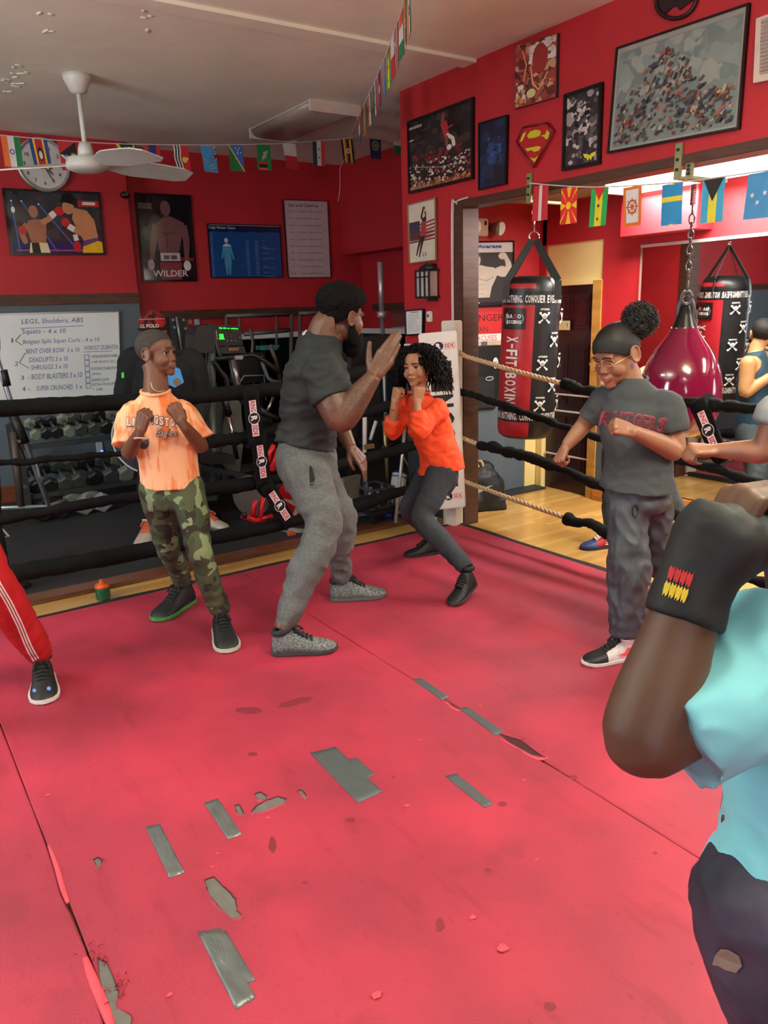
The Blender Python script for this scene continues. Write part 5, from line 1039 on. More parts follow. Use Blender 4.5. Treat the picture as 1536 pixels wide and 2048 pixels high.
# second dark machine behind the beanie man
t = thing('climber_tower', (2.4, 6.9, -.015), 'dark tower with bolted plates and a curved handle behind the beanie', 'exercise machine')
J = lambda x, y, o=0: PY(x, y, 7.2+o)
b = B(); b.prism([J(*p) for p in ((338, 634), (372, 632), (380, 760), (352, 765))], (0, 1, 0), .12); b.bb((2.45, 7.2, -.015), (2.9, 7.32, .9)); b.build('plate_tower', t, mat((34, 38, 40), rough=.4))
b = B(); b.tube([J(353, 634, -.03), J(364, 700, -.03)], .014, n=6); b.build('rod', t, STEEL); b = B(); b.tube([J(380, 695), J(376, 672), J(384, 652)], .02, n=8, sub=3); b.build('curved_handle', t, BLACK)
for x, y in ((345, 640), (366, 640), (348, 655), (370, 657), (372, 676)):
    b = B(); p = J(x, y, -.01); b.tube([p, p+Vector((0, -.02, 0))], .014, n=6); b.build('bolt', t, GRAYM)
p = PY(394, 645, YB2-.01); t = thing('hand_towel_dispenser', p, 'small pale blue box on the far wall above the machines', 'dispenser'); b = B(); b.box(p, (.05, .02, .14), None, None, .004); b.build('dispenser_body', t, flat((170, 186, 200), .3)); b = B(); b.box(p+Vector((-.07, .0, .02)), (.03, .015, .06)); b.build('switch_plate', t, flat((150, 120, 96)))
# red star disc, red sled, weight plates
c = PY(600, 1010, 5.16); t = thing('star_wheel', c, 'red disc with a white star in a cream scalloped rim behind the coach', 'gym wheel')
R = Matrix.Rotation(-.75, 3, 'Z'); q = lambda a, r, d: c+R@Vector((r*cos(a), d, r*sin(a)*1.15))
b = B(); b.rings([[q(k*pi/24, r, d) for k in range(48)] for r, d in ((.20, 0), (.20, .03), (.16, .05), (.13, .05), (.13, 0))], caps=False); b.build('rim', t, mat((170, 150, 110), rough=.5))
b = B(); b.rings([[q(k*pi/24, r, d) for k in range(48)] for r, d in ((.19, -.004), (.19, .02))]); b.build('disc', t, flat((188, 18, 26), .35))
b = B(); i = b.mi(flat((210, 196, 170))); b.fan([q(pi/2+k*pi/5, .16 if k % 2 == 0 else .035, -.007) for k in range(10)], i); b.build('star', t, fix=False)
b = B(); b.tube([q(2.6, .215, .02), q(2.3, .22, .02), q(1.9, .225, .02)], .014, n=8, sub=3); b.tube([q(-pi/2-.5, .2, .02), q(-pi/2-.5, .26, .02)], .02, n=8); b.tube([q(-pi/2+.5, .2, .02), q(-pi/2+.5, .26, .02)], .02, n=8); b.build('chrome_guard', t, CHROME)
J = lambda x, y, o=0: PY(x, y, 4.95+o); RP_ = flat((196, 26, 30), .35)
t = thing('red_weight_stand', PZ(520, 1045, -.015), 'bright red steel stand with small black wheels on the rubber floor', 'weight stand')
for nm, pts, r in (('base_leg', [(484, 1030), (528, 1048)], .024), ('base_leg', [(505, 1042), (545, 1032)], .018), ('upright_arm', [(506, 1034), (508, 1012), (512, 1000)], .020), ('upright_arm', [(519, 1042), (523, 1015), (528, 990)], .022), ('top_arm', [(544, 942), (549, 920), (556, 898)], .026), ('top_arm', [(536, 925), (540, 905), (548, 890)], .02)):
    b = B(); b.tube([J(*p) for p in pts], r, n=4); b.build(nm, t, RP_)
b = B(); b.tube([J(533, 935, .1), J(528, 1000, .1)], .02, n=6); b.build('back_post', t, BLACK)
b = B(); p = J(484, 1031, -.01); b.tube([p, p+Vector((.03, .0, 0))], .022, n=14); b.build('wheel', t, BLACK)
for k in range(3):
    c = J(504+k*7, 992, .15+k*.02); b = B(); R = Matrix.Rotation(-.9, 3, 'Z'); b.rings([[c+R@Vector((r*cos(a), d, r*sin(a))) for a in [j*pi/16 for j in range(32)]] for r, d in ((.15, -.012), (.16, 0), (.15, .012))]); b.tube([c, c+Vector((0, 0, -.001))], .001); b.build('weight_plate', t, mat((70, 58, 52), rough=.4))
# grey bench base with orange caster, base of a cable machine
t = thing('weight_bench', PZ(600, 1075, -.015), 'grey bench base with an orange caster near the mat edge', 'bench')
J = lambda x, y, o=0: PY(x, y, 4.88+o)
b = B(); b.tube([J(562, 1054, .1), J(607, 1080)], .03, n=4); b.tube([J(575, 1062), J(625, 1066)], .028, n=4); b.build('base_tube', t, mat((120, 122, 118), rough=.4)); b = B(); p = J(585, 1070, -.05); b.tube([p, p+Vector((.0, .03, 0))], .030, n=18); b.build('caster', t, flat((196, 78, 40), .4))
J = lambda x, y, o=0: PY(x, y, 4.95+o)
t = thing('cable_machine', PZ(770, 1045, -.015), 'grey and black cable machine between the coach and the child', 'exercise machine')
for nm, pts, r, m in (('base_tube', [(700, 1032), (760, 1020), (808, 1040)], .030, mat((128, 128, 124), rough=.4)), ('base_tube', [(755, 1014), (690, 1000)], .03, mat((128, 128, 124), rough=.4)), ('white_post', [(729, 742), (730, 1012)], .020, WHITE), ('dark_post', [(700, 700), (702, 1020)], .03, BLACK), ('chrome_guide', [(768, 842), (776, 965)], .017, mat((160, 140, 100), rough=.3, metal=.6)), ('white_arm', [(752, 842), (740, 880)], .016, WHITE), ('handle_bar', [(762, 895), (800, 884)], .014, BLACK), ('caster_leg', [(712, 1040), (718, 1052)], .02, CHROME)):
    b = B(); b.tube([J(*p) for p in pts], r, n=6); b.build(nm, t, m)
for nm, P, dp, m in (('upper_pad', ((668, 850), (742, 835), (742, 868), (700, 882), (668, 874)), .12, BLACK), ('grey_panel', ((722, 745), (760, 744), (760, 808), (722, 812)), .04, mat((54, 58, 60), rough=.4)), ('glossy_shroud', ((744, 840), (772, 838), (776, 890), (760, 900), (744, 895)), .2, mat((36, 40, 46), rough=.2)), ('black_body', ((640, 690), (770, 668), (774, 745), (640, 800)), .05, mat((16, 18, 20), rough=.5)), ('lower_pad', ((690, 1018), (744, 985), (742, 1000), (720, 1022), (690, 1030)), .15, BLACK), ('lower_body', ((640, 900), (700, 896), (704, 960), (640, 990)), .1, mat((22, 24, 26), rough=.5))):
    b = B(); b.prism([J(*p, .1) for p in P], (0, 1, 0), dp); b.build(nm, t, m)
b = B(); p = J(738, 893, -.05); b.box(p, (.09, .02, .035)); b.build('wood_label', t, flat((150, 120, 70)))
# milk crate and its bottles, board, rolls, bars
c = PY(748, 990, 4.80); t = thing('plastic_crate', c, 'dark grey plastic crate holding jars and tools', 'crate')
b = B()
for z in (-.07, .0, .07):
    for y in (-.13, .13): b.bb(c+Vector((-.10, y-.006, z-.008)), c+Vector((.10, y+.006, z+.008)))
    for x in (-.10, .10): b.bb(c+Vector((x-.006, -.13, z-.008)), c+Vector((x+.006, .13, z+.008)))
b.bb(c+Vector((-.1, -.13, -.085)), c+Vector((.1, .13, -.07))); b.build('crate_wall', t, mat((60, 62, 66), rough=.4))
for k in range(7):
    b = B(); x = -.1+k*.033; b.bb(c+Vector((x-.005, -.136, -.08)), c+Vector((x+.005, -.124, .07))); b.build('slat', t, mat((60, 62, 66), rough=.4))
for k, (x, y, h, cl, nm) in enumerate(((-.06, -.05, .15, (96, 110, 130), 'blue grey'), (.0, -.06, .12, (150, 150, 140), 'pale'), (.05, -.04, .16, (40, 42, 44), 'black'), (-.03, .05, .17, (70, 70, 74), 'dark grey'))):
    b = B(); q = c+Vector((x, y, -.069)); b.tube([q, q+Vector((0, 0, h*.7)), q+Vector((0, 0, h*.8)), q+Vector((0, 0, h))], [.022, .022, .012, .012], n=12); tag(b.build('crate_bottle', None, flat(cl, .3)), nm+' bottle standing inside the grey plastic crate', 'bottle')
t = thing('stool', c+Vector((0, 0, -.3)), 'low black stool carrying the grey crate', 'stool'); b = B(); b.bb(c+Vector((-.13, -.15, -.115)), c+Vector((.13, .15, -.0865))); b.build('seat', t, BLACK)
for sx in (-.1, .1):
    for sy in (-.12, .12): b = B(); b.bb(Vector((c.x+sx-.012, c.y+sy-.012, -.015)), Vector((c.x+sx+.012, c.y+sy+.012, c.z-.115))); b.build('leg', t, BLACK)
b = B(); b.prism([PY(*p, 4.86) for p in ((688, 958), (722, 950), (716, 1004), (690, 1012))], (0, 1, 0), .05); t = b.build('storage_box', None, mat((112, 110, 94), rough=.5)); tag(t, 'plain olive beige box between the coach and the grey crate', 'box')
c = PY(790, 990, 4.8); t = thing('foam_roller', c, 'white foam roller with blue end caps leaning behind the ropes', 'roller')
b = B(); a, d = PY(785, 1034, 4.78), PY(800, 948, 4.84); b.tube([a, d], .060, n=20); b.build('roller_body', t, flat((206, 208, 206), .4)); u = (d-a).normalized()
b = B(); b.tube([a-u*.012, a+u*.03], .0625, n=20); b.tube([d-u*.03, d+u*.02], [.0625, .045], n=20); b.build('end_caps', t, flat((36, 50, 130), .35))
b = B(); a, d = PY(760, 524, 5.6), PY(772, 965, 5.6); d = Vector((a.x+.02, 5.6, -.015)); u = (a-d).normalized(); z = PY(764, 630, 5.6)
t = thing('barbell', d, 'tall steel barbell standing upright behind the coach', 'barbell')
b.tube([z, a], .025, n=14); b.build('sleeve_end', t, mat((180, 170, 172), rough=.25, metal=.6)); b = B(); b.tube([z-u*.02, z+u*.03], .042, n=16); b.build('collar', t, mat((180, 172, 174), rough=.3, metal=.5)); b = B(); b.tube([d, z], .019, n=12); b.build('shaft', t, mat((150, 148, 150), rough=.3, metal=.6))
b = B(); b.tube([PZ(791, 1048, -.015), PY(816, 800, 4.75)], .014, n=10); tag(b.build('steel_bar', None, mat((190, 184, 176), rough=.3, metal=.5)), 'thin white steel bar leaning left of the corner post', 'bar')
b = B(); b.tube([PY(806, 912, 5.1), PY(826, 948, 5.1), PY(846, 985, 5.1)], .008, n=8); tag(b.build('broom_stick', None, flat((176, 150, 60))), 'thin yellow stick slanting behind the child', 'stick')
b = B(); b.prism([PY(*p, 5.3) for p in ((814, 700), (836, 698), (836, 1010), (816, 1014))], (0, 1, 0), .12); tag(b.build('folded_mat', None, mat((34, 38, 42), rough=.6)), 'dark folded exercise mat standing behind the child', 'mat')
# black grey gear behind the opening: plyo bag rack with round emblems
t = thing('equipment_stand', (4.25, 4.7, -.03), 'tall black gear stand with round white emblems beside the heavy bag', 'stand')
J = lambda x, y, o=0: PY(x, y, 4.785+o)
b = B(); b.prism([J(*p) for p in ((930, 694), (1004, 690), (1004, 770), (990, 818), (932, 822))], (0, 1, 0), .085); b.build('stand_body', t, mat((18, 20, 21), rough=.45))
b = B(); b.bb((4.05, 4.80, -.03), (4.44, 4.87, .8)); b.build('lower_panel', t, GREYB)
b = B(); b.prism([J(*p, -.02) for p in ((936, 755), (990, 752), (988, 815), (938, 818))], (0, 1, 0), .02); b.build('front_pocket', t, mat((26, 30, 32), rough=.5))
for x, y, rx, ry in ((937, 728, .035, .035), (991, 726, .030, .045)):
    b = B(); A = Art(b, planemap(J(x, y, -.01), (1, 0, 0), (0, 0, 1), (0, -1, 0))); A.disc(0, 0, rx, (206, 204, 196), ry, 20); A.text('V', -.012, -.014, .028, (30, 30, 30), bold=.04); b.build('emblem', t, fix=False)
b = B(); A = Art(b, planemap(J(979, 757, -.025), (1, 0, 0), (0, 0, 1), (0, -1, 0))); A.disc(0, 0, .042, (206, 204, 180), .017, 20); A.disc(0, 0, .036, (30, 32, 32), .012, 20); b.build('oval_badge', t, fix=False)
# ================================================================== people
def V3(*a): return Vector(a if len(a) > 1 else a[0])
def fr(f, u):
    u = Vector(u).normalized(); f = Vector(f); f = (f-u*f.dot(u)).normalized(); s = u.cross(f); return f, s, u      # s = person's left
def hand(b, wr, d, back, side, S=1., curl=(0, 0, 0), thumb='out', spread=.0, cs=None):
    """wr wrist, d towards the fingers, back = normal of the back of the hand, side=+1 thumb on +x of (d x back)"""
    d = Vector(d).normalized(); n = Vector(back); n = (n-d*n.dot(d)).normalized(); x = d.cross(n)*side
    P = lambda a, c, e: wr+(x*a+d*c+n*e)*S
    b.cap(wr-d*.03*S, P(0, .01, 0), .021*S, .023*S)
    for k, ox in enumerate((.030, .010, -.010, -.028)):
        kn = P(ox, .088-(.003, 0, .004, .012)[k], .004-.003*abs(ox*40)); b.cap(P(ox*.6, .01, 0), kn, .0145*S, .0115*S)
        L_ = (.043, .048, .044, .034)[k]; q = kn; dd = d+x*spread*(1.5-k); ang = 0; cc = (cs[k] if cs else curl)
        dd.normalize(); r = (.0089, .0091, .0087, .0078)[k]
        for j, f in enumerate((1., .62, .5)):
            ang += radians(cc[j]); v = dd*cos(ang)-n*sin(ang); e = q+v*L_*f*S
            b.cap(q, e, r*S*(1-.06*j), r*S*(.94-.08*j)); q = e
    b.ell(P(.0, .05, -.008), (.034*S, .042*S, .014*S), R=Matrix((x, d, n)).transposed())
    if thumb == 'out': T = [(.022, .012, -.006), (.048, .040, -.012), (.066, .070, -.010), (.078, .094, -.006)]
    elif thumb == 'relax': T = [(.022, .012, -.006), (.042, .040, -.022), (.046, .070, -.032), (.042, .092, -.040)]
    else: T = [(.024, .012, -.010), (.040, .042, -.026), (.034, .068, -.046), (.010, .078, -.052)]
    T = [P(*t) for t in T]
    for j, r in enumerate((.0155, .0125, .0105)): b.cap(T[j], T[j+1], r*S, (.0125, .0105, .0092)[j]*S)
def head(b, c, f, u, S=1., kid=False):
    f, s, u = fr(f, u); R = Matrix((f, s, u)).transposed(); E = lambda a, l, h, r: b.ell(c+(f*a+s*l+u*h)*S, tuple(q*S for q in r), R=R, n=20, k=14)
    P = lambda a, l, h: c+(f*a+s*l+u*h)*S
    E(-.012, 0, .033, (.097, .075, .082)); E(.028, 0, -.022, (.061, .065, .082)); E(.030, 0, -.064, (.058, .052, .042)); E(.070, 0, -.096, (.021, .024, .018)); E(.0, 0, -.05, (.06, .056, .05))
    for q in (-1, 1):
        E(.052 if kid else .054, q*.036, -.036, (.030, .029, .031) if kid else (.029, .027, .030)); E(.074 if kid else .078, q*.026, .020, (.013, .024, .008)); E(.089 if kid else .093, q*.012, -.035, (.011, .010, .008))
        E(-.004, q*.079, -.002, (.019, .0075, .031)); b.tube([P(-.004+.020*cos(t)-.004, q*(.0865-.003*cos(t)), -.002+.032*sin(t)) for t in [j*pi/7 for j in range(15)]], .0044*S, n=8)
        E(-.002, q*.081, -.030, (.008, .006, .009)); E(.0795, q*.032, .0105, (.007, .018, .0045)); E(.079, q*.032, -.0125, (.006, .015, .0035))
    b.cap(P(.081 if kid else .084, 0, .008 if kid else .012), P(.091 if kid else .099, 0, -.026), .0080*S, .0115*S); E(.094 if kid else .101, 0, -.031, (.011, .012, .009)); E(.088, 0, -.0590, (.012, .023, .0050)); E(.087, 0, -.0690, (.012, .020, .0060)); E(.080, 0, -.060, (.016, .030, .020)); E(.072, 0, -.084, (.018, .026, .018))
def sockets(c, f, u, S=1.):
    f, s, u = fr(f, u); C_ = [c+(f*.084+s*q*.032+u*-.001)*S for q in (-1, 1)]; mth = c+(f*.1-u*.064)*S
    def p(v, n):
        for k in C_:
            d = (v-k); l = Vector((d.dot(f), d.dot(s)*.8, d.dot(u)*1.4)).length
            if l < .03*S: v = v-f*.0075*S*math.exp(-(l/(.012*S))**2)
        d = v-mth; 
        if d.length < .04*S: v = v-f*.004*S*math.exp(-((d.dot(u))/(.0022*S))**2)*math.exp(-(d.dot(s)/(.02*S))**2)
        return v
    return p
def face_bits(root, body, c, f, u, S=1., look=(0, 0), brow=(30, 22, 18), iris=(46, 28, 18), lipc=None, closed=False, only=None):
    f, s, u = fr(f, u); P = lambda a, l, h: c+(f*a+s*l+u*h)*S
    for q in (-1, 1):
        o = P(.0655, q*.0315, -.001); b = B(); iw, ib, ip = b.mi(flat((176, 164, 154), .3)), b.mi(flat(iris, .2)), b.mi(flat((8, 8, 8), .1)); b.ell(o, .0122*S, n=16, k=12); nfa = len(b.bm.faces)
        g = (f+s*look[0]+u*look[1]).normalized(); gs = g.cross(u).normalized(); gu = gs.cross(g)
        for r, d, i in ((.0068, .0114, ib), (.0034, .0122, ip)): b.fan([o+g*d*S+(gs*cos(t)+gu*sin(t))*r*S for t in [k*pi/8 for k in range(16)]], i)
        e = b.build('eye', root, fix=False)
        if closed:
            b = B(); b.ell(P(.0685, q*.0315, .001), (.0135*S,)*3, n=16, k=12); b.build('eyelid', root, body)
        b = B(); b.tube([P(.094-.0*1, q*.012, .021), P(.092, q*.028, .027), P(.080, q*.048, .020)], [.0028*S, .0034*S, .002*S], n=8, sub=4, side=u, ecc=.7); b.build('eyebrow', root, flat(brow, .8))
        b = B(); b.tube([P(.0815, q*.018, .002), P(.0835, q*.030, .0085), P(.0765, q*.046, .003)], [.0012*S, .0018*S, .0014*S], n=6, sub=4); b.build('eyelashes', root, flat((16, 12, 12), .8))
    if lipc:
        b = B(); b.tube([P(.0900, -.021, -.0637), P(.0975, -.008, -.0590), P(.0982, 0, -.0600), P(.0975, .008, -.0590), P(.0900, .021, -.0637)], [.0010*S, .0034*S, .0032*S, .0034*S, .0010*S], n=8, sub=3, side=u, ecc=.7)
        b.tube([P(.0895, -.019, -.0647), P(.0960, -.008, -.0698), P(.0960, .008, -.0698), P(.0895, .019, -.0647)], [.0010*S, .0042*S, .0042*S, .0010*S], n=8, sub=3, side=u, ecc=.7); b.build('lips', root, mat(lipc, rough=.45, var=.05))
def hairshell(c, f, u, S, line, thick=1.05, amp=.0, freq=60, voxel=.005, extra=None, lo=None):
    """prims + deletion of verts failing line(a,l,h); returns builder fn(name,parent,mat)"""
    f, s, u = fr(f, u); R = Matrix((f, s, u)).transposed()
    def go(name, parent, m):
        b = B(); b.ell(c+(f*-.012+u*.033)*S, (.097*S*thick, .075*S*thick, .082*S*thick), R=R, n=32, k=20)
        if extra: extra(b, lambda a, l, h: c+(f*a+s*l+u*h)*S, R)
        def post(v, n):
            v = v+n*amp*(noise.noise(v*freq)+.6*noise.noise(v*freq*2.3)); return v
        o = skin(name, b, parent, m, voxel, 2, post if amp else None)
        me = o.data; inv = _inv.get(o); off = inv.inverted() if inv is not None else Matrix.Identity(4)
        bm = bmesh.new(); bm.from_mesh(me); kill = []
        for v in bm.verts:
            d = (off@v.co-c)/S
            if not line(d.dot(f), d.dot(s), d.dot(u)): kill.append(v)
        bmesh.ops.delete(bm, geom=kill, context='VERTS'); bm.to_mesh(me); bm.free(); return o
    return go
def shoe(root, heel, toe, S=1., up_=(26, 26, 28), sole=(220, 220, 216), lace=(20, 20, 22), hi=.0, pitch=0., accent=None, stripe=None, label=None, name='shoe', toecap=None, tex=None, solez=1.):
    """heel, toe: ground points"""
    heel, toe = Vector(heel), Vector(toe); L_ = (toe-heel).length; x = (toe-heel).normalized(); y = Vector((0, 0, 1)).cross(x).normalized(); z = x.cross(y)
    if pitch:
        R = Matrix.Rotation(pitch, 3, y); x = R@x; z = R@z; heel = toe-x*L_
    P = lambda a, l, h: heel+x*a*L_+y*l*L_+z*h*L_
    prof = [(.0, .10, .26), (.05, .135, .34), (.14, .15, .40+hi), (.26, .155, .40+hi), (.38, .165, .36+hi*.6), (.50, .175, .29), (.62, .190, .23), (.74, .195, .19), (.86, .18, .16), (.95, .13, .12), (1.0, .06, .08)]
    b = B(); rg = []
    for a, w_, h in prof:
        rg.append([P(a, w_*.98*cos(t), .055*solez+max(0, (h-.055))*sin(t)**.75) if 0 < t < pi else P(a, w_*.98*cos(t), .05) for t in [pi*k/14 for k in range(15)]])
    b.rings(rg, smooth=True); um = tex or mat(up_, rough=.55, var=.12, scale=60, bump=.15, bscale=120)
    s = b.build(name, root, um)
    if label: s['label'] = label
    b = B(); rg = []
    for a, w_, h in [(-.02, .07, 0)]+prof+[(1.02, .035, 0)]:
        wv = w_*1.1; lift = .02*max(0, (a-.8)/.2)**2
        rg.append([P(a, wv*q, h2) for q, h2 in ((-.92, lift), (.92, lift), (1, lift+.02), (1.02, .07*solez+lift*.6), (-1.02, .07*solez+lift*.6), (-1, lift+.02))])
    b.rings(rg, smooth=False); b.build('sole', s, mat(sole, rough=.5, var=.05))
    b = B()
    for k in range(5):
        a = .36+k*.06; h = .375+hi*.5-k*.036; w_ = .075+k*.004
        b.tube([P(a, -w_, h-.022), P(a+.01, 0, h+.012), P(a, w_, h-.022)], .008*1.1, n=6, sub=3)
    b.tube([P(.34, .0, .40+hi*.6), P(.40, .08, .41), P(.48, .12, .33)], .006, n=5, sub=3); b.tube([P(.34, .0, .40+hi*.6), P(.40, -.08, .41), P(.48, -.11, .32)], .006, n=5, sub=3)
    b.build('laces', s, flat(lace, .8))
    b = B(); b.tube([P(.13+.13*cos(t)+.03, .115*sin(t), .39+hi+.035*cos(t)) for t in [k*pi/10 for k in range(21)]], .014*1., n=8); b.build('collar', s, flat(tuple(min(255, int(v*1.2+6)) for v in up_), .8))
    if accent:
        b = B()
        for sd in (-1, 1):
            pts = []
            for a, h in ((.16, .26), (.25, .13), (.38, .11), (.72, .19), (.42, .17), (.30, .19), (.24, .27)):
                w_ = np.interp(a, [p[0] for p in prof], [p[1] for p in prof]); H_ = np.interp(a, [p[0] for p in prof], [p[2] for p in prof]); t = math.asin(min(1, max(0, (h-.055)/(H_-.055)))**(1/.75)); pts.append(P(a, sd*(w_*cos(t)*.98+.012), h))
            b.fan(pts, b.mi(flat(accent, .5)))
        b.build('side_mark', s, fix=False)
    if toecap:
        b = B(); rg = []
        for a, w_, h in prof[6:]:
            rg.append([P(a+.003, w_*1.015*cos(t), .056+max(0, (h-.045))*sin(t)**.75) for t in [pi*k/12 for k in range(13)]])
        b.rings(rg[:3] if toecap[1] else rg, smooth=True, closed=False); b.build('toe_panel', s, flat(toecap[0], .5))
    return P(.16, 0, .40+hi)
def limb(b, pts, rad, n=18, sub=5, **k): b.tube(pts, rad, n=n, sub=sub, **k)
def pant_leg(b, hip, knee, ank, r0, rk, ra, bunch=0., cuff=None, seed=0, hem=None):
    b.ell(hip, r0*.985, n=20, k=14)
    P = [hip, hip.lerp(knee, .5), knee, knee.lerp(ank, .5), ank]; R = [r0, (r0*.55+rk*.45)*1.0, rk, (rk+ra)*.52, ra]; Q = []; q = []
    n = 44
    for k in range(n+1):
        f = k/n*4; i = min(int(f), 3); t = f-i; p0, p1, p2, p3 = P[max(i-1, 0)], P[i], P[i+1], P[min(i+2, 4)]; r0_, r1, r2, r3 = R[max(i-1, 0)], R[i], R[i+1], R[min(i+2, 4)]
        cr = lambda a, b_, c_, d: .5*((2*b_)+(c_-a)*t+(2*a-5*b_+4*c_-d)*t*t+(3*b_-a-3*c_+d)*t**3)
        Q.append(cr(p0, p1, p2, p3)); r = cr(r0_, r1, r2, r3); u = k/n
        r *= 1+bunch*max(0, (u-.62)/.38)*sin(k*2.1+seed)*.9+bunch*.35*sin(k*1.3+seed*2)*(1 if .3 < u < .62 else 0)
        q.append(r)
    if cuff: q[-1] = cuff; q[-2] = cuff*1.05; q[-3] = cuff*1.12
    b.tube(Q, q, n=22)
def torso_rings(pel, che, neck, sL, sR, hL, hR, wh, dh, ww, dw, wc, dc, ws, ds, wn, fwd=None, low=.0):
    hs = (hL-hR).normalized(); ss = (sL-sR).normalized(); ms = (hs+ss).normalized(); mid = (sL+sR)/2; ax = (che-pel).normalized()
    return [(pel-ax*low, hs, wh, dh), (pel.lerp(che, .4), ms, ww, dw), (che, (ms+ss).normalized(), wc, dc), (mid.lerp(che, .15), ss, ws, ds), (mid.lerp(neck, .45), ss, ws*.80, ds*.86), (mid.lerp(neck, .80), ss, ws*.52, ds*.80), (neck, ss, wn, wn*.95)]
def bvh_project(me_obj, pts_fn, polys, off=.0025):
    pass
from mathutils.bvhtree import BVHTree
def print_on(root, garment, origin, X, Y, art, name='print', off=.003, W=1., H=1.):
    """lay flat lettering on a garment by casting onto its surface"""
    inv = _inv[garment]; fwm = inv.inverted(); me = garment.data
    bv = BVHTree.FromPolygons([fwm@v.co for v in me.vertices], [tuple(p.vertices) for p in me.polygons])
    X, Y = Vector(X), Vector(Y); N = X.cross(Y).normalized(); O = Vector(origin)
    def f(x, y, l):
        p = O+X*x+Y*y+N*.25; h = bv.ray_cast(p, -N, .6)
        q = h[0] if h[0] is not None else p-N*.25
        return q+N*(off+l*.0001)
    b = B(); A = Art(b, f, rough=.7); art(A); return b.build(name, root, fix=False)
def person(name_label, loc, rz=0., cat='person'): return thing('person', loc, name_label, cat)

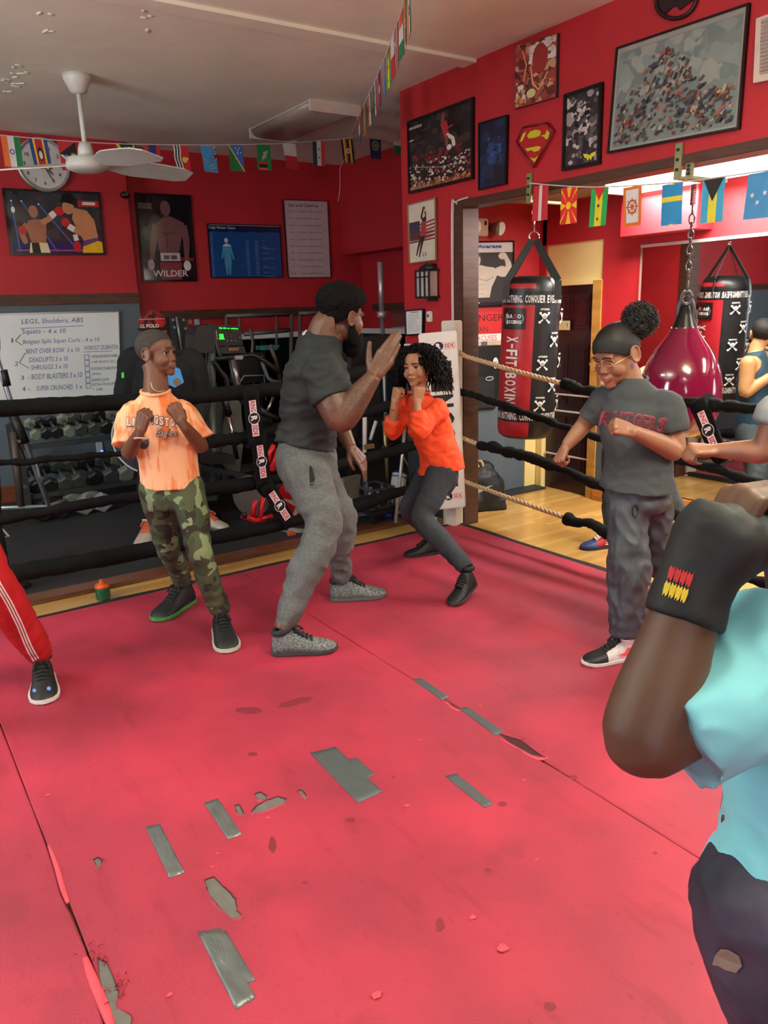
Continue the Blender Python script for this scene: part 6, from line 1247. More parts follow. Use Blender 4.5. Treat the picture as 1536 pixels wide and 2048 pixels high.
# ---------------- 1. boy in the orange tie-dye shirt
def boy():
    t = person('boy in orange tie-dye shirt and camouflage trousers holding up both fists, looking right', (1.24, 3.6, 0))
    J = JF(1.24, 3.62); SK = mat((108, 70, 50), rough=.5, var=.08, scale=20)
    aL = shoe(t, (1.315, 3.50, 0), (1.235, 3.205, 0), up_=(24, 24, 26), sole=(196, 204, 180), lace=(14, 14, 16), label='black shoe pointing at the viewer'); aR = shoe(t, (1.345, 3.99, 0), (1.075, 3.81, 0), up_=(26, 26, 30), sole=(74, 140, 70), label='black shoe with green sole')
    hL, hR = J(378, 985, -.03), J(312, 985, .03); kL, kR = J(398, 1100, -.18), J(335, 1090, .12); pel = J(345, 975); neck = J(311, 774); che = J(328, 872, .0)
    sL, sR = J(371, 830, -.01), J(258, 833, .02); eL, eR = J(403, 893, -.04), J(257, 905, -.05); wL, wR = J(363, 845, -.22), J(281, 862, -.22)
    hc = J(313, 706, .0); F = rt*.97-Vector((fw.x, fw.y, 0)).normalized()*.28+Vector((0, 0, .02)); U = (0, 0, 1); S = .93
    b = B(); head(b, hc, F, U, S, True); f_, s_, u_ = fr(F, U); limb(b, [hc-f_*.02-u_*.05, hc.lerp(neck, .6)-f_*.002, neck-Vector((0, 0, .04))], [.056, .054, .062])
    for s, e, w in ((sL, eL, wL), (sR, eR, wR)): limb(b, [s, s.lerp(e, .5), e, e.lerp(w, .35), w], [.045, .038, .034, .034, .022]); b.ell(s, .045)
    b.loft(torso_rings(pel, che, neck, sL, sR, hL, hR, .11, .075, .105, .07, .12, .08, .12, .055, .045)); limb(b, [hL, kL, aL], [.045, .036, .03]); limb(b, [hR, kR, aR], [.045, .036, .03])
    toC = -Vector((fw.x, fw.y, 0)).normalized()
    hand(b, wL, Vector((0, 0, 1))-rt*.35+toC*.1, (rt*.55+toC*.85), 1, .92, (80, 92, 60), 'fist'); hand(b, wR, Vector((0, 0, 1))+rt*.35+toC*.1, (-rt*.35+toC*.95), -1, .92, (70, 85, 50), 'fist')
    body = skin('body', b, t, SK, .0042, 3, sockets(hc, F, U, S)); face_bits(t, SK, hc, F, U, S, look=(-.25, .1), lipc=(136, 78, 66), brow=(36, 26, 22))
    line = lambda a, l, h: h > np.interp(a, [-.10, -.04, -.018, .004, .012, .03, .055, .09], [-.055, -.055, -.030, -.012, .022, .046, .062, .070])
    hairshell(hc, F, U, S, line, 1.03, .0006, 150, .005)('hair', t, mat((54, 46, 40), rough=.85, var=.25, scale=90, bump=.4, bscale=300))
    # shirt
    b = B(); r = torso_rings(J(343, 972), J(330, 886), J(311, 780), sL, sR, hL, hR, .150, .108, .142, .104, .146, .104, .146, .080, .066); b.loft(r, n=36)
    TIE = mat((244, 184, 140), col2=(232, 122, 64), rough=.85, scale=6.5, kind='tie', bump=.15, bscale=60, stretch=(3.2, 3.2, .8))
    for s, e, o in ((sL, eL, 1), (sR, eR, -1)):
        d = (e-s).normalized(); b.tube([s+(neck-s)*.35, s, s+d*.09, s.lerp(e, .80)], [.045, .062, .068, .078], n=20, sub=3)
    sh = skin('t_shirt', b, t, TIE, .0065, 5, folds(.011, (8, 8, 5), 3)); 
    b = B(); cn = J(311, 783); b.tube([cn+rt*.066*cos(a)+toC*(.062*sin(a))+Vector((0, 0, -.016*max(0, sin(a))+.004)) for a in [k*pi/12 for k in range(25)]], .008, n=8); b.build('collar', sh, mat((240, 164, 118), rough=.85))
    O = J(317, 857); 
    def art(A):
        wc = (232, 226, 220)
        for k, ch in enumerate('LIVINGSTON'): 
            A.text(ch, -.138+k*.028, -.004-.10*(.5-abs(k-4.5)/9)**2*-.6, .047, (96, 44, 36), w=.027 if ch != 'I' else .012, bold=.05); 
        for k, ch in enumerate('LIVINGSTON'): A.text(ch, -.136+k*.028, .000-.10*(.5-abs(k-4.5)/9)**2*-.6, .040, wc, w=.022 if ch != 'I' else .009, bold=.03)
        A.text('Eagles', .008, -.058, .05, (70, 36, 30), w=.11, shear=.25, bold=.05); A.text('Eagles', .010, -.055, .045, (226, 196, 180), w=.105, shear=.25, bold=-.0)
        A.disc(-.055, -.075, .030, (60, 56, 60)); A.disc(-.055, -.078, .019, (170, 170, 176), .014)
    print_on(sh, sh, O, rt*.86, up, art)
    # trousers
    b = B(); b.loft([(J(345, 960), (hL-hR).normalized(), .118, .09), (J(345, 990), (hL-hR).normalized(), .128, .10), (J(346, 1015), (hL-hR).normalized(), .11, .09)], n=30)
    pant_leg(b, hL+Vector((0, 0, .02)), kL, aL+Vector((0, 0, -.005)), .086, .064, .052, .10, .048, 1); pant_leg(b, hR+Vector((0, 0, .02)), kR, aR+Vector((0, 0, -.005)), .086, .062, .050, .12, .046, 4)
    skin('camouflage_trousers', b, t, mat((70, 76, 52), rough=.85, kind='camo', scale=8, bump=.12, bscale=40), .0075, 4, folds(.010, (9, 9, 7), 5))
    b = B(); b.tube([wR+rt*.031*cos(a)+Vector((0, 0, 1))*.008*sin(a)+toC*.031*sin(a)-Vector((0, 0, .035)) for a in [k*pi/8 for k in range(17)]], .004, n=8); b.build('wristband', t, flat((206, 170, 150)))
    b = B(); b.tube([J(302, 764, -.05), J(305, 776, -.06), J(316, 783, -.07), J(330, 781, -.06)], .0022, n=6, sub=4); b.build('necklace', t, mat((206, 176, 110), rough=.3, metal=.7))
boy()

# ---------------- 2. coach
def coach():
    t = person('tall bearded coach in dark tee and grey joggers raising one open palm', (1.85, 3.25, 0)); J = JF(1.86, 3.24)
    SK = mat((98, 64, 48), rough=.45, var=.06, scale=14)
    toC = -Vector((fw.x, fw.y, 0)).normalized(); UP = Vector((0, 0, 1))
    KN = mat((128, 134, 134), col2=(54, 58, 60), rough=.7, scale=110, kind='heather', bump=.3, bscale=200, stretch=(1, 1, 3))
    aR = shoe(t, (1.40, 3.075, 0), (1.665, 2.935, 0), sole=(58, 60, 62), tex=KN, lace=(28, 30, 32), label='grey knit sneaker'); aL = shoe(t, (1.965, 3.505, 0), (2.245, 3.375, 0), sole=(90, 92, 92), tex=KN, lace=(28, 30, 32), label='grey knit sneaker')
    hR, hL = J(610, 945, -.09), J(627, 945, .08); kR, kL = J(648, 1045, -.20), J(684, 1045, .12); pel = J(614, 905); che = J(628, 775); neck = J(648, 668, .0)
    sR, sL = J(644, 742, -.18), J(657, 732, .18); eR = J(682, 838, -.27); wR = J(748, 752, -.26); eL = J(668, 830, .22); wL = J(702, 895, .10)
    hc = J(686, 634, .0); F = rt*.86+(-toC)*.62-UP*.18; U = UP+rt*.10; S = 1.04
    b = B(); head(b, hc, F, U, S); f_, s_, u_ = fr(F, U); limb(b, [hc-f_*.035-u_*.03, hc.lerp(neck, .55)-f_*.025, neck-f_*.01-UP*.05], [.076, .080, .092])
    limb(b, [sR, sR.lerp(eR, .4), sR.lerp(eR, .8), eR, eR.lerp(wR, .25), eR.lerp(wR, .65), wR], [.084, .084, .080, .066, .068, .052, .035]); limb(b, [sL, sL.lerp(eL, .5), eL, eL.lerp(wL, .35), wL], [.07, .066, .05, .048, .03]); b.ell(sR, .07); b.ell(sL, .07)
    b.loft(torso_rings(pel, che, neck, sL, sR, hL, hR, .14, .11, .14, .12, .17, .125, .17, .08, .07)); limb(b, [hR, kR, aR], [.09, .06, .042]); limb(b, [hL, kL, aL], [.09, .06, .042])
    hand(b, wR, J(803, 662, -.24)-wR, toC*1.0-rt*.1, -1, 1.20, (4, 6, 5), 'out', -.07); hand(b, wL, J(735, 935, .06)-wL, toC*.5+UP*.5+rt*.5, 1, 1.02, (18, 24, 18), 'relax', .06, cs=[(12, 18, 15), (22, 30, 20), (30, 34, 22), (34, 36, 26)])
    body = skin('body', b, t, SK, .0048, 3, sockets(hc, F, U, S)); face_bits(t, SK, hc, F, U, S, lipc=(110, 64, 56))
    # tattoos as ink in the skin material
    nt = SK.node_tree; N, L = nt.nodes, nt.links; bs = N['Principled BSDF']; cur = bs.inputs['Base Color'].links[0].from_socket
    tc = N.new('ShaderNodeTexCoord'); inv = _inv[t]
    dist = None
    for cpt, rr in ((sR.lerp(eR, .72), .10), (eR.lerp(wR, .45), .13), (neck+UP*.03, .05)):
        vm = N.new('ShaderNodeVectorMath'); vm.operation = 'DISTANCE'; q = inv@cpt; vm.inputs[1].default_value = q; L.new(tc.outputs['Object'], vm.inputs[0])
        mr = N.new('ShaderNodeMapRange'); mr.inputs['From Min'].default_value = rr; mr.inputs['From Max'].default_value = rr*.7; L.new(vm.outputs['Value'], mr.inputs['Value'])
        if dist is None: dist = mr.outputs[0]
        else:
            ad = N.new('ShaderNodeMath'); ad.operation = 'MAXIMUM'; L.new(dist, ad.inputs[0]); L.new(mr.outputs[0], ad.inputs[1]); dist = ad.outputs[0]
    wv = N.new('ShaderNodeTexNoise'); wv.inputs['Scale'].default_value = 26; wv.inputs['Distortion'].default_value = 2.2; wv.inputs['Detail'].default_value = 1
    r2 = N.new('ShaderNodeValToRGB'); e = r2.color_ramp.elements; e[0].position = .42; e[0].color = (0, 0, 0, 1); e[1].position = .48; e[1].color = (1, 1, 1, 1); x = e.new(.62); x.color = (0, 0, 0, 1)
    L.new(tc.outputs['Object'], wv.inputs['Vector']); L.new(wv.outputs['Fac'], r2.inputs[0]); mu = N.new('ShaderNodeMath'); mu.operation = 'MULTIPLY'; L.new(r2.outputs[0], mu.inputs[0]); L.new(dist, mu.inputs[1]); m3 = N.new('ShaderNodeMath'); m3.operation = 'MULTIPLY'; m3.inputs[1].default_value = .8; L.new(mu.outputs[0], m3.inputs[0])
    mx = N.new('ShaderNodeMixRGB'); mx.inputs[2].default_value = lin((52, 44, 46)); L.new(m3.outputs[0], mx.inputs[0]); L.new(cur, mx.inputs[1]); L.new(mx.outputs[0], bs.inputs['Base Color'])
    HB = mat((16, 15, 16), rough=.95, var=.3, scale=120, bump=.8, bscale=160, spec=.15)
    def ex(b, P, R): b.ell(P(-.02, 0, .07), (.115*S, .098*S, .085*S), R=R, n=32, k=20); b.ell(P(.045, 0, .085), (.06*S, .07*S, .05*S), R=R, n=24, k=14)
    line = lambda a, l, h: h > np.interp(a, [-.12, -.05, -.022, .0, .02, .05, .09], [-.040, -.030, -.005, .012, .016, .046, .060])
    hairshell(hc, F, U, S, line, 1.06, .0065, 55, .0055, ex)('afro_hair', t, HB)
    b = B(); P = lambda a, l, h: hc+(f_*a+s_*l+u_*h)*S; R = Matrix((f_, s_, u_)).transposed()
    b.ell(P(.060, 0, -.118), (.050*S, .050*S, .062*S), R=R, n=24, k=16); b.ell(P(.085, 0, -.095), (.030*S, .034*S, .04*S), R=R)
    for q in (-1, 1): limb(b, [P(.006, q*.068, -.015), P(.012, q*.068, -.06), P(.040, q*.052, -.10)], [.010*S, .020*S, .032*S])
    skin('beard', b, t, HB, .005, 3, lambda v, n: v+n*.003*noise.noise(v*80))
    b = B(); ss = (sL-sR).normalized(); hs = (hL-hR).normalized(); r = [(J(611, 896), hs, .178, .158), (J(614, 878), hs, .172, .152), (J(618, 850), hs, .166, .146), (J(624, 800), ss, .185, .150), (J(630, 750), ss, .200, .150), (J(637, 712), ss, .190, .128), (J(642, 688), ss, .140, .105), (J(647, 668), ss, .088, .084)]; b.loft(r, n=40)
    TS = mat((30, 36, 38), rough=.8, var=.08, scale=6, bump=.15, bscale=50)
    for s, e, k in ((sR, eR, .60), (sL, eL, .6)):
        b.tube([s+(neck-s)*.35, s+UP*.0, s.lerp(e, .3), s.lerp(e, k)], [.07, .098, .100, .099], n=24, sub=3)
    sh = skin('t_shirt', b, t, TS, .008, 4, folds(.018, (4, 4, 13), 9, .5))
    b = B(); A = Art(b, lambda x, y, l: J(x, y, -.13-l*.0004)); A.poly([(604, 668), (609, 663), (611, 667), (606, 671)], (200, 206, 206)); A.poly([(609, 662), (613, 659), (614, 662), (611, 665)], (190, 196, 196)); b.build('shoulder_logo', sh, fix=False)
    HG = mat((96, 100, 101), col2=(82, 86, 87), rough=.9, scale=70, kind='heather', bump=.2, bscale=90, stretch=(1, 1, 2.5))
    b = B(); hs = (hL-hR).normalized(); b.loft([(J(612, 868), hs, .138, .120), (J(612, 905), hs, .165, .148), (J(616, 950), hs, .165, .145), (J(619, 985), hs, .14, .12)], n=36)
    pant_leg(b, hR, kR, aR+UP*.005, .122, .092, .058, .07, .050, 2); pant_leg(b, hL, kL, aL+UP*.0, .12, .086, .057, .07, .049, 6)
    pj = skin('grey_joggers', b, t, HG, .0085, 4, folds(.020, (6, 6, 6), 12, .4))
    b = B(); i = b.mi(flat((24, 26, 28), .9)); bv = BVHTree.FromPolygons([_inv[pj].inverted()@v.co for v in pj.data.vertices], [tuple(p.vertices) for p in pj.data.polygons])
    pts = []
    for x, y in ((619, 930), (624, 934), (628, 948), (630, 958), (626, 970), (620, 972), (619, 955)):
        h = bv.ray_cast(CP, ray(x, y).normalized()); pts.append(h[0]-ray(x, y).normalized()*.004 if h[0] else J(x, y, -.15))
    b.fan(pts, i); b.build('pocket_opening', pj, fix=False)
coach()

# ---------------- 3. child in the orange top
def child():
    t = person('curly haired child in bright orange long sleeved top with both fists by the face', (2.75, 3.45, 0)); J = JF(2.72, 3.48); toC = -Vector((fw.x, fw.y, 0)).normalized(); UP = Vector((0, 0, 1))
    SK = mat((166, 118, 90), rough=.5, var=.06, scale=16)
    aN = shoe(t, (2.655, 3.10, 0), (2.430, 3.02, 0), 1., up_=(14, 14, 16), sole=(60, 58, 58), lace=(20, 20, 22), hi=.14, label='black high top sneaker with heel raised', pitch=.22); aF = shoe(t, (2.955, 3.80, 0), (2.735, 3.875, 0), up_=(16, 16, 18), sole=(40, 40, 42), hi=.1, label='black high top sneaker')
    hN, hF = J(884, 944, -.07), J(862, 944, .07); kN, kF = J(846, 1036, -.20), J(818, 1018, .16); pel = J(880, 930); che = J(855, 845); neck = J(840, 790, -.0)
    sN, sF = J(876, 822, -.09), J(815, 812, .06); eN, eF = J(836, 862, -.24), J(786, 862, .02); wN, wF = J(834, 806, -.22), J(789, 806, -.04)
    hc = J(834, 733, -.02); F = toC*.88-rt*.50-UP*.04; U = UP-rt*.08; S = .93
    b = B(); head(b, hc, F, U, S, True); f_, s_, u_ = fr(F, U); limb(b, [hc-f_*.02-u_*.05, hc.lerp(neck, .6), neck-UP*.04], [.05, .044, .05])
    for s, e, w in ((sN, eN, wN), (sF, eF, wF)): limb(b, [s, s.lerp(e, .5), e, e.lerp(w, .35), w], [.042, .037, .033, .031, .021]); b.ell(s, .042)
    b.loft(torso_rings(pel, che, neck, sN, sF, hN, hF, .10, .08, .10, .07, .11, .08, .11, .055, .045)); limb(b, [hN, kN, aN], [.045, .034, .03]); limb(b, [hF, kF, aF], [.045, .034, .03])
    hand(b, wN, UP+rt*.18-toC*.05, toC*.9+rt*.35, 1, .92, (82, 95, 60), 'fist'); hand(b, wF, UP+rt*.25, toC*.55-rt*.75, -1, .92, (82, 95, 60), 'fist')
    skin('body', b, t, SK, .0042, 3, sockets(hc, F, U, S)); face_bits(t, SK, hc, F, U, S, look=(.05, .0), lipc=(170, 96, 84), brow=(48, 34, 28))
    HB = mat((13, 10, 10), rough=.7, var=.3, scale=80, spec=.15); P = lambda a, l, h: hc+(f_*a+s_*l+u_*h)*S; R = Matrix((f_, s_, u_)).transposed()
    line = lambda a, l, h: (h > .085 if a > .05 else True) and not (a > .03 and abs(l) < .062 and h < .07)
    hairshell(hc, F, U, S, line, 1.12, .003, 40, .006)('hair_base', t, HB)
    b = B(); Rn = random.Random(12)
    for k in range(560):
        th = Rn.uniform(0, 2*pi); ph = math.acos(Rn.uniform(-.25, 1)); d = Vector((sin(ph)*cos(th), sin(ph)*sin(th), cos(ph)))
        if d.x > .48 and d.z < .62 and abs(d.y) < .62: continue
        st_ = P(-.012+.100*d.x, .080*d.y, .033+.088*d.z); L_ = Rn.uniform(.08, .20); out = (f_*(d.x-.1)+s_*d.y*1.1)*.9
        if d.x > .35: out = s_*math.copysign(1., d.y)*1.0+f_*.25; L_ *= .8
        out += rt*.42; n = 16; pts = []; ph0 = Rn.uniform(0, 6); cr_ = Rn.uniform(.005, .010); turns = Rn.uniform(3, 5)
        for j in range(n):
            f = j/(n-1); g = st_+out*.085*(f**.6)+(u_*d.z*.05)*(f**.5)*(1-f*.6)-UP*L_*f*f*1.0*(1.0); a = ph0+turns*2*pi*f; pts.append(g+rt*cr_*cos(a)+toC*cr_*sin(a)+UP*cr_*.3*sin(a))
        fv = pts[-1]-hc
        b.tube(pts, [.0052]*(n-3)+[.0045, .0035, .0015], n=5)
    o = b.build('curly_hair', t, HB, smooth=True)
    OR = mat((238, 78, 34), rough=.85, var=.06, scale=8, bump=.15, bscale=60)
    b = B(); b.loft([(J(884, 944), (hN-hF).normalized(), .154, .136), (J(883, 935), (hN-hF).normalized(), .152, .132), (J(878, 905), (hN-hF).normalized(), .142, .120), (J(864, 865), (sN-sF).normalized(), .132, .112), (J(853, 835), (sN-sF).normalized(), .140, .105), ((sN+sF)/2, (sN-sF).normalized(), .135, .075), (neck+UP*.0, (sN-sF).normalized(), .062, .058)], n=36)
    for s, e, w, q in ((sN, eN, wN, .78), (sF, eF, wF, .45)): b.tube([s+(neck-s)*.3, s, s.lerp(e, .5), e, e.lerp(w, .4), e.lerp(w, q)], [.05, .066, .058, .054, .050, .044], n=20, sub=4)
    sh = skin('long_sleeved_top', b, t, OR, .0062, 5, folds(.012, (9, 9, 12), 21, .45))
    b = B(); b.tube([J(838, 784, .0)+rt*.058*cos(a)+toC*.056*sin(a) for a in [k*pi/10 for k in range(21)]], .009, n=8); b.build('collar', sh, OR)
    PG = mat((46, 51, 59), rough=.9, var=.12, scale=60, bump=.1, bscale=60)
    b = B(); hs = (hN-hF).normalized(); b.loft([(J(882, 930), hs, .115, .09), (J(878, 958), hs, .13, .11), (J(868, 985), hs, .10, .09)], n=30)
    pant_leg(b, hN, kN, aN-UP*.01, .092, .066, .050, .08, .044, 3); pant_leg(b, hF, kF, aF-UP*.01, .084, .062, .048, .08, .044, 7)
    skin('grey_joggers', b, t, PG, .0072, 4, folds(.008, (9, 9, 6), 22))
child()
# ---------------- 4. girl with headband and glasses
def girl():
    t = person('girl in grey college tee, black headband and glasses, punching down to the left', (2.72, 2.25, 0)); J = JF(2.70, 2.18); toC = -Vector((fw.x, fw.y, 0)).normalized(); UP = Vector((0, 0, 1))
    SK = mat((142, 97, 73), rough=.5, var=.06, scale=16)
    aF = shoe(t, (2.690, 2.035, 0), (2.450, 2.12, 0), up_=(236, 236, 234), sole=(232, 232, 230), lace=(22, 22, 24), accent=(236, 84, 96), toecap=((24, 24, 26), False), label='white and black low sneaker with pink side mark')
    h2 = PZ(1396, 1206); t2 = PZ(1350, 1200); aB = shoe(t, h2, h2+(t2-h2).normalized()*.25, up_=(236, 236, 234), sole=(232, 232, 230), lace=(22, 22, 24), accent=(236, 84, 96), toecap=((24, 24, 26), False))
    hF, hB = J(1258, 1008, -.03), J(1300, 1005, .06); kF, kB = J(1258, 1130, -.10), J(1322, 1120, .14); pel = J(1278, 965); che = J(1270, 850); neck = J(1263, 756)
    sN, sF = J(1330, 812, -.03), J(1204, 800, .03); eN, wN = J(1350, 900, -.06), J(1264, 862, -.24); eF, wF = J(1168, 850, .06), J(1132, 892, .02)
    hc = J(1233, 708, -.03); F = -rt*.78+toC*.52-UP*.42; U = UP+(-rt*.35+toC*.2); S = 1.08
    b = B(); head(b, hc, F, U, S, True); f_, s_, u_ = fr(F, U); limb(b, [hc-f_*.02-u_*.05, hc.lerp(neck, .6)-f_*.0, neck-UP*.04], [.055, .05, .062])
    limb(b, [sN, sN.lerp(eN, .5), eN, eN.lerp(wN, .3), wN], [.055, .052, .044, .042, .026]); limb(b, [sF, sF.lerp(eF, .5), eF, eF.lerp(wF, .5), wF], [.05, .046, .038, .034, .025]); b.ell(sN, .05); b.ell(sF, .05)
    b.loft(torso_rings(pel, che, neck, sN, sF, hB, hF, .095, .07, .11, .09, .12, .09, .12, .06, .05)); limb(b, [hF, kF, aF], [.05, .04, .034]); limb(b, [hB, kB, aB], [.05, .038, .034])
    hand(b, wN, -rt*.92+UP*.28+toC*.1, toC*.8+UP*.4, 1, .88, (84, 95, 60), 'fist'); hand(b, wF, -rt*.45-UP*.85+toC*.2, -rt*.7+UP*.3+toC*.3, 1, .88, (80, 90, 50), 'fist')
    skin('body', b, t, SK, .0045, 3, sockets(hc, F, U, S)); face_bits(t, SK, hc, F, U, S, closed=True, lipc=(156, 88, 78), brow=(40, 28, 24)); P = lambda a, l, h: hc+(f_*a+s_*l+u_*h)*S; R = Matrix((f_, s_, u_)).transposed()
    HB = mat((14, 11, 11), rough=.55, var=.35, scale=60, bump=.3, bscale=120, stretch=(1, 1, 3))
    line = lambda a, l, h: h > np.interp(a, [-.12, -.04, -.0, .03, .055, .09], [-.05, -.045, -.01, .02, .045, .055])
    hairshell(hc, F, U, S, line, 1.06, .0012, 70, .005)('hair', t, HB)
    def bandline(a, l, h): k = h-(.068-.62*(.085-a)); return -.028 < k < .034
    b = B(); b.ell(hc+(f_*-.012+u_*.033)*S, (.097*1.09*S, .075*1.09*S, .082*1.09*S), R=R, n=40, k=26)
    o = skin('headband', b, t, mat((16, 20, 21), rough=.75, bump=.2, bscale=60), .005, 2)
    bm = bmesh.new(); bm.from_mesh(o.data); off = _inv[o].inverted(); kill = [v for v in bm.verts if not bandline(*[((off@v.co)-hc).dot(q)/S for q in (f_, s_, u_)])]; bmesh.ops.delete(bm, geom=kill, context='VERTS'); bm.to_mesh(o.data); bm.free(); sd = o.modifiers.new('thickness', 'SOLIDIFY'); sd.thickness = .004
    bc = J(1280, 640, .0); b = B(); Rn = random.Random(3); b.ell(bc, .050)
    b.bm.free(); b = B(); b.ell(bc-UP*.008, (.066, .060, .060), n=40, k=26); hb = skin('hair_bun', b, t, HB, .004, 1, lambda v, n: v+n*(.010*noise.noise(v*45)+.006*noise.noise(v*110))); b = B()
    for k in range(520):
        d = Vector((Rn.gauss(0, 1), Rn.gauss(0, 1), Rn.gauss(0, 1))).normalized(); pts = []; a0 = Rn.uniform(0, 6)
        for j in range(9): f = j/8; pts.append(bc+d*(.052+.018*sin(f*2.6))+Vector((cos(a0+f*7), sin(a0+f*7), cos(a0+f*5)))*.016*f)
        b.tube(pts, [.0014]*8+[.0008], n=4)
    b.build('stray_curls', hb, HB, smooth=True)
    b = B(); b.tube([J(1262, 655), J(1275, 648)], [.05, .035]); b.build('bun_base', t, HB)
    GL = mat((206, 160, 110), rough=.2, metal=.9)
    g = []
    for q in (-1, 1):
        b = B(); b.tube([P(.099-.006*abs(cos(a)), q*.034+.024*cos(a), -.006+.018*sin(a)) for a in [k*pi/12 for k in range(25)]], .0014, n=6); b.tube([P(.096, q*.058, .0), P(.05, q*.080, .004), P(.0, q*.083, .004)], .0016, n=6, sub=3)
        o = b.build('eyeglass_rim', t, GL)
    b = B(); b.tube([P(.101, .011, -.002), P(.106, 0, .002), P(.101, -.011, -.002)], .0014, n=6, sub=3); b.build('nose_bridge', t, GL)
    G = mat((56, 60, 64), rough=.85, var=.08, scale=8, bump=.15, bscale=60)
    b = B(); ss = (sN-sF).normalized(); b.loft([(J(1275, 976), ss, .166, .146), (J(1275, 966), ss, .162, .142), (J(1278, 925), ss, .146, .126), (J(1268, 860), ss, .148, .12), (J(1266, 822), ss, .155, .112), ((sN+sF)/2+UP*.012, ss, .152, .09), ((sN+sF)/2*.55+neck*.45+UP*.006, ss, .125, .085), ((sN+sF)/2*.2+neck*.8, ss, .09, .075), (neck+UP*.004, ss, .070, .064)], n=40)
    b.tube([sN+(neck-sN)*.35, sN, sN.lerp(eN, .3), J(1343, 868, -.05)], [.05, .074, .074, .074], n=22, sub=3); b.tube([sF+(neck-sF)*.3, sF, sF.lerp(eF, .4), sF.lerp(eF, .75)], [.05, .062, .060, .060], n=22, sub=3)
    sh = skin('t_shirt', b, t, G, .0065, 5, folds(.012, (7, 7, 9), 31))
    b = B(); b.tube([neck+rt*.066*cos(a)+toC*.062*sin(a)+UP*(-.012*sin(a)+.002) for a in [k*pi/10 for k in range(21)]], .007, n=8); b.build('collar', sh, G)
    def art(A):
        for bold, c, dx, dy, hh in ((.05, (150, 66, 78), 0, 0, .050), (.02, (96, 28, 44), .002, .003, .043)):
            for k, ch in enumerate('RUTGERS'): A.text(ch, -.108+k*.0345+dx, dy, hh*1.2, c, w=.031-dx*1.5, bold=bold)
    print_on(sh, sh, J(1242, 862), rt*.93-UP*.20, up+rt*.1, art)
    PT_ = mat((56, 60, 68), rough=.55, var=.08, scale=8, bump=.35, bscale=26)
    b = B(); hs = (hB-hF).normalized(); b.loft([(J(1276, 955), rt, .125, .10), (J(1278, 1000), rt, .146, .126), (J(1278, 1020), rt, .12, .11)], n=34)
    pant_leg(b, hF, kF, aF-UP*.0, .094, .092, .078, .05, .075, 2); pant_leg(b, hB, kB, aB, .09, .082, .070, .05, .068, 6)
    pj = skin('wide_trousers', b, t, PT_, .0078, 3, folds(.020, (8, 8, 6), 33, .5))
    b = B(); inv = _inv[pj].inverted(); bv = BVHTree.FromPolygons([inv@v.co for v in pj.data.vertices], [tuple(p.vertices) for p in pj.data.polygons])
    pts = []
    for k in range(17):
        a = k*pi/8; d = ray(1270+5.5*cos(a)**1, 1022+12*sin(a)); h = bv.ray_cast(CP, d.normalized()); pts.append((h[0] or J(1270, 1022, -.15))-d.normalized()*.002)
    b.tube(pts, .0032, n=6); b.build('pocket_tag', pj, flat((20, 20, 22)))
girl()

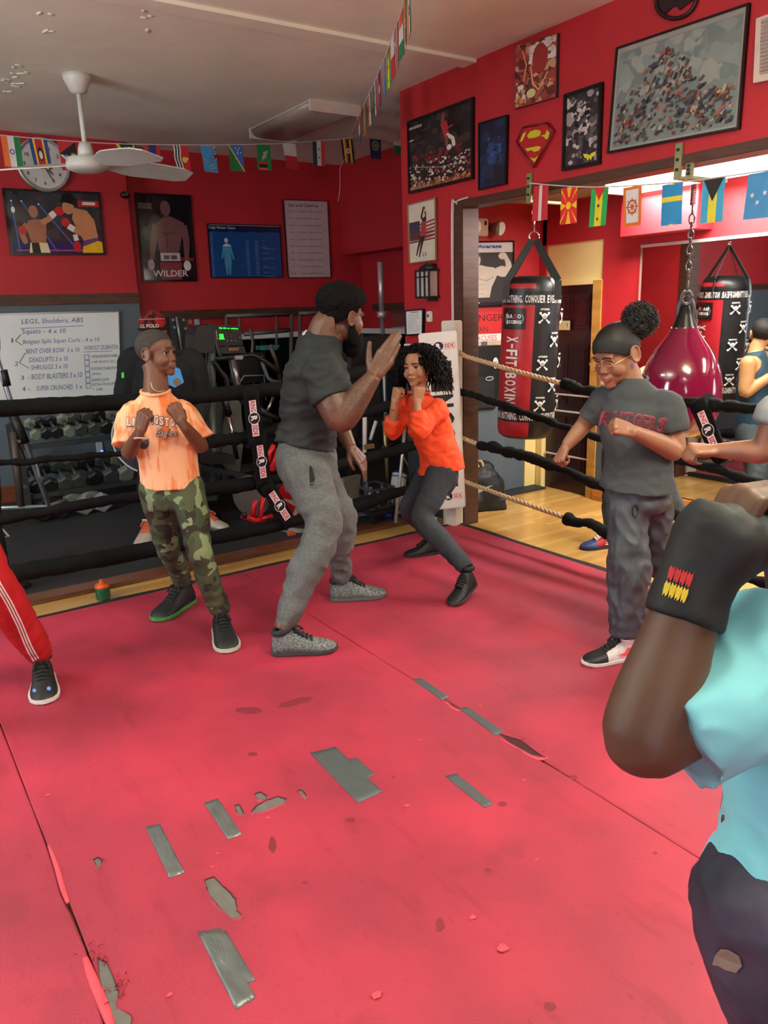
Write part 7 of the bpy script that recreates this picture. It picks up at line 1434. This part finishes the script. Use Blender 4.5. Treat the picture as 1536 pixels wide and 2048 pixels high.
def simple(label, feet, J, hips, knees, pel, che, neck, sh_, el, wr, hc, F, U, S, skc, shirt, pants, shoek, build=1., handk=None, sleeve=.6, pr=(.10, .075, .055), tw=(.15, .12), long=False, haircol=(24, 20, 20), facing=None, tank=False, hands=None, cap_=None, shirtname='t_shirt', pantname='trousers', vox=.007):
    t = person(label, ((feet[0][0][0]+feet[1][0][0])/2, (feet[0][0][1]+feet[1][0][1])/2, 0)); SK = mat(skc, rough=.5, var=.06, scale=16); UP = Vector((0, 0, 1))
    an = [shoe(t, Vector(h), Vector(q), **k) for (h, q), k in zip(feet, shoek)]
    b = B(); head(b, hc, F, U, S); f_, s_, u_ = fr(F, U); limb(b, [hc-f_*.02-u_*.05, hc.lerp(neck, .6), neck-UP*.04], [.055, .052, .06])
    for s, e, w in zip(sh_, el, wr): limb(b, [s, s.lerp(e, .5), e, e.lerp(w, .3), w], [.055*build, .048*build, .040*build, .040*build, .026*build]); b.ell(s, .055*build)
    ss = (sh_[0]-sh_[1]).normalized(); hs = (hips[0]-hips[1]).normalized(); b.loft([(pel, hs, tw[0]*.82, tw[1]*.8), (pel.lerp(che, .5), hs, tw[0]*.8, tw[1]*.75), (che, ss, tw[0]*.88, tw[1]*.85), ((sh_[0]+sh_[1])/2, ss, tw[0]*.9, tw[1]*.6), (neck, ss, .05, .05)])
    for h, k, a in zip(hips, knees, an): limb(b, [h, k, a], [.05, .04, .034])
    for w, hk in zip(wr, hands or []): hand(b, w, *hk)
    skin('body', b, t, SK, vox, 4, sockets(hc, F, U, S)); face_bits(t, SK, hc, F, U, S, lipc=tuple(int(v*.8) for v in skc))
    line = lambda a, l, h: h > np.interp(a, [-.12, -.04, -.0, .03, .055, .09], [-.055, -.05, -.01, .02, .05, .06])
    hairshell(hc, F, U, S, line, 1.06, .001, 80, .006)('hair', t, mat(haircol, rough=.7, var=.3, scale=80))
    b = B(); ax_ = (che-pel).normalized(); b.loft([(pel-ax_*.05, hs, tw[0], tw[1]), (pel.lerp(che, .45), hs, tw[0]*.96, tw[1]*.94), (che, ss, tw[0]*1.02, tw[1]), ((sh_[0]+sh_[1])/2, ss, tw[0]*(.62 if tank else 1.), tw[1]*.7), (((sh_[0]+sh_[1])/2).lerp(neck, .6), ss, tw[0]*.6, tw[1]*.6), (neck, ss, .066, .062)], n=36)
    if not tank:
        for s, e, w in zip(sh_, el, wr):
            r = .068*build
            if long: b.tube([s+(neck-s)*.3, s, s.lerp(e, .5), e, e.lerp(w, .5), e.lerp(w, .95)], [r*.8, r*1.05, r, r*.92, r*.85, r*.75], n=20, sub=4)
            else: b.tube([s+(neck-s)*.3, s, s.lerp(e, sleeve*.5), s.lerp(e, sleeve)], [r*.8, r*1.1, r*1.1, r*1.12], n=20, sub=3)
    sh = skin(shirtname, b, t, shirt, .0075, 5, folds(.010, (7, 7, 7), len(label)))
    b = B(); b.loft([(pel+UP*.03, hs, tw[0]*.93, tw[1]*.92), (pel-UP*.05, hs, tw[0]*.98, tw[1]*.98), (pel-UP*.12, hs, tw[0]*.8, tw[1]*.85)], n=30)
    for h, k, a in zip(hips, knees, an): pant_leg(b, h, k, a+UP*.0, pr[0], pr[1], pr[2], .08, pr[2]*.9, int(k.x*7))
    pj = skin(pantname, b, t, pants, .008, 4, folds(.010, (8, 8, 6), len(label)+3))
    return t, sh, pj, (hc, f_, s_, u_)
toC = -Vector((fw.x, fw.y, 0)).normalized(); UP = Vector((0, 0, 1))
# ---------------- 5. close person at right edge with glove and cyan tee
def near():
    D_ = PD; t = person('blurred close person in light blue tee with a black hand wrap, cropped by right edge', (.95, .35, 0)); SK = mat((84, 57, 40), rough=.55, var=.06, scale=10)
    a1 = shoe(t, (.98, .20, 0), (.93, .45, 0), up_=(30, 30, 34)); a2 = shoe(t, (1.10, .05, 0), (1.22, .27, 0), up_=(30, 30, 34))
    pel = D_(1580, 1790, 1.06); che = D_(1625, 1450, 1.08); neck = D_(1700, 1110, 1.05); hc = D_(1700, 950, .98)
    hL, hR = D_(1515, 1830, 1.02), D_(1650, 1830, 1.12); kL = Vector((.96, .36, .46)); kR = Vector((1.14, .22, .46))
    sN = D_(1590, 1290, 1.0); eN = D_(1287, 1474, .93); wN = D_(1396, 1155, .94); sF = D_(1790, 1260, 1.15); eF = D_(1850, 1330, 1.25); wF = D_(1760, 1080, 1.30)
    F = -rt*.8-toC*.6; f_, s_, u_ = fr(F, UP); S = .95
    b = B(); head(b, hc, F, UP, S, True); limb(b, [hc-u_*.05*S, hc.lerp(neck, .6), neck-UP*.04], [.05, .046, .055])
    limb(b, [sN, sN.lerp(eN, .5), sN.lerp(eN, .82), eN, eN.lerp(wN, .25), eN.lerp(wN, .6), wN], [.058, .056, .054, .050, .0520, .044, .036]); b.ell(eN+Vector((0, 0, -.002)), .047); limb(b, [sF, eF, wF], [.05, .042, .03])
    ss = (sF-sN).normalized(); b.loft([(pel, ss, .12, .09), (che, ss, .12, .09), ((sN+sF)/2, ss, .13, .06), (neck, ss, .05, .05)]); limb(b, [hL, kL, a1], [.05, .045, .034]); limb(b, [hR, kR, a2], [.05, .045, .034])
    hd = D_(1505, 965, .95)-wN
    hand(b, wN+hd.normalized()*.035, hd, -rt*.8+UP*.5+toC*.2, -1, 1.0, (50, 80, 50), 'fist'); hand(b, wF, UP-rt*.4, toC, 1, .85, (75, 80, 40), 'fist')
    skin('body', b, t, SK, .0055, 5); face_bits(t, SK, hc, F, UP, S)
    hairshell(hc, F, UP, S, lambda a, l, h: h > .05 if a > .05 else h > -.03, 1.06, .002, 60, .006)('hair', t, mat((22, 18, 18), rough=.9))
    GLV = mat((9, 14, 19), rough=.7, var=.1, scale=12, bump=.12, bscale=30); b = B(); hdn = hd.normalized(); fa = (wN-eN).normalized()
    limb(b, [eN.lerp(wN, .72), wN, wN+hdn*.05, wN+hdn*.085], [.049, .048, .058, .050], n=24); b.ell(wN+hdn*.055+rt*.01, (.055, .050, .046)); b.ell(wN+hdn*.05+rt*.045+UP*.0, (.05, .04, .036))
    gl = skin('hand_wrap_glove', b, t, GLV, .0055, 6, folds(.003, (20, 20, 20), 4))
    inv = _inv[gl].inverted(); bv = BVHTree.FromPolygons([inv@v.co for v in gl.data.vertices], [tuple(p.vertices) for p in gl.data.polygons])
    def pj(x, y, l):
        d = ray(x, y).normalized(); h = bv.ray_cast(CP, d); q = h[0] if h[0] is not None else D_(x, y, .89); return q-d*(.0015+l*.00008)
    b = B(); A = Art(b, pj, rough=.8); cols = ((176, 40, 44), (206, 180, 40)); Rn = random.Random(2)
    c0 = Vector((1340, 1128)); ux = Vector((.93, .36)); uy = Vector((-.30, .95))
    def T(u, v): q = c0+ux*u*1.35+uy*v*1.35; return (q.x, q.y)
    for r in range(2):
        for k in range(4):
            u0 = 1+k*9.5; v0 = r*24; A.poly([T(u0, v0+6), T(u0+2, v0), T(u0+5, v0+4), T(u0+8, v0), T(u0+9.4, v0+8), T(u0+8.5, v0+20), T(u0+6, v0+24), T(u0+4, v0+18), T(u0+2, v0+24), T(u0+.6, v0+16)], cols[r])
    b.build('wrap_emblem', gl, fix=False)
    TS = mat((120, 196, 208), rough=.8, var=.05, scale=5, bump=.12, bscale=20); b = B(); b.loft([(D_(1585, 1775, 1.05), ss, .135, .11), (D_(1600, 1640, 1.05), ss, .118, .10), (che, ss, .135, .105), ((sN+sF)/2-UP*.02, ss, .15, .09), ((sN+sF)/2*.5+neck*.5, ss, .10, .07), (neck, ss, .062, .058)], n=40)
    b.tube([sN+(neck-sN)*.3, sN, sN.lerp(eN, .2), D_(1455, 1405, .955), D_(1352, 1468, .94)], [.07, .085, .088, .082, .078], n=26, sub=4); b.tube([sF, sF.lerp(eF, .6)], [.07, .075], n=20)
    sh = skin('t_shirt', b, t, TS, .0065, 6, folds(.014, (8, 8, 11), 41, .4)); b = B(); b.tube([D_(1445, 1775, .95), D_(1500, 1830, .94), D_(1580, 1870, .96)], .006, n=6, sub=4)
    b.bm.free()
    PN = mat((34, 34, 52), col2=(66, 60, 80), rough=.75, scale=9, bump=.2, bscale=20); b = B(); b.loft([(D_(1580, 1745, 1.05), ss, .13, .11), (D_(1580, 1830, 1.06), ss, .142, .12), (D_(1580, 1900, 1.07), ss, .12, .11)], n=34)
    pant_leg(b, hL, kL, a1, .098, .075, .06, .06, .055, 2); pant_leg(b, hR, kR, a2, .095, .075, .06, .06, .055, 5)
    pz = skin('dark_jeans', b, t, PN, .0075, 5, folds(.012, (10, 10, 9), 44, .5))
    b = B(); inv = _inv[pz].inverted(); bv = BVHTree.FromPolygons([inv@v.co for v in pz.data.vertices], [tuple(p.vertices) for p in pz.data.polygons]); i = b.mi(flat((126, 112, 100), .9)); pts = []
    for x, y in ((1424, 1930), (1430, 1910), (1442, 1898), (1458, 1900), (1478, 1912), (1484, 1932), (1472, 1946), (1450, 1940), (1436, 1932)):
        d = ray(x, y).normalized(); h = bv.ray_cast(CP, d); pts.append((h[0] or D_(x, y, .95))-d*.003)
    b.fan(pts, i); b.build('worn_patch', pz, fix=False)
near()
# ---------------- 6. second person at the right edge, arm stretched left
J = JF(2.26, 1.05)
simple('person in grey tee at right edge stretching one bare arm to the left', [((2.42, .95, 0), (2.20, 1.06, 0)), ((2.55, .72, 0), (2.34, .84, 0))], J, [J(1600, 1130, -.05), J(1680, 1130, .08)], [J(1600, 1330, -.05), J(1690, 1330, .1)], J(1660, 1100), J(1650, 900), J(1650, 770), [J(1562, 826, -.06), J(1700, 830, .10)], [J(1527, 903, -.08), J(1730, 950, .1)], [J(1434, 901, -.05), J(1650, 960, .0)], J(1665, 690), -rt+toC*.1, UP, .95, (128, 84, 62), mat((120, 124, 128), rough=.85, var=.06), mat((40, 42, 48), rough=.8), [dict(), dict()], build=.84, sleeve=.35, tw=(.135, .11), hands=[(-rt+UP*.05, UP*.8+toC*.3, 1, .85, (70, 80, 40), 'fist'), (-rt, UP, -1, .85, (70, 80, 40), 'fist')], vox=.006)
# ---------------- 7. red track trousers at the left edge
J = JF(.20, 3.30)
f0 = [(Vector((.472, 3.50, 0)), Vector((.418, 3.215, 0))), (Vector((-.25, 3.65, 0)), Vector((-.12, 3.40, 0)))]
t, sh, pj, _h = simple('person in red track trousers with three white side stripes, cropped by the left edge', f0, J, [J(-92, 1010, -.02), J(-170, 1010, .05)], [J(-14, 1165, -.02), J(-200, 1180, .1)], J(-130, 985), J(-130, 820), J(-130, 720), [J(-60, 760, -.05), J(-205, 760, .05)], [J(-40, 870, -.1), J(-230, 870, 0)], [J(-22, 880, -.30), J(-190, 850, -.2)], J(-128, 650), rt*.8+toC*.5, UP, .98, (150, 104, 80), mat((60, 62, 66), rough=.85), mat((176, 12, 22), rough=.75, var=.06, scale=8, bump=.1, bscale=40), [dict(up_=(28, 28, 32), sole=(226, 222, 216), label='black sneaker with white sole and light blue lace tabs'), dict(up_=(28, 28, 32), sole=(226, 222, 216))], pr=(.098, .085, .058), hands=[(UP+rt*.1, rt, 1, .85, (70, 80, 40), 'fist'), (UP, toC, -1, .85, (70, 80, 40), 'fist')], pantname='red_track_trousers')
inv = _inv[pj].inverted(); bv = BVHTree.FromPolygons([inv@v.co for v in pj.data.vertices], [tuple(p.vertices) for p in pj.data.polygons])
for k in range(3):
    b = B(); i = b.mi(flat((226, 220, 218), .8)); ctr = [(-64, 1010), (-30, 1090), (-2, 1165), (22, 1205), (44, 1250), (58, 1285), (66, 1302), (76, 1318)]; n = 40; prev = None
    for j in range(n+1):
        f = j/n*(len(ctr)-1); q = min(int(f), len(ctr)-2); c = Vector(ctr[q]).lerp(Vector(ctr[q+1]), f-q); dr = (Vector(ctr[q+1])-Vector(ctr[q])).normalized(); nn = Vector((dr.y, -dr.x)); pr_ = []
        for s_ in (-1.6, 1.6):
            g = c+nn*((k-1)*5.5-4+s_); d = ray(g.x, g.y).normalized(); h = bv.ray_cast(CP, d); pr_.append(h[0]-d*.003 if h[0] is not None else None)
        if prev and None not in prev and None not in pr_ and (prev[0]-pr_[0]).length < .09: b.fan([prev[0], prev[1], pr_[1], pr_[0]], i)
        prev = pr_
    b.build('side_stripe', pj, fix=False)
s0 = [o for o in bpy.data.objects if o.parent == t and o.name.startswith('shoe')][0]
for px in ((69, 1367), (98, 1363)):
    b = B(); p = PZ(px[0], px[1]+14, .075); b.ell(p, (.008, .014, .008)); b.build('lace_tab', s0, flat((96, 150, 220), .4))
# ---------------- 8. black clad person beyond the ropes at far left
J = JF(.30, 4.95)
simple('person in black whose dark shoe shows beyond the lowest rope at far left', [(Vector((.47, 4.80, -.015)), Vector((.66, 4.93, -.015))), (Vector((.1, 4.95, -.015)), Vector((.28, 5.08, -.015)))], J, [J(-42, 880, 0), J(-90, 880, .1)], [J(-26, 1035, -.05), J(-80, 1040, .1)], J(-66, 860), J(-70, 730), J(-72, 640), [J(-30, 668, -.05), J(-112, 668, .05)], [J(-26, 740, 0), J(-120, 740, 0)], [J(-40, 800, -.1), J(-110, 800, -.1)], J(-72, 590), rt, UP, 1., (130, 90, 68), mat((22, 22, 24), rough=.85), mat((18, 18, 20), rough=.85), [dict(up_=(16, 16, 18), sole=(26, 26, 28)), dict(up_=(16, 16, 18), sole=(26, 26, 28))], long=True, hands=[(-UP, rt, 1, .9, (30, 30, 20), 'relax'), (-UP, -rt, -1, .9, (30, 30, 20), 'relax')], shirtname='hoodie')
# ---------------- 9. man with the red and black knitted hat behind the boy
J = JF(1.80, 5.50)
t, sh, pj, (hc, f_, s_, u_) = simple('man in black hoodie and a red knitted hat standing behind the boy', [(Vector((1.62, 5.52, -.015)), Vector((1.44, 5.24, -.015))), (Vector((2.00, 5.54, -.015)), Vector((2.10, 5.27, -.015)))], J, [J(305, 880, 0), J(345, 880, 0)], [J(295, 970, -.05), J(370, 970, -.05)], J(325, 862), J(325, 770), J(320, 698), [J(262, 722, 0), J(385, 722, 0)], [J(250, 800, .05), J(402, 800, .05)], [J(262, 868, -.10), J(392, 868, -.1)], J(306, 664), toC, UP, 1.02, (120, 84, 64), mat((20, 24, 28), rough=.9, bump=.15, bscale=30), mat((24, 24, 27), rough=.9), [dict(up_=(196, 186, 172), sole=(110, 110, 104), lace=(226, 110, 70), accent=(226, 116, 84)), dict(up_=(196, 186, 172), sole=(110, 110, 104), lace=(226, 110, 70), accent=(226, 116, 84))], long=True, build=1.25, tw=(.21, .15), hands=[(-UP, -rt, -1, 1., (30, 30, 20), 'relax'), (-UP, rt, 1, 1., (30, 30, 20), 'relax')], shirtname='hoodie')
R = Matrix((f_, s_, u_)).transposed(); b = B(); b.ell(hc+f_*-.012+u_*.045, (.112, .095, .105), R=R, n=36, k=24); hatm = mat((20, 16, 18), col2=(172, 28, 34), rough=.95, scale=24, kind='heather', bump=.5, bscale=140)
o = skin('knitted_hat', b, t, hatm, .006, 2, lambda v, n: v+n*.001*noise.noise(v*160)); bm = bmesh.new(); bm.from_mesh(o.data); off = _inv[o].inverted(); bmesh.ops.delete(bm, geom=[v for v in bm.verts if (off@v.co-hc).dot(u_) < .018], context='VERTS'); bm.to_mesh(o.data); bm.free()
b = B(); b.tube([hc+f_*(-.012+.109*cos(a))+s_*.093*sin(a)+u_*.022 for a in [k*pi/16 for k in range(33)]], .010, n=8); b.build('hat_rim', o, flat((20, 16, 18), .95))
b = B(); b.tube([hc+f_*(-.012+.100*cos(a))+s_*.086*sin(a)+u_*.088 for a in [k*pi/16 for k in range(33)]], .003, n=6); b.build('hat_stripe', o, flat((200, 150, 146), .95))
b = B(); fh = lambda x, y, l: hc+f_*(-.012+(.116+l*.0003)*cos(x/.1))+s_*(.098+l*.0003)*sin(x/.1)+u_*(y+.03); A = Art(b, fh, rough=.9); A.text('U.S. POLO', -.075, .0, .026, (206, 190, 170), w=.15, bold=.03); b.build('hat_lettering', o, fix=False)
b = B(); q = J(352, 738, -.20); A = Art(b, lambda x, y, l: J(x, y, -.165-l*.001)); A.poly([(332, 750), (345, 732), (360, 738), (368, 765), (350, 775), (334, 768)], (70, 150, 220)); A.disc(354, 764, 8, (120, 100, 76)); b.build('chest_print', sh, fix=False)
b = B(); A = Art(b, lambda x, y, l: J(x, y, -.08-l*.001)); A.rect(243, 745, 248, 756, mat((60, 226, 60), rough=.6)); b.build('sleeve_patch', sh, fix=False)
c = J(292, 880, .26); ux = rt; t = thing('training_shield', c, 'round purple shield with a white rim held behind the boy', 'shield'); n_ = toC; rr = .255
b = B(); b.rings([[c+(ux*cos(a)+UP*sin(a))*r-n_*d for a in [k*pi/24 for k in range(48)]] for r, d in ((rr, 0), (rr*.97, .05), (rr*.9, .06))]); b.build('shield_face', t, mat((42, 24, 58), col2=(20, 16, 24), rough=.5, scale=18))
b = B(); b.tube([c+(ux*cos(a)+UP*sin(a))*rr for a in [k*pi/24 for k in range(49)]], .007, n=8); b.build('rim', t, flat((206, 200, 206), .4))
# ---------------- 10. man in navy tank top beyond the right ropes, seen again in the mirror
J = JF(4.18, 3.28)
ft = [(Vector((4.02, 3.235, -.03)), Vector((3.78, 3.33, -.03))), (Vector((4.53, 3.03, -.03)), Vector((4.30, 3.13, -.03)))]
simple('man in dark blue tank top and wrestling shoes standing behind the girl', ft, J, [J(1232, 905, -.02), J(1280, 905, .04)], [J(1226, 1000, -.08), J(1325, 975, .02)], J(1256, 895), J(1252, 792), J(1246, 728), [J(1212, 750, -.1), J(1292, 750, .10)], [J(1212, 815, -.16), J(1300, 812, .12)], [J(1222, 790, -.30), J(1292, 780, -.1)], J(1238, 690, -.05), -rt*.8-toC*.1-UP*.3, UP, 1., (186, 136, 88), mat((20, 54, 72), rough=.7, bump=.1, bscale=30), mat((56, 66, 70), rough=.8, bump=.15, bscale=30), [dict(up_=(170, 30, 40), sole=(30, 34, 60), lace=(226, 216, 196), toecap=((40, 60, 110), False), accent=(226, 216, 200), label='red wrestling shoe with blue toe', hi=.06)]*2, build=1.1, tw=(.165, .125), tank=True, pr=(.10, .075, .05), hands=[(UP*.6-rt*.6, toC, 1, .95, (80, 90, 50), 'fist'), (UP*.6-rt*.6, -toC, -1, .95, (80, 90, 50), 'fist')], shirtname='tank_top')
